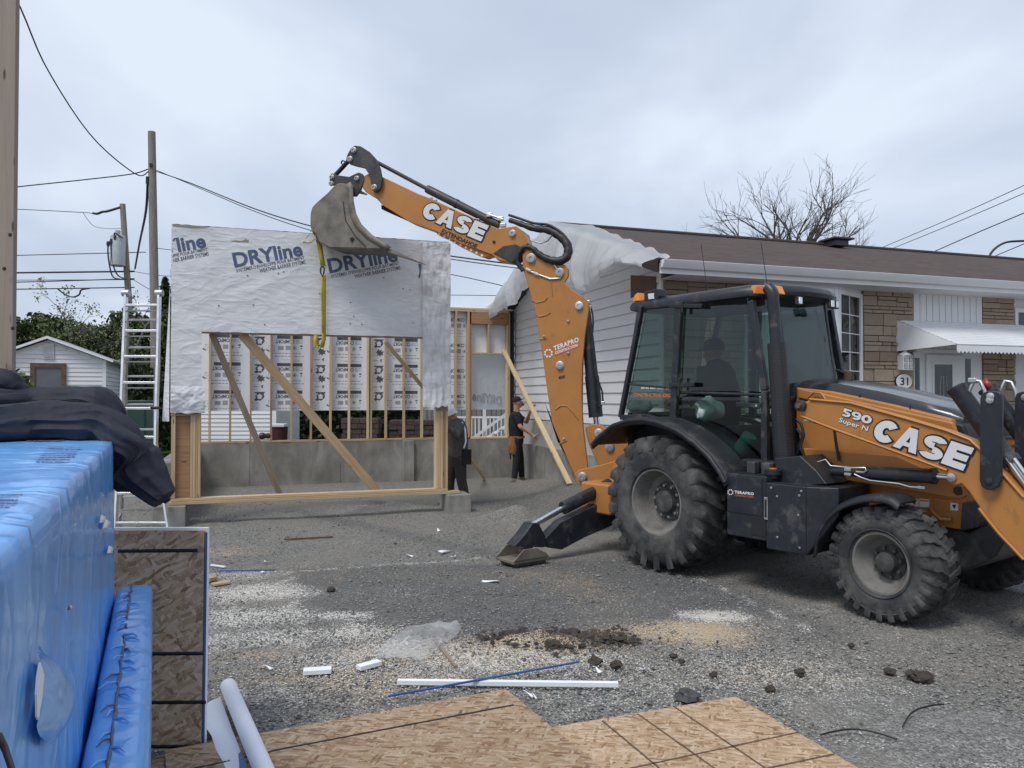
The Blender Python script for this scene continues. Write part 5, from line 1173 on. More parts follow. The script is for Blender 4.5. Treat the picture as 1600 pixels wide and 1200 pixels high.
# mirror, wiper
m = MB(); m.tube([tp(1273, 482, .15), tp(1288, 530, .2), tp(1293, 572, .24)], .012, 6); m.build('wiper', 'black_plastic', cab)
m = MB(); m.tube([tp(1298, 576, .35), tp(1310, 579, .45), tp(1320, 586, .55)], .014, 6); ma = m.build('mirror_arm', 'black_plastic', cab, smooth=60); MB().box(tp(1324, 591, .55), TX, TY, UP, .05, .09, .17).build('mirror', 'brown_wood', ma, bevel=.02)
# cab lettering
m = MB(); text_on(m, 'CONSTRUCTION KING', tp(990, 619, -.796), tp(1050, 621, -.796), tp(991, 613.5, -.796), -TY*.012, bold=.03, res=2); m.build('lettering', 'orange_print', cab, smooth=0, fixn=False)
m = MB(); text_on(m, '(819) 860 3397 39', tp(1003, 608, -.796), tp(1047, 609.5, -.796), tp(1003, 604.5, -.796), -TY*.012, bold=.03, res=2); m.build('lettering', 'white_print', cab, smooth=0, fixn=False)
# interior: seat, column, wheel, levers
MB().prism([Tw(-.1, -.25, 1.35), Tw(.42, -.25, 1.38), Tw(.44, -.25, 1.50), Tw(-.1, -.25, 1.46)], TY*.5).build('seat', 'interior_dark', cab, bevel=.04)
MB().prism([Tw(-.12, -.24, 1.45), Tw(.0, -.24, 1.45), Tw(-.08, -.24, 2.15), Tw(-.18, -.24, 2.15)], TY*.48).build('backrest', 'interior_dark', cab, bevel=.04)
MB().abox(-.05, .3, -.2, .2, 1.1, 1.36, TF).build('seat_base', 'interior_dark', cab)
m = MB(); m.tube([Tw(.95, 0, 1.1), Tw(.78, 0, 1.72)], [.07, .05], 10); m.build('steering_column', 'interior_dark', cab)
m = MB(); cc = Tw(.76, 0, 1.76); aa = (TX*-.4+UP*.9).normalized(); m.ring(cc, aa, [(.18, -.015), (.195, 0), (.18, .015), (.165, 0)], 24); m.build('steering_wheel', 'interior_dark', cab)
MB().abox(.85, 1.2, -.45, .25, 1.1, 1.5, TF).build('dashboard', 'interior_dark', cab, bevel=.05)
for y in (-.2, .2): m = MB(); m.tube([Tw(-.55, y, 1.3), Tw(-.45, y, 1.75)], .02, 8); m.build('control_lever', 'interior_dark', cab)
def rag(c, r, mt, lab, nm, seed):
    m = MB(); n1, n2 = 22, 14
    def fn(u, v):
        a = u*2*math.pi; b = (v-.5)*math.pi; d_ = Vector((math.cos(a)*math.cos(b), math.sin(a)*math.cos(b), math.sin(b))); k = 1+.35*noise.noise(d_*1.5+Vector((seed, 0, 0)))+.16*abs(noise.noise(d_*4))
        return Vector(c)+Vector((d_.x*r[0], d_.y*r[1], d_.z*r[2]))*k
    m.grid(fn, n1, n2); o = m.build(nm, mt, base=c, smooth=30); tag(o, lab, 'cloth'); return o
rag(tp(1108, 640, -.66), (.15, .10, .12), 'cloth_white', 'crumpled pale plastic bag inside the cab behind the lower door glass', 'plastic_bag', 1)
rag(tp(1000, 634, -.62), (.14, .10, .09), 'cloth_white', 'crumpled pale cloth in the rear corner of the cab', 'rag', 5)
m = MB(); m.tube([tp(1152, 716, -.66), tp(1160, 700, -.66), tp(1172, 680, -.66)], [.06, .085, .07], 10); o = m.build('rolled_vest', 'teal_cloth', base=tp(1152, 718, -.66), smooth=50); tag(o, 'rolled teal cloth standing at the foot of the cab door', 'cloth')
# ---------------------------------------------------------------- stabiliser (near side and far side)
def spx(px, py, x=-1.10): return TF.px(px, py, x)
def stab(mirror):
    f_ = (lambda p: (lambda l: Tw(l.x, -l.y, l.z))(TF.l(p))) if mirror else (lambda p: Vector(p))
    sg = -1 if mirror else 1
    leg = [spx(*p) for p in [(840, 838), (866, 812), (950, 772), (965, 790), (960, 812), (900, 838), (866, 856), (846, 853)]]
    lg = MB().prism([f_(p) for p in leg], TX*.14).build('stabiliser_leg', 'black_paint', BH, bevel=.012)
    A, B = spx(880, 794, -1.04), spx(952, 757, -1.04); d_ = (B-A).normalized()
    cyl = MB(); cyl.tube([f_(A), f_(B)], .075, 18); cy = cyl.build('stabiliser_cylinder', 'black_paint', lg, smooth=40)
    MB().cyl(f_(A+d_*.02), f_(spx(828, 823, -1.04)), .034).build('cylinder_rod', 'chrome', cy)
    kn = [spx(*p, -1.14) for p in [(790, 850), (806, 832), (818, 815), (828, 814), (836, 830), (846, 845), (836, 852)]]
    k_ = MB().prism([f_(p) for p in kn], TX*.16).build('foot_bracket', 'black_paint', lg, bevel=.01)
    for q in ((826, 832), (838, 840)): MB().lathe(f_(spx(*q, -1.135)), -TX, [(.03, 0), (.03, .02), (0, .022)], 12).build('foot_pin', 'zinc', k_)
    c = Vector(spx(815, 862, -1.06)); c.z = 0; c = f_(c)
    # foot: plate with two upright trapezoid cheeks
    yv = TY*sg
    ft = MB().box(c+UP*.05, TX, TY, UP, .34, .46, .035).build('foot_pad', 'steel', lg, bevel=.008)
    for s_ in (-.16, .16):
        pr = [c+TX*s_+yv*t+UP*z for t, z in ((-.24, .07), (.24, .07), (.2, .11), (.07, .18), (-.10, .18), (-.2, .10))]
        MB().prism(pr, TX*.02).build('foot_cheek', 'steel', ft, bevel=.004)
    MB().box(c+yv*.02+UP*.02, TX, TY, UP, .30, .40, .045).build('rubber_pad', 'tyre', ft, bevel=.01)
    MB().box(c-TX*.1+yv*.13+UP*.12, TX, TY, UP, .1, .14, .09).build('foot_block', 'steel', ft, bevel=.015)
stab(False); stab(True)
# ---------------------------------------------------------------- swing post and boom in its own upright plane
pin = tp(908, 745, -.25)
tipd = D(556, 283, 11.25)
ang = math.atan2(tipd.y-pin.y, tipd.x-pin.x)
BF = Fr((pin.x, pin.y), ang); BX, BY = BF.X(), BF.Y()      # BY points at the camera side
if BY.y > 0: raise RuntimeError('boom plane')
def bp(px, py, y): return BF.py(px, py, y)
def bpoly(pts, y, th, name, mt, par=None, bevel=.012, **k):   # near face at y, thickness th away from camera
    return MB().prism([bp(*p, y) for p in pts], -BY*th).build(name, mt, par or BH, bevel=bevel, **k)
def bpin(px, py, y, r, name='pin', mt='bolt', par=None, h=.035): return MB().lathe(bp(px, py, y), BY, [(r*1.25, 0), (r*1.25, .012), (r, .016), (r, h), (r*.45, h+.002), (r*.4, h-.008), (0, h-.008)], 20).build(name, mt, par or BH, smooth=40)
boom_pts = [(816, 398), (822, 391), (832, 390), (842, 396), (856, 408), (872, 414), (882, 413), (888, 420), (888, 432), (882, 441), (893, 452), (913, 465), (920, 472), (920, 482), (914, 525), (910, 570), (909, 615), (910.5, 663), (918, 725), (920, 745), (911, 757), (903, 754), (898, 744), (862, 660), (853, 598), (847, 555), (840, 510), (835, 482), (826, 450), (817, 420)]
boom = bpoly(boom_pts, .17, .05, 'boom', 'orange'); bpoly(boom_pts, -.12, .05, 'boom_plate', 'orange', boom)
core = [(830, 430), (884, 448), (912, 480), (906, 570), (905, 640), (908, 700), (890, 705), (866, 655), (858, 600), (852, 555), (845, 510)]
bpoly(core, .121, .24, 'boom_web', 'orange', boom, bevel=0)
for q, r_ in (((830, 404), .055), ((875, 426), .05), ((910, 745), .055)): bpin(*q, .17, r_, 'boom_pin', 'bolt', boom)
for q, r_ in (((905, 478), .045), ((875, 571), .045)): bpin(*q, .17, r_, 'boom_pin', 'zinc', boom)
for q in ((888, 502), (850, 526), (888, 552), (881, 686)): bpin(*q, .17, .014, 'grease_fitting', 'bolt', boom, .02)
for pts in ([(833, 470), (838, 473), (851, 470), (855, 465)], [(837, 491), (843, 495), (855, 492), (860, 488)], [(841, 530), (852, 530), (854, 528)], [(868, 640), (876, 634), (886, 634), (896, 645), (904, 655)], [(873, 694), (886, 688)], [(861, 440), (863, 462)]):
    m = MB(); m.tube([bp(*p, .172) for p in pts], .009, 6); m.build('weld_bead', 'orange', boom, smooth=60)
m = MB(); text_on(m, '825', bp(873, 592.5, .17), bp(883, 590.5, .17), bp(873, 588, .17), BY*.003, bold=.05, res=2); m.build('stencil_number', 'black_print', boom, smooth=0, fixn=False)
terapro(lambda x, y: bp(x, y, .172), BY*.004, (857, 552), 6.2, (866, 548.5), (905, 534), (864.5, 541), (868, 554), (903, 541.5), (867, 549.5), boom, 'white_print')
m = MB(); m.prism([bp(x, y, .172) for x, y in ((866.5, 549.5), (905.5, 534.8), (905, 540.5), (867, 555.5))], BY*.002); m.build('tagline_band', 'orange_print', boom)
# boom cylinder
A, B = bp(914, 480, .02), bp(932, 660, .02); d_ = (B-A).normalized(); L_ = (B-A).length
m = MB(); m.tube([A, A+d_*.08, A+d_*.6*L_, A+d_*.6*L_, A+d_*.955*L_, A+d_*.955*L_], [.05, .07, .085, .094, .094, .03], 22); bc = m.build('boom_cylinder', 'black_paint', BH, smooth=35)
MB().cyl(A+d_*.94*L_, bp(935, 676, .02), .04).build('cylinder_rod', 'chrome', bc)
m = MB(); m.tube([bp(x, y, .1) for x, y in ((922, 476), (926, 490), (927, 505), (924, 540), (931, 590), (936, 598), (941, 612), (942, 626), (939, 636), (934, 634))], .012, 8); m.build('hydraulic_line', 'black_plastic', bc, smooth=60)
for q in ((919, 472), (921, 480), (942, 630)): MB().box(bp(*q, .1), BX, BY, UP, .05, .04, .05).build('line_fitting', 'zinc', bc, bevel=.008)
# swing post
sw = bpoly([(914, 668), (924, 662), (938, 664), (948, 672), (972, 684), (1000, 690), (1000, 745), (950, 742), (920, 757), (908, 760), (900, 752), (899, 742), (905, 735), (935, 727), (922, 700), (918, 688)], .10, .22, 'swing_post', 'orange', bevel=.015)
bpoly([(897, 742), (905, 734), (940, 726), (975, 716), (975, 745), (925, 755), (911, 760), (901, 755)], .24, .03, 'swing_lug', 'orange', sw)
bpin(936, 677, .10, .05, 'swing_pin', 'zinc', sw); bpin(910, 745, .245, .05, 'foot_pin', 'zinc', sw); bpin(953, 699, .10, .05, 'swing_pin', 'zinc', sw)
bpoly([(862, 660), (872, 690), (880, 694), (906, 748), (899, 752), (890, 735)], .13, .26, 'boom_guard', 'steel', sw, bevel=.005)
# stick
stick_pts = [(566, 276), (578, 270), (597, 276), (606, 280), (652, 302), (668, 308), (748, 344), (778, 357), (806, 353), (819, 362), (825, 380), (815, 392), (800, 410), (778, 407), (769, 398), (718, 380), (682, 362), (640, 347), (598, 321), (589, 311), (571, 300), (564, 290)]
stk = bpoly(stick_pts, .135, .27, 'dipper_stick', 'orange', bevel=.01)
bpoly([(770, 396), (800, 411), (812, 400), (818, 388), (806, 381), (786, 384)], .145, .29, 'stick_knuckle', 'steel_dark', stk)
for q in ((801, 365),): bpin(*q, .135, .04, 'stick_pin', 'bolt', stk)
bpin(772, 378, .135, .016, 'grease_fitting', 'steel_dark', stk, .015)
m = MB()
for k in range(24):
    t = k/23; x, y = 600+(662-600)*t, 325.5+(353-325.5)*t; c = bp(x, y, 0); dd = (bp(662, 350, 0)-bp(600, 322.5, 0)).normalized(); m.prism([c-dd*.012+BY*.07+UP*.03, c+dd*.006+BY*.07+UP*.03, c+dd*.004-UP*.03+BY*.07, c-dd*.006-UP*.03+BY*.07], -BY*.14)
m.build('toothed_rack', 'steel_dark', stk, smooth=0)
m = MB()
for k in range(9): c = bp(686+8.4*k, 365.5+4.2*k, .101); m.lathe(c, BY, [(.018, 0), (.018, .004), (0, .005)], 10)
m.build('rack_hole', 'white_print', stk)
for q in ((674, 311), (681, 314.5), (748, 344)): bpin(*q, .0, .02, 'stop_bolt', 'bolt', stk)
def bq(px, py): return bp(px, py, .135)
block_text(MB(), 'CASE', bq(657, 338), bq(752, 377.5), bq(669, 314), BY*.003, .075).build('lettering_outline', 'black_print', stk, smooth=0, fixn=False)
block_text(MB(), 'CASE', bq(657, 338), bq(752, 377.5), bq(669, 314), BY*.010).build('lettering', 'silver_print', stk, smooth=0, fixn=False)
bpoly([(676, 356), (684, 367), (700, 374), (720, 386), (745, 398), (757, 402), (769, 398), (740, 384)], .10, .20, 'rack_flange', 'orange', stk, bevel=.006)
m = MB(); text_on(m, 'EXTENDAHOE', bq(689, 364), bq(744, 388.5), bq(692, 357.5), BY*.004, bold=.03, res=2); m.build('lettering', 'black_print', stk, smooth=0, fixn=False)
# bucket cylinder above the stick
A, B = bp(667, 295, 0), bp(780, 352, 0); d_ = (B-A).normalized(); L_ = (B-A).length
m = MB(); m.tube([A, A+d_*.03, A+d_*.4*L_, A+d_*.4*L_, A+d_*.43*L_, A+d_*.43*L_, B], [.055, .06, .06, .066, .066, .06, .055], 18); bcy = m.build('bucket_cylinder', 'charcoal', BH, smooth=35)
MB().cyl(A+d_*.01, bp(588, 253, 0), .028).build('cylinder_rod', 'steel_dark', bcy)
for q in ((765, 336), (782, 342), (786, 352)): MB().box(bp(*q, .05), BX, BY, UP, .09, .05, .06).build('line_fitting', 'zinc', bcy, bevel=.012)
m = MB(); m.tube([bp(x, y, .06) for x, y in ((763, 335), (772, 338), (786, 343))], .018, 8); m.build('hydraulic_line', 'zinc', bcy, smooth=60)
# hose loop at the knuckle
hp_ = [(796, 344), (814, 350), (835, 357), (855, 359), (870, 366), (883, 377), (888, 390), (884, 403), (872, 408), (856, 405), (842, 397), (832, 388), (820, 386), (811, 395), (808, 408), (817, 423)]
P = [bp(*p, .02+.16*min(1, i/8)) for i, p in enumerate(hp_)]; path = [P_at(P, t/60) for t in range(61)]
m = MB(); m.tube(path, [.03+.03*math.sin(min(1, t/60*1.3)*math.pi)+.004*math.sin(t*2.1) for t in range(61)], 12); m.build('hose_bundle', 'black_print', BH, smooth=60)
for off_ in (.03, -.05): m = MB(); m.tube([p+UP*(.05+off_*.5)+BY*off_ for p in path[:26]], .018, 8); m.build('hose', 'black_plastic', BH, smooth=60)
m = MB(); m.tube([bp(x, y, .18) for x, y in ((824, 422), (838, 428), (860, 436), (875, 435), (878, 430), (866, 414))], .014, 8); m.build('hydraulic_line', 'zinc', boom, smooth=60)
for q in ((826, 422), (838, 428)): MB().box(bp(*q, .18), (BX*-.9-UP*.4).normalized(), BY, UP, .08, .04, .04).build('line_fitting', 'zinc', boom, bevel=.008)
m = MB(); m.tube([bp(x, y, -.05) for x, y in ((846, 352), (852, 349), (859, 351), (863, 360))], .008, 6); m.build('hose', 'wire', BH, smooth=60)
m = MB(); m.tube([bp(x, y, .15) for x, y in ((828, 375), (845, 380), (856, 376), (862, 368))], .012, 6); m.build('hydraulic_line', 'zinc', BH, smooth=60)
# bell crank, links
bell = [(548, 231), (554, 227), (563, 228), (577, 237), (587, 248), (594, 263), (597, 280), (594, 295), (587, 301), (580, 296), (579, 287), (578, 275), (570, 263), (557, 260), (547, 257), (540, 250), (542, 242)]
b_ = bpoly(bell, .20, .04, 'bell_crank', 'charcoal'); bpoly(bell, -.16, .04, 'bell_crank', 'charcoal')
for q in ((553, 235), (547, 249), (585, 293)): bpin(*q, .20, .035, 'link_pin', 'bolt', b_)
MB().cyl(bp(553, 235, .18), bp(553, 235, -.18), .03).build('link_pin', 'steel_dark', b_); MB().cyl(bp(547, 249, .18), bp(547, 249, -.18), .03).build('link_pin', 'steel_dark', b_); MB().cyl(bp(585, 293, .18), bp(585, 293, -.18), .03).build('link_pin', 'steel_dark', b_)
for y in (.11, -.07): MB().beam(bp(546, 250, y), bp(519, 279, y), .04, .075, side=BY).build('bucket_link', 'steel_dark', BH, bevel=.012)
m = MB(); m.ring(bp(536, 254, .02), BY, [(.035, -.01), (.02, -.01), (.02, .01), (.035, .01)], 14); m.build('lifting_eye', 'steel_dark', BH)
# bucket
WB_ = .27
ear = [(514, 275), (518, 270), (525, 273), (545, 276), (553, 272), (560, 269), (567, 272), (569, 280), (564, 297), (557, 307), (548, 307), (543, 290), (520, 290), (515, 288)]
e_ = bpoly(ear, .15, .03, 'bucket_ear', 'charcoal'); bpoly(ear, -.12, .03, 'bucket_ear', 'charcoal')
for q in ((519, 277), (518, 287), (558, 279)): bpin(*q, .15, .03, 'bucket_pin', 'bolt', e_)
MB().cyl(bp(558, 279, .15), bp(558, 279, -.15), .035).build('bucket_pin', 'steel_dark', e_); MB().cyl(bp(519, 277, .15), bp(519, 277, -.15), .03).build('bucket_pin', 'steel_dark', e_)
MB().cyl(bp(518, 287, .15), bp(518, 287, -.15), .03).build('bucket_pin', 'steel_dark', e_)
side = [(528, 288), (543, 287), (547, 293), (548, 317), (552, 337), (560, 353), (577, 370), (597, 382), (607, 389), (573, 387.5), (515, 386), (500, 378), (488, 360), (486, 343), (488, 327), (495, 318), (512, 303)]
bk = bpoly(side, WB_, .022, 'bucket', 'steel', bevel=.005); bpoly(side, -WB_+.022, .022, 'bucket_side', 'steel', bk, bevel=.005)
shell = [(547, 290), (528, 288), (512, 303), (495, 318), (488, 327), (486, 343), (488, 360), (500, 378), (515, 386), (560, 388), (607, 390)]
m = MB(); m.grid(lambda u, v: P_at([bp(*p, WB_-.01) for p in shell], u)-BY*((2*WB_-.02)*v), 40, 2); m.build('bucket_shell', 'steel', bk, smooth=50, solid=.02)
edge = [(543, 287), (547, 293), (548, 317), (552, 337), (560, 353), (577, 370), (597, 382), (607, 389)]
m = MB(); m.strip([bp(*p, WB_+.004) for p in edge], [bp(p[0]-9, p[1]+6, WB_+.004)-bp(*p, WB_+.004) for p in edge]); m.build('side_cutter', 'steel', bk, solid=.012, smooth=30)
for k in range(4):
    yy = WB_-.05-k*(2*WB_-.1)/3; A = bp(596, 387, WB_)-BY*(WB_-yy); T_ = bp(641, 404, WB_)-BY*(WB_-yy); d_ = (T_-A).normalized(); n_ = BY.cross(d_)
    m = MB(); m.add([A+BY*.04+n_*.03, A-BY*.04+n_*.03, A-BY*.04-n_*.03, A+BY*.04-n_*.03, T_+BY*.03+n_*.004, T_-BY*.03+n_*.004, T_-BY*.03-n_*.004, T_+BY*.03-n_*.004], [(0, 1, 5, 4), (1, 2, 6, 5), (2, 3, 7, 6), (3, 0, 4, 7), (4, 5, 6, 7), (0, 3, 2, 1)]); m.build('bucket_tooth', 'steel', bk, smooth=20)
for pts in ([(536, 315), (540, 345), (556, 370), (571, 385)],):
    m = MB(); m.tube([bp(*p, WB_+.004) for p in pts], .008, 6); m.build('weld_bead', 'steel_dark', bk)
MB().cyl(bp(550, 374, WB_), bp(550, 374, WB_+.02), .03).build('bucket_hole', 'steel_dark', bk)
# hoses behind the front of the cab
for k, pts in enumerate(([(1244, 655), (1252, 662), (1256, 680), (1250, 700), (1258, 715)], [(1245, 670), (1254, 682), (1248, 700), (1244, 712)], [(1302, 660), (1306, 690), (1311, 720)])):
    m = MB(); m.tube([tp(*p, -.62) for p in pts], .014, 8); m.build('hose', 'black_plastic', BH, smooth=60)
# loader-arm guard rails on the hood side
m = MB(); m.tube([tp(x, y, -.55) for x, y in ((1262, 622), (1272, 613), (1284, 615), (1290, 624))], .01, 6); m.build('grab_rail', 'orange', BH, smooth=60)
# ---------------------------------------------------------------- yellow lifting sling, from the bucket down around the header
SL = thing('lifting_sling', 'yellow webbing sling looped over the bucket and hooked under the wall header', 'sling', HF.py(500, 535, PB-.1))
def hs(px, py, b): return HF.py(px, py, b)
m = MB(); cc = [(484, 366), (478, 372), (476, 378), (480, 380), (487, 378), (493, 372), (494, 364), (488, 360), (485, 362)]
m.strip([hs(*p, PB-.30) for p in cc], HY*.06); m.build('webbing_loop', 'sling', SL, solid=.006, smooth=40)
for dx, bb in ((0, PB-.26), (2, PB-.22)):
    m = MB(); m.strip([hs(x+dx, y, bb) for x, y in ((496, 374), (499, 385), (501, 400), (504, 416))], HX*.055); m.build('webbing_strap', 'sling', SL, solid=.006, smooth=40)
m = MB(); m.tube([hs(x, y, PB-.22) for x, y in ((503, 416), (507, 419), (506, 426), (504, 432), (501, 426), (501, 419), (503, 416))], .012, 8); m.build('shackle', 'steel_dark', SL, smooth=60)
m = MB(); m.strip([hs(x, y, PB-.16) for x, y in ((504, 431), (503, 460), (504, 500), (505, 520))], HX*.035+HY*.02); m.build('webbing_strap', 'sling', SL, solid=.006, smooth=40)
m = MB(); m.strip([hs(x, y, PB-.07) for x, y in ((506, 430), (506, 460), (506, 500), (506, 530), (503, 543), (496, 543), (493, 534), (494, 524))], HX*.06+HY*.03); m.build('webbing_strap', 'sling', SL, solid=.006, smooth=40)
# ================================================================== PEOPLE
def fuse(name, segs, parent, mats, voxel=.011, smooth_it=6):
    # segs: (p0, p1, r0, r1, material index); tubes with round ends fused into one continuous skin
    m = MB(); centers = []
    for (a, b, r0, r1, mi) in segs:
        a, b = Vector(a), Vector(b); d_ = b-a; L_ = max(d_.length, 1e-4); t = d_/L_
        m.tube([a-t*r0*.92, a-t*r0*.6, a, a+d_*.33, a+d_*.66, b, b+t*r1*.6, b+t*r1*.92], [r0*.3, r0*.8, r0, r0+(r1-r0)*.33, r0+(r1-r0)*.66, r1, r1*.8, r1*.3], 12)
    o = m.build('tmp', 'skin', parent)
    md = o.modifiers.new('r', 'REMESH'); md.mode = 'VOXEL'; md.voxel_size = voxel
    sm = o.modifiers.new('s', 'SMOOTH'); sm.factor = .5; sm.iterations = smooth_it
    dg = bpy.context.evaluated_depsgraph_get(); me = bpy.data.meshes.new_from_object(o.evaluated_get(dg)); bpy.data.objects.remove(o)
    me.name = name; me.materials.clear()
    for q in mats: me.materials.append(MT[q])
    b = Vector(BASE[parent.name])
    S = [(np.array(x[0])-np.array(b), np.array(x[1])-np.array(b), x[2], x[3], x[4]) for x in segs]
    n = len(me.polygons); cen = np.zeros(n*3); me.polygons.foreach_get('center', cen); cen = cen.reshape(-1, 3)
    best = np.full(n, 1e9); idx = np.zeros(n, int)
    for a_, b_, r0, r1, mi in S:
        d_ = b_-a_; t = np.clip(((cen-a_)@d_)/max(d_@d_, 1e-9), 0, 1); ds = np.linalg.norm(cen-a_-t[:, None]*d_, axis=1)-(r0+(r1-r0)*t)
        k = ds < best; best[k] = ds[k]; idx[k] = mi
    me.polygons.foreach_set('material_index', idx.tolist()); me.polygons.foreach_set('use_smooth', [True]*n)
    o = bpy.data.objects.new(name, me); C.objects.link(o); o.parent = parent; BASE[o.name] = BASE[parent.name]
    return o
def head_segs(c, fwd, up, s=1.0, skin=2):
    f, u = Vector(fwd).normalized(), Vector(up).normalized(); sd = f.cross(u); c = Vector(c)
    P = lambda a, b, k=0: c+f*a*s+u*b*s+sd*k*s
    out = [(P(-.015, .03), P(.02, .03), .088*s, .085*s, skin), (P(.03, -.02), P(.045, -.075), .068*s, .045*s, skin), (P(.098, .005), P(.112, -.025), .010*s, .016*s, skin)]
    for k in (-1, 1):
        out.append((P(.0, -.0, k*.082), P(-.01, -.03, k*.085), .014*s, .012*s, skin)); out.append((P(.085, .02, k*.032), P(.088, .02, k*.036), .012*s, .012*s, skin))
    out.append((P(.092, -.05, -.02), P(.092, -.05, .02), .011*s, .011*s, skin))
    return out
def hand_segs(w_, d_, n_, skin, curl=.6, s=1.0):
    # palm from wrist w_ along d_, palm normal n_ (direction the fingers curl towards)
    d_, n_ = Vector(d_).normalized(), Vector(n_).normalized(); sd = d_.cross(n_); w_ = Vector(w_); out = [(w_, w_+d_*.07*s, .030*s, .036*s, skin)]
    for k, (off, ln) in enumerate(((-.030, .068), (-.010, .078), (.010, .074), (.030, .058))):
        a = w_+d_*.085*s+sd*off*s; b = a+(d_*math.cos(curl*.6)+n_*math.sin(curl*.6))*ln*.5*s; c = b+(d_*math.cos(curl*1.7)+n_*math.sin(curl*1.7))*ln*.55*s
        out += [(a, b, .0105*s, .0095*s, skin), (b, c, .0095*s, .008*s, skin)]
    a = w_+d_*.025*s-sd*.034*s; b = a+(d_*.6-sd*.6+n_*.4).normalized()*.045*s; out += [(a, b, .013*s, .011*s, skin), (b, b+(d_*.8+n_*.5).normalized()*.035*s, .011*s, .009*s, skin)]
    return out
def worker_tee():
    d0 = 16.0; q = lambda x, y, dd=0: D(x, y, d0+dd)
    T = thing('person', 'worker in black cap, black t-shirt and tool belt holding up a brace', 'person', G(808, 755))
    R_ = Vector((1, 0, 0)); K = Vector((0, 1, 0)); sg = []
    nf = (q(803.5, 745.0, -.12)); nf.z = .11; ff = q(815.5, 744, .12); ff.z = .10
    hipn, hipf = q(806, 688, -.09), q(808, 688, .09); kn, kf = q(807, 716, -.10), q(813, 716, .12)
    sg += [(hipn, kn, .105, .078, 0), (kn, nf, .078, .062, 0), (hipf, kf, .105, .078, 0), (kf, ff, .078, .062, 0), (q(807, 684), q(807, 690), .15, .15, 0)]
    sg += [(q(807, 681), q(806, 668), .15, .155, 1), (q(806, 668), q(806, 653), .16, .15, 1), (q(806, 650, -.13), q(806, 650, .13), .085, .085, 1), (q(807, 646), q(808, 640), .065, .06, 2), (q(807, 643), q(807.5, 633), .06, .07, 2)]
    sn, sf = q(806, 649, -.17), q(807, 649, .17); en, ef = q(813, 667, -.26), q(823, 659, .05)
    wn, wf = q(831, 679, -.22), q(829, 641, -.28)
    sg += [(sn, sn+(en-sn)*.62, .075, .068, 1), (sn+(en-sn)*.5, en, .05, .047, 2), (en, wn, .047, .032, 2), (sf, sf+(ef-sf)*.62, .075, .068, 1), (sf+(ef-sf)*.5, ef, .05, .046, 2), (ef, wf, .046, .03, 2)]
    sg += hand_segs(wn, (wn-en), Vector((0, .3, -1)), 2, .9); sg += hand_segs(wf, Vector((.5, 0, .8)), Vector((.6, -.5, .2)), 2, .9)
    hf = (R_*.93+K*.25+UP*.35).normalized(); hc = q(808.5, 629.5); sg += head_segs(hc, hf, UP*.95-R_*.3, 1.0, 2)
    for k, f_ in ((0, nf), (1, ff)):
        t = Vector((.95, .15 if k else -.25, 0)).normalized(); sg += [(Vector((f_.x, f_.y, .10)), Vector((f_.x, f_.y, .085)), .065, .068, 3), (Vector((f_.x, f_.y, .052))-t*.04, Vector((f_.x, f_.y, .046))+t*.16, .055, .046, 3)]
    body = fuse('body', sg, T, ['denim', 'tee', 'skin', 'boot'])
    # cap
    u_ = (UP*.95-R_*.3).normalized(); m = MB(); m.lathe(hc+u_*.035, u_, [(.098, -.005), (.1, .02), (.092, .06), (.065, .09), (.02, .105), (0, .106)], 20); cp1 = m.build('cap', 'tee', T, smooth=60)
    m = MB(); sd = hf.cross(u_); m.grid(lambda u, v: hc+u_*(.045-.012*(2*u-1)**2)+sd*(.075*(2*u-1))+hf*(.07+(.10-.05*(2*u-1)**2)*v), 8, 4); m.build('cap_brim', 'tee', cp1, solid=.006, smooth=60)
    m = MB(); m.tube([hc+hf*.075-u_*.05-sd*.055, hc+hf*.105-u_*.075, hc+hf*.075-u_*.05+sd*.055], [.022, .03, .022], 8); m.build('beard', 'hair', T, smooth=60)
    m = MB(); m.ring(q(807, 683), UP, [(.165, -.025), (.172, -.025), (.172, .025), (.165, .025)], 24); tb = m.build('tool_belt', 'leather', T, smooth=40)
    pc = q(801.5, 696, -.13); m = MB(); m.grid(lambda u, v: pc+Vector((.10*math.cos(u*6.283)*(.75+.35*math.sin(v*3)), .07*math.sin(u*6.283)*(.75+.3*math.sin(v*3)), .15-.33*v+.02*math.sin(u*12))), 16, 8); m.build('tool_pouch', 'leather', tb, smooth=50)
    m = MB(); m.tube([q(798, 702, -.14), q(797.5, 718, -.14)], .016, 8); m.build('hammer_handle', 'hair', tb)
    tl = MB(); tl.tube([q(834, 683, -.26), q(842, 676, -.27)], .009, 8); o = tl.build('hand_tool', 'bolt', base=q(834, 683, -.26)); tag(o, 'small hand tool held low by the worker in the black t-shirt', 'tool')
worker_tee()
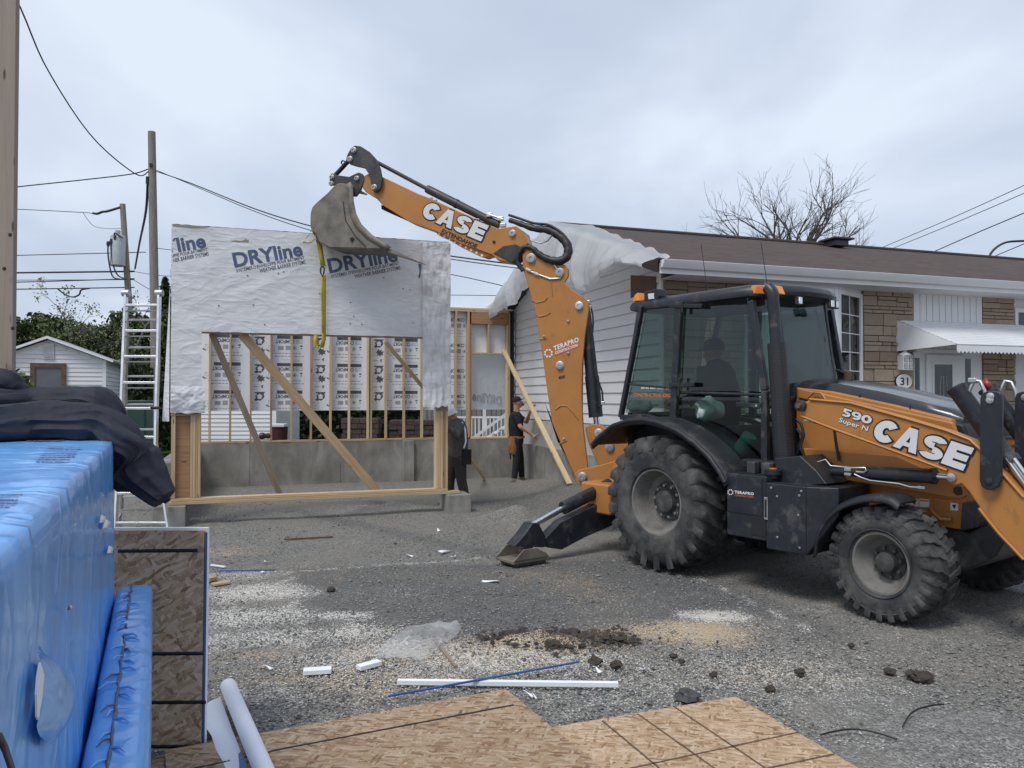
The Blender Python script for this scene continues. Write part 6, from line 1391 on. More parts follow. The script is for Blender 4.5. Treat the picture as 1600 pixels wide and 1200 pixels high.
def worker_grey():
    d0 = 12.62; q = lambda x, y, dd=0: D(x, y, d0+dd)
    T = thing('person', 'worker in white hard hat and grey jacket pushing against the framed wall', 'person', G(722, 791))
    sg = []; L_ = Vector((-1, 0, 0)); K = Vector((0, 1, 0))
    hip, hip2 = q(718, 716, -.05), q(711, 716, .13); k1, k2 = q(721, 750, -.03), q(703, 748, .18); a1, a2 = q(728, 783, .0), q(702, 780, .2)
    sg += [(hip, k1, .115, .085, 0), (k1, a1, .085, .075, 0), (hip2, k2, .115, .085, 0), (k2, a2, .085, .075, 0), (q(714, 712), q(715, 720), .155, .15, 0)]
    sg += [(q(715, 708), q(716, 688), .165, .17, 1), (q(716, 690), q(714, 668), .175, .165, 1), (q(715, 668, -.14), q(708, 668, .14), .10, .10, 1), (q(711, 660), q(707, 652), .075, .065, 2)]
    s1, s2 = q(718, 667, -.17), q(706, 667, .16); e1, e2 = q(713, 680, -.33), q(698, 680, .25); w1, w2 = q(705.5, 671.5, -.42), q(694, 668, -.05)
    sg += [(s1, e1, .085, .07, 1), (e1, w1, .068, .05, 1), (s2, e2, .08, .065, 1), (e2, w2, .06, .045, 1)]
    sg += hand_segs(w1, Vector((-1, -.15, .25)), Vector((-.2, -1, 0)), 3, .7); sg += hand_segs(w2, Vector((-.3, -1, .1)), Vector((-1, 0, 0)), 3, .6)
    hc = q(705.5, 650.5); sg += head_segs(hc, L_*.8+K*.2-UP*.5, UP*.85-Vector((.35, 0, 0)), 1.0, 2)
    for a_ in (a1, a2): sg += [(Vector((a_.x, a_.y, .11)), Vector((a_.x, a_.y, .08)), .072, .07, 4), (Vector((a_.x+.04, a_.y, .052)), Vector((a_.x-.15, a_.y-.04, .046)), .056, .046, 4)]
    fuse('body', sg, T, ['brown_cloth', 'grey_cloth', 'skin', 'glove', 'boot'])
    u_ = (UP*.85-Vector((.35, 0, 0))).normalized(); m = MB(); m.lathe(hc+u_*.03, u_, [(.128, -.012), (.13, .0), (.112, .008), (.112, .04), (.10, .085), (.06, .115), (0, .125)], 22); m.build('hard_hat', 'helmet', T, smooth=50)
    m = MB(); m.tube([q(722, 660, -.1), q(727, 672, -.2), q(728, 690, -.17), q(725, 700, -.15)], .016, 6); m.build('safety_strap', 'white_print', T, smooth=60)
    m = MB(); m.grid(lambda u, v: q(728, 712, -.1)+Vector((.09*math.cos(u*6.283), .07*math.sin(u*6.283), .1-.24*v))*1.0, 12, 5); m.build('tool_pouch', 'tee', T, smooth=50)
worker_grey()
def operator():
    T = thing('person', 'machine operator in dark camouflage seated inside the backhoe cab', 'person', Tw(.15, 0, 1.48))
    p = lambda x, y, z: Tw(x, y, z); sg = []; y0 = -.12
    sg += [(p(.12, y0, 1.60), p(.10, y0, 1.85), .20, .21, 0), (p(.10, y0, 1.85), p(.06, y0, 2.05), .21, .18, 0), (p(.06, y0-.17, 2.05), p(.06, y0+.17, 2.05), .09, .09, 0), (p(.05, y0, 2.12), p(.02, y0, 2.2), .06, .06, 1)]
    for s_ in (-1, 1):
        hip = p(.12, y0+.1*s_, 1.57); kn = p(-.33, y0+.16*s_, 1.60); an = p(-.42, y0+.15*s_, 1.20)
        sg += [(hip, kn, .10, .075, 0), (kn, an, .075, .06, 0), (an, p(-.55, y0+.15*s_, 1.15), .05, .045, 2)]
        sh = p(.05, y0+.2*s_, 2.03); el = p(-.10, y0+.27*s_, 1.78); wr = p(-.38, y0+.2*s_, 1.74); sg += [(sh, el, .075, .06, 0), (el, wr, .058, .04, 0)]; sg += hand_segs(wr, -TX, -UP, 1, .8)
    hc = p(-.0, y0, 2.30); sg += head_segs(hc, -TX+TY*-.2, UP, 1.12, 1); fuse('body', sg, T, ['camo', 'skin', 'boot'])
    m = MB(); m.lathe(hc+UP*.04, UP, [(.115, -.02), (.118, .02), (.105, .075), (.06, .115), (0, .12)], 20); c_ = m.build('cap', 'camo', T, smooth=60)
    m = MB(); m.grid(lambda u, v: hc+UP*.045+TY*(.07*(2*u-1))-TX*(.07+.1*v-.03*(2*u-1)**2), 6, 3); m.build('cap_brim', 'camo', c_, solid=.006)
operator()
# the plank the worker holds, and the short strut by the hard-hat worker
A = D(787, 548, 17.0); B = D(889, 756, 14.17)
m = MB(); m.beam(A, A+(B-A)*.62, .04, .095, side=HX); o = m.build('brace_plank', 'lumber_pale', base=B); 
pk = MB().beam(A+(B-A)*.55-HX*.005-HY*.04, B-HY*.04, .036, .105, side=HX).build('plank_splice', 'lumber_pale', o); tag(o, 'long pale timber brace leaning from the rear wall, steadied by a worker', 'timber')
o = MB().beam(D(729, 708, 13.6), G(756, 748)+UP*.02, .035, .05, side=HX).build('timber_strut', 'lumber_pale', base=G(756, 748)); tag(o, 'short pale timber strut slanting to the gravel behind the hard-hat worker', 'timber')
# ================================================================== FOREGROUND MATERIALS ON THE YARD
SF = Fr((-1.95, 3.79), math.atan2(.42, .906))     # x to the right of the stack, y away from the camera
SX, SY = SF.X(), SF.Y()
def rbox(fr, x0, x1, y0, y1, z0, z1, r, step, disp):
    m = MB(); c = Vector(((x0+x1)/2, (y0+y1)/2, (z0+z1)/2)); h = Vector((abs(x1-x0)/2, abs(y1-y0)/2, abs(z1-z0)/2))
    def pt(p):
        q = Vector([max(-h[i]+r, min(h[i]-r, p[i])) for i in range(3)]); d_ = p-q
        n_ = d_.normalized() if d_.length > 1e-9 else Vector((0, 0, 1))
        s = q+n_*min(r, d_.length) if d_.length > 1e-9 else p
        w_ = c+s; k = disp(w_, n_); w_ = w_+n_*k; return fr.w(w_.x, w_.y, w_.z)
    for ax in range(3):
        for sg in (-1, 1):
            a, b = [i for i in range(3) if i != ax]; na, nb = max(2, int(2*h[a]/step)), max(2, int(2*h[b]/step))
            def fn(u, v):
                p = Vector((0, 0, 0)); p[ax] = sg*h[ax]; p[a] = h[a]*(2*u-1); p[b] = h[b]*(2*v-1); return pt(p)
            m.grid(fn, na, nb)
    return m
def wrk(w_, n_): return .007*nz(w_.x*2.1, w_.y*2.1, w_.z*2.1)+.004*nz(w_.x*5+w_.z*3, w_.y*5, w_.z*2)+.005*abs(nz(w_.y*9+w_.z*7, w_.z*5, w_.x*7))
def merge(o, dist=.002):
    bm = bmesh.new(); bm.from_mesh(o.data); bmesh.ops.remove_doubles(bm, verts=bm.verts, dist=dist); bmesh.ops.recalc_face_normals(bm, faces=bm.faces); bm.to_mesh(o.data); bm.free(); o.data.polygons.foreach_set('use_smooth', [True]*len(o.data.polygons)); return o
ST = thing('insulation_stack', 'tall bale of building materials wrapped in shiny blue plastic', 'wrapped bale', SF.w(-.8, -1.7, 0))
merge(rbox(SF, -1.7, 0, -3.32, -.15, .0, 1.60, .022, .045, wrk).build('blue_wrap', 'blue_plastic', ST, smooth=0))
def side(px, py, off=.0): return PL(px, py, SF.w(off, 0, 0), SX)
# torn place on the side: white board showing, loose flap
m = MB(); tear = [(60, 1035), (66, 1055), (63, 1090), (57, 1125), (55, 1120), (54, 1085), (56, 1058)]; m.prism([side(*p, .012) for p in tear], SX*.003); m.build('torn_gap', 'foam_white', ST)
m = MB(); cc = [(60, 1005), (74, 1042), (100, 1060), (112, 1095), (104, 1130), (80, 1160), (62, 1140)]
def flap(u, v):
    a = [side(*p, .012) for p in [(60, 1008), (66, 1045), (66, 1090), (58, 1135), (62, 1150)]]; b = [side(*p, .012) for p in [(62, 1030), (100, 1052), (114, 1092), (104, 1130), (80, 1165)]]
    return P_at(a, u)*(1-v)+P_at(b, u)*v+SX*(.022*math.sin(v*math.pi)*math.sin(u*math.pi)+.004*nz(u*9, v*9))
m.grid(flap, 20, 12); m.build('torn_flap', 'blue_plastic', ST, smooth=60)
for (px, py, s_) in ((166, 820, 6), (160, 812, 5), (109, 950, 3), (172, 860, 5)):
    m = MB(); m.add([side(px-s_, py+s_, .014), side(px+s_*.6, py+s_*.8, .02), side(px+s_, py-s_*.8, .014), side(px-s_*.3, py-s_*1.5, .018)], [(0, 1, 2, 3)]); m.build('tear_scrap', 'foam_white', ST, solid=.003)
mat('ink', (.10, .11, .22), .5, var=.5, vs=30)
def top(px, py): return G(px, py, 1.606)
rn = random.Random(4)
for (x0, x1, y0, y1, n) in ((75, 125, 698, 722, 7), (0, 32, 772, 795, 6), (45, 100, 684, 690, 3)):
    m = MB()
    for k in range(n):
        y = y0+(y1-y0)*k/n; sh = (y-y0)*-.9; x = x0+sh
        while x < x1+sh:
            wd = rn.uniform(3, 9); m.add([top(x, y), top(x+wd, y), top(x+wd-1, y+1.3), top(x-1, y+1.3)], [(0, 1, 2, 3)]); x += wd+rn.uniform(.6, 2)
    o = m.build('faded_print', 'ink', ST, smooth=0); o['kind'] = 'stuff'
m = MB(); m.strip([side(x, y, .016) for x, y in ((-2, 1150), (8, 1170), (18, 1200), (26, 1230))], SY*.02); m.build('black_strap', 'strap_black', ST, solid=.003)
# narrow second bale along its side
S2 = thing('insulation_bundle', 'low narrow bundle in gathered blue plastic along the side of the tall blue bale', 'wrapped bale', SF.w(.09, -1.4, 0))
merge(rbox(SF, .012, .165, -2.6, -.12, .0, .895, .03, .03, lambda w_, n_: wrk(w_, n_)*.6+.010*max(0, n_.z)*math.sin(w_.y*42+8*abs(w_.x-.07))*nz(w_.y*5, w_.x*9)).build('blue_wrap', 'blue_plastic', S2, smooth=0))
m = MB(); P = [SF.w(.075+.01*nz(t*.6), -2.55+2.4*t/60, .898+.006*math.sin(t*1.7)) for t in range(61)]; m.tube(P, [.004+.003*abs(nz(t*1.3)) for t in range(61)], 6); m.build('gathered_seam', 'ink', S2, smooth=60)
for k in range(34):
    y = -2.5+2.25*k/34+rn.uniform(-.02, .02); s_ = rn.choice((-1, 1)); l = rn.uniform(.02, .055); m = MB(); m.tube([SF.w(.075, y, .898), SF.w(.075+s_*l*.6, y-.02, .904), SF.w(.075+s_*l, y-.045, .899)], [.003, .004, .0015], 5); m.build('seam_pleat', 'blue_plastic' if k % 4 else 'ink', S2, smooth=60)
# ---------------- dark waterproof cloth slung over the bale
def loft(pts, rad, seed, amp, nu=150, nv=70, fl=1.0):
    P = [Vector(p) for p in pts]; Rr = rad; m = MB(); n_ = len(P)-1
    def fn(u, v):
        c = P_at(P, u); t = (P_at(P, min(1, u+.01))-P_at(P, max(0, u-.01))).normalized(); s_ = t.cross(UP).normalized(); w_ = s_.cross(t)
        x = u*n_; i = min(int(x), n_-1); f = x-i; r = Rr[i]*(1-f)+Rr[i+1]*f; a = v*2*math.pi
        q = Vector((math.cos(a), math.sin(a), u*6+seed)); rg = lambda v_: 1-min(1, abs(noise.noise(v_))*3); k = 1-amp*.3+amp*.8*noise.noise(q*1.1)+amp*.5*rg(Vector((math.cos(a)*1.5+u*1.6, math.sin(a)*1.5, u*1.1+seed)))+amp*.14*rg(Vector((math.cos(a)*3+u*4, math.sin(a)*3-u*2, seed)))
        e = 1 if 0.02 < u < .98 else .35
        return c+(s_*math.cos(a)*r*1.25+w_*math.sin(a)*r*fl)*k*e
    m.grid(fn, nu, nv); return m
J = thing('draped_cloth', 'dark navy waterproof cloth bunched over the top of the tall blue bale', 'cloth', D(120, 683, 3.6))
dj = 3.58
loft([D(-90, 684, 3.3), D(-10, 668, 3.42), D(50, 661, 3.52), D(105, 661, 3.56), D(150, 664, 3.62), D(185, 688, 3.66), D(208, 722, 3.7), D(232, 752, 3.7), D(262, 783, 3.7)], [.085, .09, .092, .088, .09, .11, .11, .09, .045], 3, .30).build('lower_fold', 'navy', J, smooth=40)
loft([D(-70, 630, 3.55), D(-5, 628, 3.6), D(50, 627, 3.72), D(110, 629, 3.75), D(150, 633, 3.75), D(170, 652, 3.75), D(172, 672, 3.76)], [.06, .065, .065, .075, .085, .075, .04], 9, .25).build('upper_fold', 'navy', J, smooth=40)
loft([D(-70, 605, 3.7), D(-10, 606, 3.7), D(10, 600, 3.7), D(32, 612, 3.72), D(60, 618, 3.75)], [.07, .07, .075, .05, .02], 15, .3, 60, 30).build('peaked_fold', 'navy', J, smooth=80)
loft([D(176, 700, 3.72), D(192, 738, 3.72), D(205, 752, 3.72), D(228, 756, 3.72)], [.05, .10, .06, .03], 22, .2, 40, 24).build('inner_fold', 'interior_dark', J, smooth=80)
# ---------------- printed board standing at the end of the bales
BR = Vector((-1.575, 3.93, 0)); ub = Vector((1, 0, 0)); nb_ = Vector((0, -1, 0)); upb = (UP*1.11+Vector((0, .02, 0))).normalized(); rtb = Vector((1, 0, 0)); nb_ = Vector((0, -upb.z, upb.y))
BO = thing('faced_osb_panel', 'strand board panel with white foam edge standing behind the blue bundle', 'board', BR-ub*.4)
Hh = 1.10; Wd = .92; cB = BR-rtb*Wd/2+upb*Hh/2+UP*.0
lift = UP*.015
MB().box(cB+lift, rtb, upb, nb_, Wd, Hh, .014).build('strand_board', 'osb_panel', BO)
MB().box(cB-nb_*.022+lift+upb*.006+rtb*.004, rtb, upb, nb_, Wd+.012, Hh+.012, .028).build('foam_backing', 'foam_white', BO)
MB().box(cB+rtb*(Wd/2+.0075)+nb_*.0+lift, rtb, upb, nb_, .008, Hh-.02, .012).build('blue_edge', 'foam_blue', BO)
def onb(px, py): return PL(px, py, cB+nb_*.008, nb_)
for (x0, x1, y) in ((184, 309, 861), (184, 317, 1022), (184, 322, 1098), (184, 326, 1167)):
    m = MB(); a, b = onb(x0, y), onb(x1, y-1); m.grid(lambda u, v: a+(b-a)*u+upb*((v-.5)*.018*(1+.5*nz(u*30, v, y))), 40, 1); m.build('paint_line', 'strap_black', BO, solid=.001)
# ---------------- strand boards lying on the gravel
def sheet(name, label, corner, dirx, wx, ly, z, mt):
    dx = Vector(dirx).normalized(); dy = Vector((dx.y, -dx.x, 0)); c = Vector((corner.x, corner.y, z)); m = MB()
    m.box(c+dx*wx/2+dy*ly/2, dx, dy, UP, wx, ly, .0125); o = m.build(name, mt, base=c, smooth=0); tag(o, label, 'board'); return o, dx, dy
z1, z2 = .045, .012
c1 = G(258, 1174, z1); e1 = G(790, 1078, z1); o1, dx1, dy1 = sheet('strand_board', 'reddish strand board lying on the gravel under the paper roll', c1, e1-c1, (e1-c1).length, 2.44, z1, 'osb_red')
c2 = G(790, 1150, z2); e2 = G(1150, 1090, z2); o2, dx2, dy2 = sheet('strand_board', 'pale strand board lying on the gravel marked with a dark grid', c2, e2-c2, (e2-c2).length, 2.44, z2, 'osb')
mm = MB()
for k in range(1): mm.box(Vector((c1.x, c1.y, 0))+dx1*((e1-c1).length/2-.13)+dy1*1.25+UP*.022, dx1, dy1, UP, (e1-c1).length+.15, 2.4, .028)
o = mm.build('strand_board', 'osb_dark', base=Vector((c1.x, c1.y, 0)), smooth=0); tag(o, 'darker strand board sheets stacked beneath the reddish strand board', 'board')
def line(o, pts, z, w_, mt='strap_black'):
    m = MB(); P = [G(*p, z+.008) for p in pts]; a, b = P[0], P[-1]; n_ = (b-a).normalized().cross(UP); m.grid(lambda u, v: a+(b-a)*u+n_*((v-.5)*w_*(1+.5*nz(u*40, v*3, a.x))), 60, 1); m.build('paint_line', mt, o, solid=.0008)
line(o1, [(424, 1173), (803, 1101)], z1, .016); line(o1, [(290, 1203), (424, 1174)], z1, .014)
for a, b in (((941, 1126), (1030, 1200)), ((996, 1115), (1116, 1200)), ((1052, 1103), (1196, 1200)), ((985, 1200), (1247, 1144)), ((1200, 1200), (1303, 1178))): line(o2, [a, b], z2, .011, 'brown_wood')
# ---------------- rolled sheet of paper
RL = thing('paper_roll', 'rolled white paper sheet with blue printing lying on the strand board', 'paper roll', G(372, 1090, .05))
A, B = G(357, 1072, .10), G(428, 1240, .10); d_ = (B-A).normalized(); s_ = d_.cross(UP).normalized()
if s_.x > 0: s_ = -s_
m = MB(); m.grid(lambda u, v: A+(B-A)*u+(s_*math.cos(v*13)+UP*math.sin(v*13))*(.047-.014*v), 24, 60); m.build('roll', 'paper', RL, smooth=60)
m = MB(); m.grid(lambda u, v: A+(B-A)*(.02+.12*v*(1-u)+.98*u)+s_*(.05+(.13-.05*u+.02*nz(u*5))*v)+UP*(-.045-.012*v+.02*math.sin(v*2.5)*(1-u)+.006*nz(u*4, v*3)), 24, 8); m.build('loose_edge', 'paper', RL, smooth=60)
m = MB(); m.grid(lambda u, v: A+(B-A)*(.60+.40*u)+s_*(.05+(.085)*v*(u*.7+.2))+UP*(-.045-.012*v+.014), 12, 4); m.build('printed_corner', 'paper_blue', RL, smooth=60)
# ---------------- offcuts and litter
def strip_obj(name, label, cat, p0, p1, w_, h, mt, z=.0):
    a, b = G(*p0), G(*p1); a.z = b.z = z+h/2; o = MB().beam(a, b, w_, h, side=UP).build(name, mt, base=(a+b)/2-UP*h/2, bevel=.003, smooth=0); tag(o, label, cat); return o
strip_obj('foam_strip', 'long white foam strip lying on the gravel crossed by a blue strip', 'foam strip', (621, 1069), (966, 1073), .035, .03, 'foam_white')
o = strip_obj('blue_strip', 'long thin blue edge strip lying across the white foam strip', 'strip', (606, 1098), (905, 1043), .014, .012, 'foam_blue', .032)
strip_obj('foam_offcut', 'white foam offcut with square ends beside the sawdust, the wider one', 'offcut', (474, 1053), (518, 1050), .07, .03, 'foam_white')
strip_obj('foam_offcut', 'small tilted white foam offcut near the clear plastic sheet', 'offcut', (560, 1047), (593, 1038), .06, .03, 'foam_white')
strip_obj('blue_rod', 'thin blue rods lying beside the strand board panel', 'rod', (340, 893), (430, 891), .014, .012, 'foam_blue', .0); strip_obj('foam_sliver', 'thin white foam sliver lying above the blue rods', 'offcut', (330, 884), (352, 887), .03, .015, 'foam_white')
strip_obj('timber_offcut', 'square timber offcut poking out past the strand board panel', 'offcut', (316, 905), (334, 908), .09, .038, 'lumber'); strip_obj('timber_offcut', 'flat pinkish timber offcut beside the square one', 'offcut', (332, 915), (358, 911), .08, .02, 'lumber_pale')
strip_obj('dark_stick', 'thin dark stick lying alone on the grey gravel', 'stick', (444, 844), (520, 840), .02, .02, 'brown_wood')
strip_obj('broken_lath', 'weathered lath sticking out from under the clear plastic sheet', 'lath', (680, 1002), (712, 1043), .02, .015, 'lumber_old', .0)
for k, (px, py, sz) in enumerate(((418, 1044, 8), (696, 862, 9), (766, 908, 10), (709, 869, 5), (685, 828, 5), (826, 1085, 6), (835, 1090, 4), (412, 895, 3), (417, 878, 3), (1005, 1045, 5), (935, 1047, 6), (640, 868, 4), (1340, 1145, 4))):
    c = G(px, py, .004); s_ = sz/1200*c.y; m = MB(); a = rn.uniform(0, 3); m.grid(lambda u, v: c+Vector((math.cos(a), math.sin(a), 0))*s_*(2*u-1)*1.4+Vector((-math.sin(a), math.cos(a), 0))*s_*(2*v-1)*.5*(1-.6*u)+UP*(.012*math.sin(u*3+k)*(.4+v)+.004), 5, 2); o = m.build('paper_scrap', 'foam_white', base=c, solid=.004, smooth=60); lb = {418: 'curled white paper scrap on the gravel beside the paper roll', 696: 'white torn scrap on the gravel in front of the stabiliser foot', 766: 'folded white strip lying on the gravel before the rear tyre', 826: 'white foam shard touching the edge of the reddish strand board', 935: 'white shard beside the end of the blue strip', 1005: 'white shard between the long foam strip and the soil lumps', 1340: 'small white chip beside the black straps'}.get(px)
    tag(o, lb or 'tiny white crumb lying alone on the grey gravel', 'scrap', None if lb else 'tiny white crumbs on the gravel')
# clear plastic sheet
def psheet():
    g0 = G(650, 1020); m = MB()
    xs = [G(585, 1026), G(610, 1008), G(640, 990), G(680, 985), G(722, 995)]; ys = [G(600, 1034), G(640, 1035), G(668, 1034), G(690, 1012), G(716, 998)]
    def fn(u, v):
        p = P_at(ys, u)*(1-v)+P_at(xs, u)*v; rg = lambda a_, b_, c_: 1-min(1, abs(nz(a_, b_, c_))*3); h = .01+.055*math.sin(u*2.6)*math.sin(v*2.4+.3)+.075*rg(u*1.6+v*1.1, v*1.2-u*.8, 1)*math.sin(min(1, v*1.3)*3.1)+.025*rg(u*4, v*3, 6); return Vector((p.x, p.y, max(.006, h)))
    m.grid(fn, 50, 30); o = m.build('clear_plastic_sheet', 'poly_sheet', base=Vector((g0.x, g0.y, 0)), smooth=40); tag(o, 'crumpled clear plastic sheet lying on the sawdust', 'plastic sheet')
psheet()
def clod(name, label, px, py, r, mt='soil', fl=.7, grp=None):
    c = G(px, py); c = Vector((c.x, c.y, r*fl*.6)); m = MB(); sd = rn.uniform(0, 99)
    def fn(u, v):
        a, b = u*2*math.pi, (v-.5)*math.pi; d_ = Vector((math.cos(a)*math.cos(b), math.sin(a)*math.cos(b), math.sin(b))); k = 1+.45*noise.noise(d_*1.6+Vector((sd, 0, 0)))+.25*noise.noise(d_*4+Vector((0, sd, 0))); return c+Vector((d_.x*r*1.2, d_.y*r, d_.z*r*fl))*k
    m.grid(fn, 18, 12); o = m.build(name, mt, base=Vector((c.x, c.y, 0)), smooth=28); tag(o, label, 'clod' if mt == 'soil' else 'stone', grp)
mat('wet_stone', (.05, .052, .055), .6, var=.3, vs=12, bump=.3)
clod('dark_stone', 'single wet dark stone beside the pale strand board', 1074, 1092, .058, 'wet_stone', .6)
for px, py, r in ((930, 1036, .038), (963, 1042, .036), (1390, 1052, .03), (1440, 1062, .05), (1425, 1056, .032), (1115, 1056, .022), (1203, 1079, .028), (1052, 1027, .024), (1065, 1035, .02), (800, 997, .05), (840, 1003, .045), (890, 998, .065), (915, 1004, .06), (945, 1004, .05), (865, 1012, .05), (1250, 1053, .03), (1330, 1010, .02), (517, 923, .03)):
    lb = {930: 'rounded soil lump between the foam strip end and the soil pile', 1440: 'largest crumbly soil lump standing alone before the front tyre', 1203: 'small soil lump near the edge of the pale strand board', 517: 'small dark lump on the bare grey gravel patch', 1330: 'tiny soil lump right below the front tyre'}.get(px)
    clod('soil_clod', lb or 'dark lump of soil on the gravel', px, py, r, grp=None if lb else 'soil lumps on the gravel')
for pts, lab in ((([(1282, 1148), (1320, 1143), (1350, 1145), (1380, 1151), (1402, 1156)]), 'black plastic strap end curving out from the pale strand board'), (([(1410, 1136), (1425, 1117), (1450, 1107), (1475, 1101)]), 'curled black plastic strap standing free on the gravel')):
    P = [G(*p, .012) for p in pts]; P2 = [P_at(P, t/20)+UP*(.015*math.sin(t/20*3.1)) for t in range(21)]; m = MB(); m.strip(P2, [Vector((0, .003, .009))]*21); o = m.build('plastic_strap', 'strap_black', base=P[0]-UP*.01, solid=.003, smooth=60); tag(o, lab, 'strap')
# ---------------- tall board at the left edge of the yard
xx_ = D(26, 600, 6.1).x; o = MB().beam((xx_-.15, 6.07, 0), (xx_-.15, 6.07, 5.6), .05, .30, side=(1, 0, 0)).build('tall_timber_post', 'lumber_taupe', base=(xx_-.15, 6.07, 0), bevel=.01, smooth=0)
tag(o, 'tall greyish timber post rising out of view behind the blue bale', 'post')
MB().beam((xx_-.155, 5.99, 0), (xx_-.155, 5.99, D(20, 568, 6.0).z), .014, .29, side=(1, 0, 0)).build('lower_board', 'lumber_taupe', o, smooth=0)
for q in ((16, 367), (20, 513), (7, 420)): MB().lathe(D(*q, 5.998), Vector((0, -1, 0)), [(.016, 0), (.016, .003), (0, .004)], 10).build('nail_hole', 'hair', o)
# ---------------- aluminium folding ladder
def ladder():
    T = thing('ladder', 'aluminium folding ladder standing open between the blue bale and the framed wall', 'ladder', G(223, 829))
    def dd(y): return 10.42+(829-y)/371*.75
    q = lambda x, y: D(x, y, dd(y))
    Lr = [(197, 458), (193, 560), (190, 637), (189, 692), (185, 735), (182, 790), (180, 832)]; Rr = [(249, 458), (247, 560), (244.5, 637), (243.5, 692), (249, 730), (258, 790), (264, 829)]
    for pts, nm in ((Lr, 'side_rail'), (Rr, 'side_rail')):
        P = [q(*p) for p in pts]
        for i in range(len(P)-1): MB().beam(P[i], P[i+1]+(P[i+1]-P[i]).normalized()*.01, .035 if i < 3 else .03, .07, side=Vector((0, 1, .2))).build(nm, 'aluminium', T, bevel=.004)
    def X(pts, y):
        for (x0, y0), (x1, y1) in zip(pts, pts[1:]):
            if y0 <= y <= y1: return x0+(x1-x0)*(y-y0)/(y1-y0)
    for y in (477, 517, 557, 598, 638, 683, 727, 771, 817):
        MB().beam(q(X(Lr, y), y), q(X(Rr, y), y), .05, .035, side=UP).build('rung', 'aluminium', T, bevel=.006)
    for y in (485, 525, 565, 606): MB().beam(q(X(Lr, y), y)+Vector((0, .05, 0)), q(X(Rr, y), y)+Vector((0, .05, 0)), .03, .02, side=UP).build('rung_lower_lip', 'alu_grey', T, bevel=.004)
    for x in (197, 249): MB().lathe(q(x, 458)-Vector((.05, 0, 0)), Vector((1, 0, 0)), [(.05, 0), (.05, .1), (0, .1)], 16).build('hinge', 'alu_grey', T)
    for x in (190, 244.5): MB().lathe(q(x, 637)-Vector((.06, .04, 0)), Vector((1, 0, 0)), [(.022, 0), (.022, .12), (0, .12)], 10).build('lock_knob', 'tarp_black', T)
    def db(y): return 11.17+(y-458)/340*1.05
    b = lambda x, y: D(x, y, db(y))
    for (x0, x1, x2) in ((199, 196, 190), (247, 242, 247)): P = [b(x0, 462), b(x1, 640), b(x2, 800)]; P[2].z = .02; [MB().beam(P[i], P[i+1], .03, .06, side=Vector((0, 1, -.2))).build('back_rail', 'alu_grey', T, bevel=.004) for i in range(2)]
    for y, x0, x1 in ((500, 199, 246), (543, 198, 245), (588, 197, 244), (632, 196, 242), (671, 196, 242), (713, 194, 243), (776, 192, 245)): MB().beam(b(x0, y), b(x1, y), .04, .03, side=UP).build('back_rung', 'alu_grey', T, bevel=.005)
    MB().beam(q(180, 817), b(190, 800), .02, .02).build('stay', 'aluminium', T)
ladder()
# ================================================================== BACKGROUND
def leaf_mesh(P, Nrm, size, asp=.6):
    n = len(P); a = np.random.randn(n, 3); a /= np.linalg.norm(a, axis=1)[:, None]; b = np.cross(a, np.random.randn(n, 3)); b /= np.linalg.norm(b, axis=1)[:, None]
    s = size*np.random.uniform(.6, 1.3, (n, 1)); A, B = a*s, b*s*asp; V = np.stack([P-A, P+B, P+A, P-B], 1).reshape(-1, 3); Fc = (np.arange(n)[:, None]*4+np.arange(4)).tolist(); return V, Fc
def leaf_obj(name, P, size, mt, parent, asp=.6, kind=None):
    V, Fc = leaf_mesh(P, None, size, asp); b = np.array(BASE[parent.name]); me = bpy.data.meshes.new(name); me.from_pydata((V-b).tolist(), [], Fc)
    me.materials.append(MT[mt]); o = bpy.data.objects.new(name, me); C.objects.link(o); o.parent = parent; BASE[o.name] = tuple(b); return o
def hedge(label, x0, x1, y0, y1, h, n, mt, size, seed):
    T = thing('hedge', label, 'hedge', ((x0+x1)/2, (y0+y1)/2, 0)); rs = np.random.RandomState(seed)
    x = rs.uniform(x0, x1, n); hh = h*(1+.06*np.sin(x*1.9+seed)+.05*np.sin(x*4.7)); fr = rs.rand(n)
    z = hh*rs.rand(n)**.8; y = y0+(y1-y0)*rs.rand(n)**1.8+.25*np.sin(x*2.3+z*2)+.12*np.sin(x*6+z*5); tp_ = rs.rand(n) < .25; z[tp_] = hh[tp_]*(1+.02*rs.randn(tp_.sum()))
    leaf_obj('foliage', np.stack([x, y, z], 1), size, mt, T)
    MB().abox(x0+.1, x1-.1, y0+.55, y1, 0, h*.9).build('light_block_core', 'interior_dark', T)  # dark box added inside the leaves to stop light passing through
hedge('tall clipped green hedge behind the small white shed', -22, -9.6, 25.5, 27.5, 4.1, 26000, 'leaf', .10, 1)
hedge('darker green hedge behind the framed wall and pallets of pavers', -9.4, 1.5, 24.5, 26.5, 4.0, 22000, 'leaf_dark', .10, 2)
def bush(label, c, r, n, mt, size, cat='shrub'):
    T = thing('shrub', label, cat, (c[0], c[1], 0)); rs = np.random.RandomState(int(abs(c[0]*31)) % 999); d_ = rs.randn(n, 3); d_ /= np.linalg.norm(d_, axis=1)[:, None]; k = rs.rand(n, 1)**.4; P = d_*k*np.array(r)+np.array(c); P = P[P[:, 2] > .02]
    leaf_obj('foliage', P, size, mt, T); m = MB(); m.tube([(c[0], c[1], 0), (c[0], c[1], c[2])], [.06, .03], 6); m.build('stem', 'bark', T)
p = D(36, 590, 15.5); bush('leafy green shrub growing against the white shed door', (p.x-.3, p.y, 1.3), (.55, .5, 1.15), 1500, 'leaf', .09)
p = D(258, 600, 18.5); bush('green shrub between the ladder and the framed wall', (p.x, p.y+3, 1.6), (.75, .6, 1.7), 2600, 'leaf', .10)
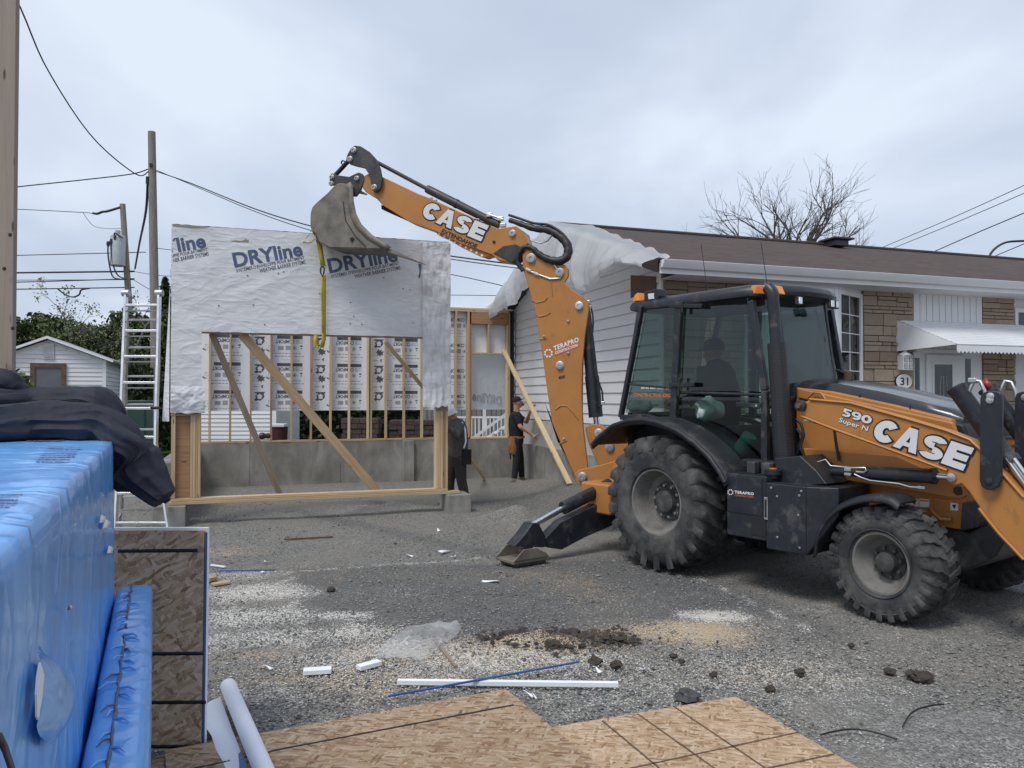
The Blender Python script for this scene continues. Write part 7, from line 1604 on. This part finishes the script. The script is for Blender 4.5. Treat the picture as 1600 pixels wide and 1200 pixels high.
p = D(215, 600, 23); bush('dark green shrub behind the ladder', (p.x, p.y, 1.4), (1.0, .6, 1.5), 2600, 'leaf_dark', .10)
def conifer(px, d_, ztop, r):
    x = D(px, 600, d_).x; T = thing('conifer_tree', 'dark pointed conifer behind the wooden utility pole', 'tree', (x, d_, 0)); m = MB(); m.tube([(x, d_, 0), (x, d_, ztop)], [.16, .02], 8); m.build('trunk', 'bark', T)
    rs = np.random.RandomState(3); n = 5200; z = .8+(ztop-.8)*rs.rand(n)**.8; rr = r*(1-(z-.8)/(ztop-.8))**.8*(.55+.45*rs.rand(n))*(1+.25*np.sin(z*9)); a = rs.rand(n)*6.283; leaf_obj('crown', np.stack([x+rr*np.cos(a), d_+rr*np.sin(a), z-.15*rr], 1), .11, 'leaf_dark', T, .35)
conifer(257, 27.8, 6.1, 1.0)
def tree(name, label, base, segs_fn, leaves=None, mt='bark'):
    T = thing(name, label, 'tree', base); br = segs_fn(); big = MB(); tw = MB()
    for (P, r) in br:
        (big if r[0] > .035 else tw).tube(P, r, 6 if r[0] > .035 else 4, caps=False)
    big.build('trunk', mt, T, smooth=60)
    o = tw.build('crown', mt, T, smooth=60)
    if leaves: leaf_obj('leaves', np.array(leaves[0](br)), leaves[1], leaves[2], T)
def grow(base, h0, lean, seed, depth, L0, r0, spread, upb, nch=(2, 3), shrink=.74):
    rn = random.Random(seed); out = []
    def rec(p, d_, L_, r, k):
        P = [p]; rr = [r]; q = p.copy(); dd = d_.copy(); n = 4
        for i in range(n):
            dd = (dd+Vector((rn.gauss(0, .13), rn.gauss(0, .13), rn.gauss(0, .10)+upb*.05))).normalized(); q = q+dd*L_/n; P.append(q.copy()); rr.append(r*(1-.35*(i+1)/n))
        out.append((P, rr))
        if k == 0: return
        m_ = rn.randint(*nch)
        for j in range(m_+1):
            t = rn.uniform(.35, 1.0) if j else 1.0; i = min(n, max(1, int(t*n))); sd = Vector((rn.gauss(0, 1), rn.gauss(0, 1), rn.gauss(0, .6))); sd = (sd-dd*sd.dot(dd)).normalized()
            nd = (dd*math.cos(spread)+sd*math.sin(spread)*rn.uniform(.6, 1.2)+UP*upb*.25).normalized(); rec(P[i], nd, L_*shrink*rn.uniform(.75, 1.15), max(.0045, rr[i]*.62), k-1)
    rec(Vector(base), Vector(lean).normalized(), L0, r0, depth); return out
bx = D(1235, 600, 24)
def bare():
    out = []; b0 = Vector((bx.x, 24, 0)); fork = Vector((bx.x+.1, 24, 5.6)); out.append(([b0, b0+(fork-b0)*.5, fork], [.2, .17, .14])); rn_ = random.Random(21)
    for k in range(9):
        an = R(-70+17.5*k+rn_.uniform(-4, 4)); L_ = 1.7*(1-.05*abs(math.sin(an)))+(.2 if abs(k-4.5) < 2 else 0)
        out.extend(grow(fork+UP*rn_.uniform(-.7, .3), 0, (math.sin(an), rn_.uniform(-.45, .45), math.cos(an)), 40+k, 4, L_, .075, .52, .3, (2, 3), .70))
    return out
tree('bare_tree', 'large leafless tree with fine twigs behind the brown roof', (bx.x, 24, 0), bare)
ax_ = D(150, 600, 23.5)
for k, (px, dd_, sd_, L_) in enumerate(((160, 24.4, 5, 2.7), (105, 24.6, 8, 2.8), (188, 24.2, 14, 2.9))):
    xx = D(px, 600, dd_).x
    tree('apple_tree', ('gnarled fruit tree with sparse spring leaves above the hedge by the utility pole', 'small gnarled fruit tree with few leaves above the hedge over the shed roof', 'twisted fruit tree with few leaves right behind the ladder top')[k], (xx, dd_, 0), (lambda xx=xx, dd_=dd_, sd_=sd_, L_=L_: grow((xx, dd_, 0), 0, (.05, 0, 1), sd_, 5, L_, .12, .85, .05, (2, 2), .62)),
         (lambda br: [np.array(P[-1])+np.random.randn(3)*.07 for P, r in br if r[0] < .02 for _ in range(4)], .045, 'leaf_spring'))
# ---------------- small white shed
def shed():
    d0 = 18.6; c0 = D(75, 600, d0); FS = Fr((c0.x, d0), R(20)); W = FS.w; sx, sy = FS.X(), FS.Y()
    T = thing('garden_shed', 'small white sided shed with gable roof and dark door behind the blue bale', 'shed', W(0, 1, 0))
    fx = lambda px, py: FS.l(FS.py(px, py, 0))
    x0, x1 = fx(-12, 600).x, fx(164, 600).x; ze, zr = fx(164, 563).z, fx(75, 531).z; dp = 2.6
    MB().prism([W(x0, 0, 0), W(x1, 0, 0), W(x1, 0, ze), W(0, 0, zr), W(x0, 0, ze)], sy*dp).build('wall', 'siding', T)
    z = .1
    def span(z):
        t = max(0, (z-ze)/(zr-ze)); return x0*(1-t), x1*(1-t)
    while z < zr-.12:
        a, b = span(z+.10); m = MB(); m.add([W(a, -.002, z+.1), W(b, -.002, z+.1), W(b, -.02, z), W(a, -.02, z), W(a, 0, z), W(b, 0, z)], [(0, 1, 2, 3), (3, 2, 5, 4)]); m.build('siding_board', 'siding', T, smooth=0)
        if z < ze-.1: m = MB(); m.add([W(x1+.002, 0, z+.1), W(x1+.002, dp, z+.1), W(x1+.02, dp, z), W(x1+.02, 0, z), W(x1, 0, z), W(x1, dp, z)], [(0, 1, 2, 3), (3, 2, 5, 4)]); m.build('siding_board', 'siding', T, smooth=0)
        z += .105
    MB().abox(x1-.05, x1+.025, -.028, .05, 0, ze, FS).build('corner_trim', 'white_paint', T)
    for xa, xe in ((x1+.2, x1), (x0-.2, x0)):
        zz = ze-(zr-ze)/abs(xe)*.2; m = MB(); m.prism([W(0, -.16, zr+.03), W(xa, -.16, zz+.03), W(xa, -.16, zz+.08), W(0, -.16, zr+.09)], sy*(dp+.3)); m.build('roof', 'alu_grey', T); m = MB(); m.prism([W(0, -.18, zr+.02), W(xa, -.18, zz+.02), W(xa, -.18, zz+.075), W(0, -.18, zr+.08)], sy*.018); m.build('fascia', 'white_paint', T)
    a, b, zt_, zb_ = fx(68, 540).x, fx(85, 540).x, fx(75, 537).z, fx(75, 561).z; v_ = MB().abox(a, b, -.05, -.021, zb_, zt_, FS).build('vent', 'soffit', T)
    for k in range(7): zz = zb_+.03+(zt_-zb_-.06)*k/7; MB().abox(a+.02, b-.02, -.06, -.051, zz, zz+.02, FS).build('vent_slat', 'alu_grey', v_)
    a, b, zt_ = fx(48, 568).x, fx(104, 568).x, fx(75, 568).z; dm = MB(); dm.abox(a, a+.1, -.06, -.02, .05, zt_, FS); dm.abox(b-.1, b, -.06, -.02, .05, zt_, FS); dm.abox(a+.1, b-.1, -.06, -.02, zt_-.1, zt_, FS); df = dm.build('door_frame', 'brown_wood', T); MB().abox(a+.1, b-.1, -.035, -.021, .05, zt_-.1, FS).build('door', 'door_grey', df)
shed()
def shed2():
    d0 = 19.6; x0, x1 = D(285, 600, d0).x, D(431, 600, d0).x; T = thing('storage_shed', 'white sided shed wall seen between the studs of the rear wall', 'shed', ((x0+x1)/2, d0+1, 0))
    MB().abox(x0, x1, d0, d0+2.2, 0, 2.35).build('wall', 'siding', T); z = .1
    while z < 2.2:
        m = MB(); m.add([(x0, d0-.002, z+.1), (x1-.09, d0-.002, z+.1), (x1-.09, d0-.022, z), (x0, d0-.022, z), (x0, d0, z), (x1-.09, d0, z)], [(0, 1, 2, 3), (3, 2, 5, 4)]); m.build('siding_board', 'siding', T, smooth=0); z += .105
    MB().abox(x1-.09, x1+.02, d0-.03, d0+.05, 0, 2.35).build('corner_trim', 'white_paint', T); MB().abox(x0-.1, x1+.1, d0-.1, d0+2.3, 2.35, 2.45).build('roof', 'roof_vent', T)
shed2()
# ---------------- pallets of pavers, tub, railing, fence
for (px0, px1, ytop, dd_, lab) in ((532, 592, 653, 19.0, 'stack of dark brown pavers seen between the studs, the narrower stack'), (606, 692, 656, 19.4, 'wide stack of dark brown pavers seen between the studs near the railing')):
    x0, x1 = D(px0, 600, dd_).x, D(px1, 600, dd_).x; zt_ = D(px0, ytop, dd_).z; T = thing('paver_stack', lab, 'pavers', ((x0+x1)/2, dd_, 0)); rr = random.Random(px0); nrow = 9
    for r_ in range(nrow):
        z0 = .1+(zt_-.1)*r_/nrow; z1_ = .1+(zt_-.1)*(r_+1)/nrow-.012; x = x0+rr.uniform(0, .06)
        while x < x1-.06: wd = min(rr.uniform(.16, .26), x1-x); MB().abox(x, x+wd-.012, dd_+rr.uniform(-.02, .02), dd_+.5, z0, z1_).build('paver', 'dark_brick', T, smooth=0); x += wd
    MB().abox(x0, x1, dd_, dd_+.5, 0, .095).build('pallet', 'brown_wood', T)
p = D(437, 668, 19.2); o = MB().lathe((p.x, p.y, 0), UP, [(.16, 0), (.2, 1.02), (.22, 1.04), (.18, 1.04), (0, 1.02)], 18).build('tub', 'red_item', base=(p.x, p.y, 0)); tag(o, 'dark red tub beside the white shed corner', 'tub'); MB().abox(p.x-.2, p.x+.16, p.y-.15, p.y+.15, 1.045, 1.13).build('lid', 'soffit', o, bevel=.02)
o = MB().lathe(HF.py(415, 681, 6.6), HX, [(0, -.13), (.06, -.12), (.075, -.06), (.05, 0), (.06, .05), (.05, .12), (0, .13)], 12).build('red_tool', 'red_item', base=HF.py(415, 686, 6.6)); tag(o, 'small dark red tool lying on the bottom plate of the rear wall', 'tool')
def railing():
    T = thing('stair_railing', 'white metal stair with railing seen through the rear wall opening', 'railing', D(765, 700, 19.8)*1.0); q = lambda x, y, d_=19.8: D(x, y, d_)
    BASE[T.name] = tuple(T.location)
    for (a, b) in (((700, 652), (812, 652)), ((700, 693), (812, 693))): MB().beam(q(*a), q(*b), .05, .05).build('rail', 'white_paint', T)
    for k in range(19): x = 702+5.8*k; MB().beam(q(x, 652), q(x, 693), .03, .03).build('baluster', 'white_paint', T)
    for (a, b) in (((740, 684), (800, 640)), ((752, 690), (812, 652)), ((762, 694), (812, 668))): MB().beam(q(*a, 19.4), q(*b, 19.4), .05, .07).build('stair_stringer', 'white_paint', T)
    for k in range(5): MB().beam(q(758+11*k, 684-7*k, 19.4), q(766+11*k, 684-7*k, 19.4), .25, .04).build('stair_tread', 'white_paint', T)
    for x in (757, 797): MB().beam(q(x, 640, 19.5), q(x, 712, 19.5), .08, .08, side=Vector((1, 0, 0))).build('newel_post', 'white_paint', T)
railing()
def fence():
    T = thing('board_fence', 'weathered grey board fence behind the white stair railing', 'fence', (D(740, 600, 22).x, 22, 0)); x0, x1 = D(660, 600, 22).x, D(830, 600, 22).x; n = 22
    for k in range(n): a = x0+(x1-x0)*k/n; MB().abox(a, a+(x1-x0)/n-.015, 22, 22.03, .02, 1.75+.03*math.sin(k*7)).build('board', 'fence_grey', T, smooth=0)
fence()
p = D(214, 656, 17.5); o = MB().abox(p.x-.33, p.x+.33, 17.2, 17.7, 0, 1.65).build('green_bin', 'green_plastic', base=(p.x, 17.4, 0), bevel=.05); tag(o, 'dark green bin standing behind the ladder', 'bin'); MB().abox(p.x-.36, p.x+.36, 17.15, 17.75, 1.652, 1.72).build('bin_lid', 'green_plastic', o, bevel=.02)
# lawn strip, far roof
m = MB(); m.grid(lambda u, v: Vector((-30+27*u, 18.4+9*v, .012+.01*nz(u*40, v*9))), 60, 12); o = m.build('lawn', 'grass', base=(-16, 22, 0)); tag(o, 'short green lawn strip beyond the gravel yard', kind='structure')
rs = np.random.RandomState(5); T = thing('grass', 'tufts of green grass behind the ladder', 'grass', (-9, 18, 0)); T['kind'] = 'stuff'; n = 6000; P = np.stack([rs.uniform(-16, -5, n), rs.uniform(18.3, 22, n), rs.uniform(.01, .14, n)], 1); leaf_obj('tufts', P, .08, 'grass', T, .25)
hT = thing('neighbour_house', 'low neighbouring house with brown roof beyond the hedge', 'house', (-28, 38, 0)); x0, x1 = D(-90, 600, 36).x, D(112, 600, 36).x
MB().abox(x0, x1, 36.5, 43, 0, 3.3).build('wall', 'white_paint', hT); z0, z1_ = D(60, 540, 36).z, D(60, 507, 36).z; MB().prism([(x0-.4, 36, z0), (x0-.4, 39.8, z1_), (x0-.4, 43.6, z0), (x0-.4, 43.6, z0-.15), (x0-.4, 36, z0-.15)], (x1-x0+.8, 0, 0)).build('roof', 'gable_brown', hT)
# ---------------- utility poles and wires
def pole(px_t, py_t, px_b, d_, r, label):
    a = D(px_t, py_t, d_); b = D(px_b, 700, d_); k = (a.z)/(a.z-b.z); bs = a+(b-a)*k; T = thing('utility_pole', label, 'utility pole', bs); n = 10; m = MB(); m.tube([bs+(a-bs)*i/n for i in range(n+1)], [r*(1.15-.3*i/n) for i in range(n+1)], 14); m.build('shaft', 'pole_wood', T, smooth=50); return T
p1 = pole(237, 206, 245, 24, .135, 'weathered wooden utility pole standing behind the ladder')
MB().box(D(236, 258, 23.86), Vector((1, 0, 0)), Vector((0, 1, 0)), UP, .08, .05, .1).build('pole_bolt', 'hair', p1); MB().tube([D(230.5, 276, 23.9), D(230, 287, 23.9)], .05, 8).build('splice', 'wire', p1)
p2 = pole(191.5, 319, 216, 38, .16, 'leaning wooden utility pole carrying a grey transformer')
c = D(184, 392, 37.5); tr = MB().lathe(c-UP*.75, UP, [(.30, 0), (.34, .03), (.34, 1.42), (.30, 1.5), (.12, 1.56), (.12, 1.75), (0, 1.76)], 24).build('transformer', 'pole_grey', p2, smooth=40)
for k, pts in enumerate(([(169, 380), (169, 400), (175, 430), (186, 436), (197, 436)], [(174, 380), (176, 410), (184, 430), (198, 436)], [(178, 368), (180, 364), (186, 368), (192, 372)])): m = MB(); P = [D(*q_, 37.2) for q_ in pts]; m.tube([P_at(P, t/16) for t in range(17)], .035, 6); m.build('lead_wire', 'wire', p2, smooth=60)
for q_ in ((169, 381), (174, 377), (180, 371)): MB().lathe(D(*q_, 37.2), UP, [(.06, -.12), (.09, 0), (.06, .12), (0, .13)], 8).build('insulator', 'charcoal', p2)
def wire(pts, label, r=.018, sag=0):
    P = [D(*p) for p in pts]; n = 24; Q = [P_at(P, t/n)-UP*sag*math.sin(t/n*math.pi) if len(P) > 2 else P[0]+(P[1]-P[0])*(t/n)-UP*sag*math.sin(t/n*math.pi) for t in range(n+1)]; m = MB(); m.tube(Q, r, 6); o = m.build('overhead_wire', 'wire', base=Q[0], smooth=60); tag(o, label, 'wire'); return o
wire([(-40, -130, 14), (30, 8, 16), (75, 110, 18), (145, 215, 21), (212, 272, 23.6), (232, 268, 23.9)], 'steep black service wire dropping from overhead to the nearer utility pole')
wire([(-60, 303, 24), (27, 292, 24), (130, 281, 24), (205, 272, 24), (232, 264, 24)], 'black wire running level to the nearer utility pole from beyond the tall post')
wire([(245, 268, 24), (300, 287, 22), (400, 327, 19.5), (500, 357, 17.5), (640, 389, 16), (740, 405, 15), (850, 418, 14.2)], 'upper service wire from the nearer utility pole past the wall top to the house', .016)
wire([(245, 266, 24), (300, 289, 22.2), (400, 331, 19.7), (500, 364, 17.7), (640, 394, 16.2), (740, 410, 15.2), (850, 424, 14.4)], 'lower twin of the service wire crossing behind the excavator bucket', .011)
wire([(246, 388, 24), (400, 405, 22), (640, 420, 19), (700, 428, 18), (775, 444, 17.2), (880, 470, 16.6)], 'thin wire low behind the framed wall reaching the plastic covered gable', .011)
wire([(640, 462, 30), (700, 461, 30), (790, 462, 30)], 'faint level wire between the framed wall and the plastic covered gable', .014)
wire([(-60, 326, 38), (27, 327, 38), (130, 332, 38), (148, 333, 38), (188, 324, 38)], 'thin wire to the insulator at the top of the leaning pole', .018)
wire([(130, 333, 38), (145, 352, 38), (165, 357, 38), (190, 357, 38)], 'slack jumper wire hanging below the top of the leaning pole', .012)
for k, (y0, y1, lab) in enumerate(((401, 394, 'uppermost of the level wires behind the transformer'), (427, 424, 'thick bundled wire below the transformer'), (438, 437, 'wire running level just under the thick bundled wire'), (443, 435.5, 'wire rising slightly to the leaning pole below the transformer'), (453, 449, 'lowest communication cable on the leaning pole'))):
    wire([(-60, y0, 38), (60, y0-(y0-y1)*.4, 38), (210 if k else 228, y1, 38)], lab, (.022, .045, .018, .028, .03)[k])
wire([(90, 451.2, 37.8), (103, 461, 37.8), (115, 464, 37.8), (124, 460, 37.8), (127, 453, 37.8), (140, 450.6, 37.8)], 'drooping splice loop in the lowest cable', .04)
wire([(207, 436, 38), (240, 455, 34), (300, 475, 30)], 'thin wire leaving the leaning pole towards the framed wall', .014); wire([(208, 424, 38), (245, 430, 34), (280, 432, 30)], 'upper thin wire leaving the leaning pole behind the nearer pole', .014)
wire([(231, 280, 23.9), (228, 330, 26), (218, 380, 32), (211, 420, 37)], 'twisted cable drooping between the two utility poles', .04)
wire([(145, 333, 37.9), (152, 334, 37.9), (160, 331, 37.9), (168, 330, 37.9), (188, 324, 37.9)], 'string of insulators at the head of the leaning pole', .06)
wire([(1380, 386, 30), (1500, 335, 26), (1660, 262, 22)], 'faint wire rising to the sky beyond the roof ridge, the upper one', .012); wire([(1395, 388, 30), (1500, 345, 26), (1660, 276, 22)], 'faint wire rising beyond the roof ridge just under the upper one', .012)
wire([(1462, 392, 22), (1540, 358, 20), (1660, 308, 18)], 'dark wire rising to the sky above the awning end of the roof', .013); wire([(1555, 400, 22), (1600, 381, 20), (1660, 356, 19)], 'short dark wire low over the roof ridge by the bent mast', .012)
wire([(1545, 402, 20), (1552, 391, 20), (1566, 381, 20), (1585, 377, 20), (1640, 376, 20)], 'bent service mast curving over the roof ridge', .03)
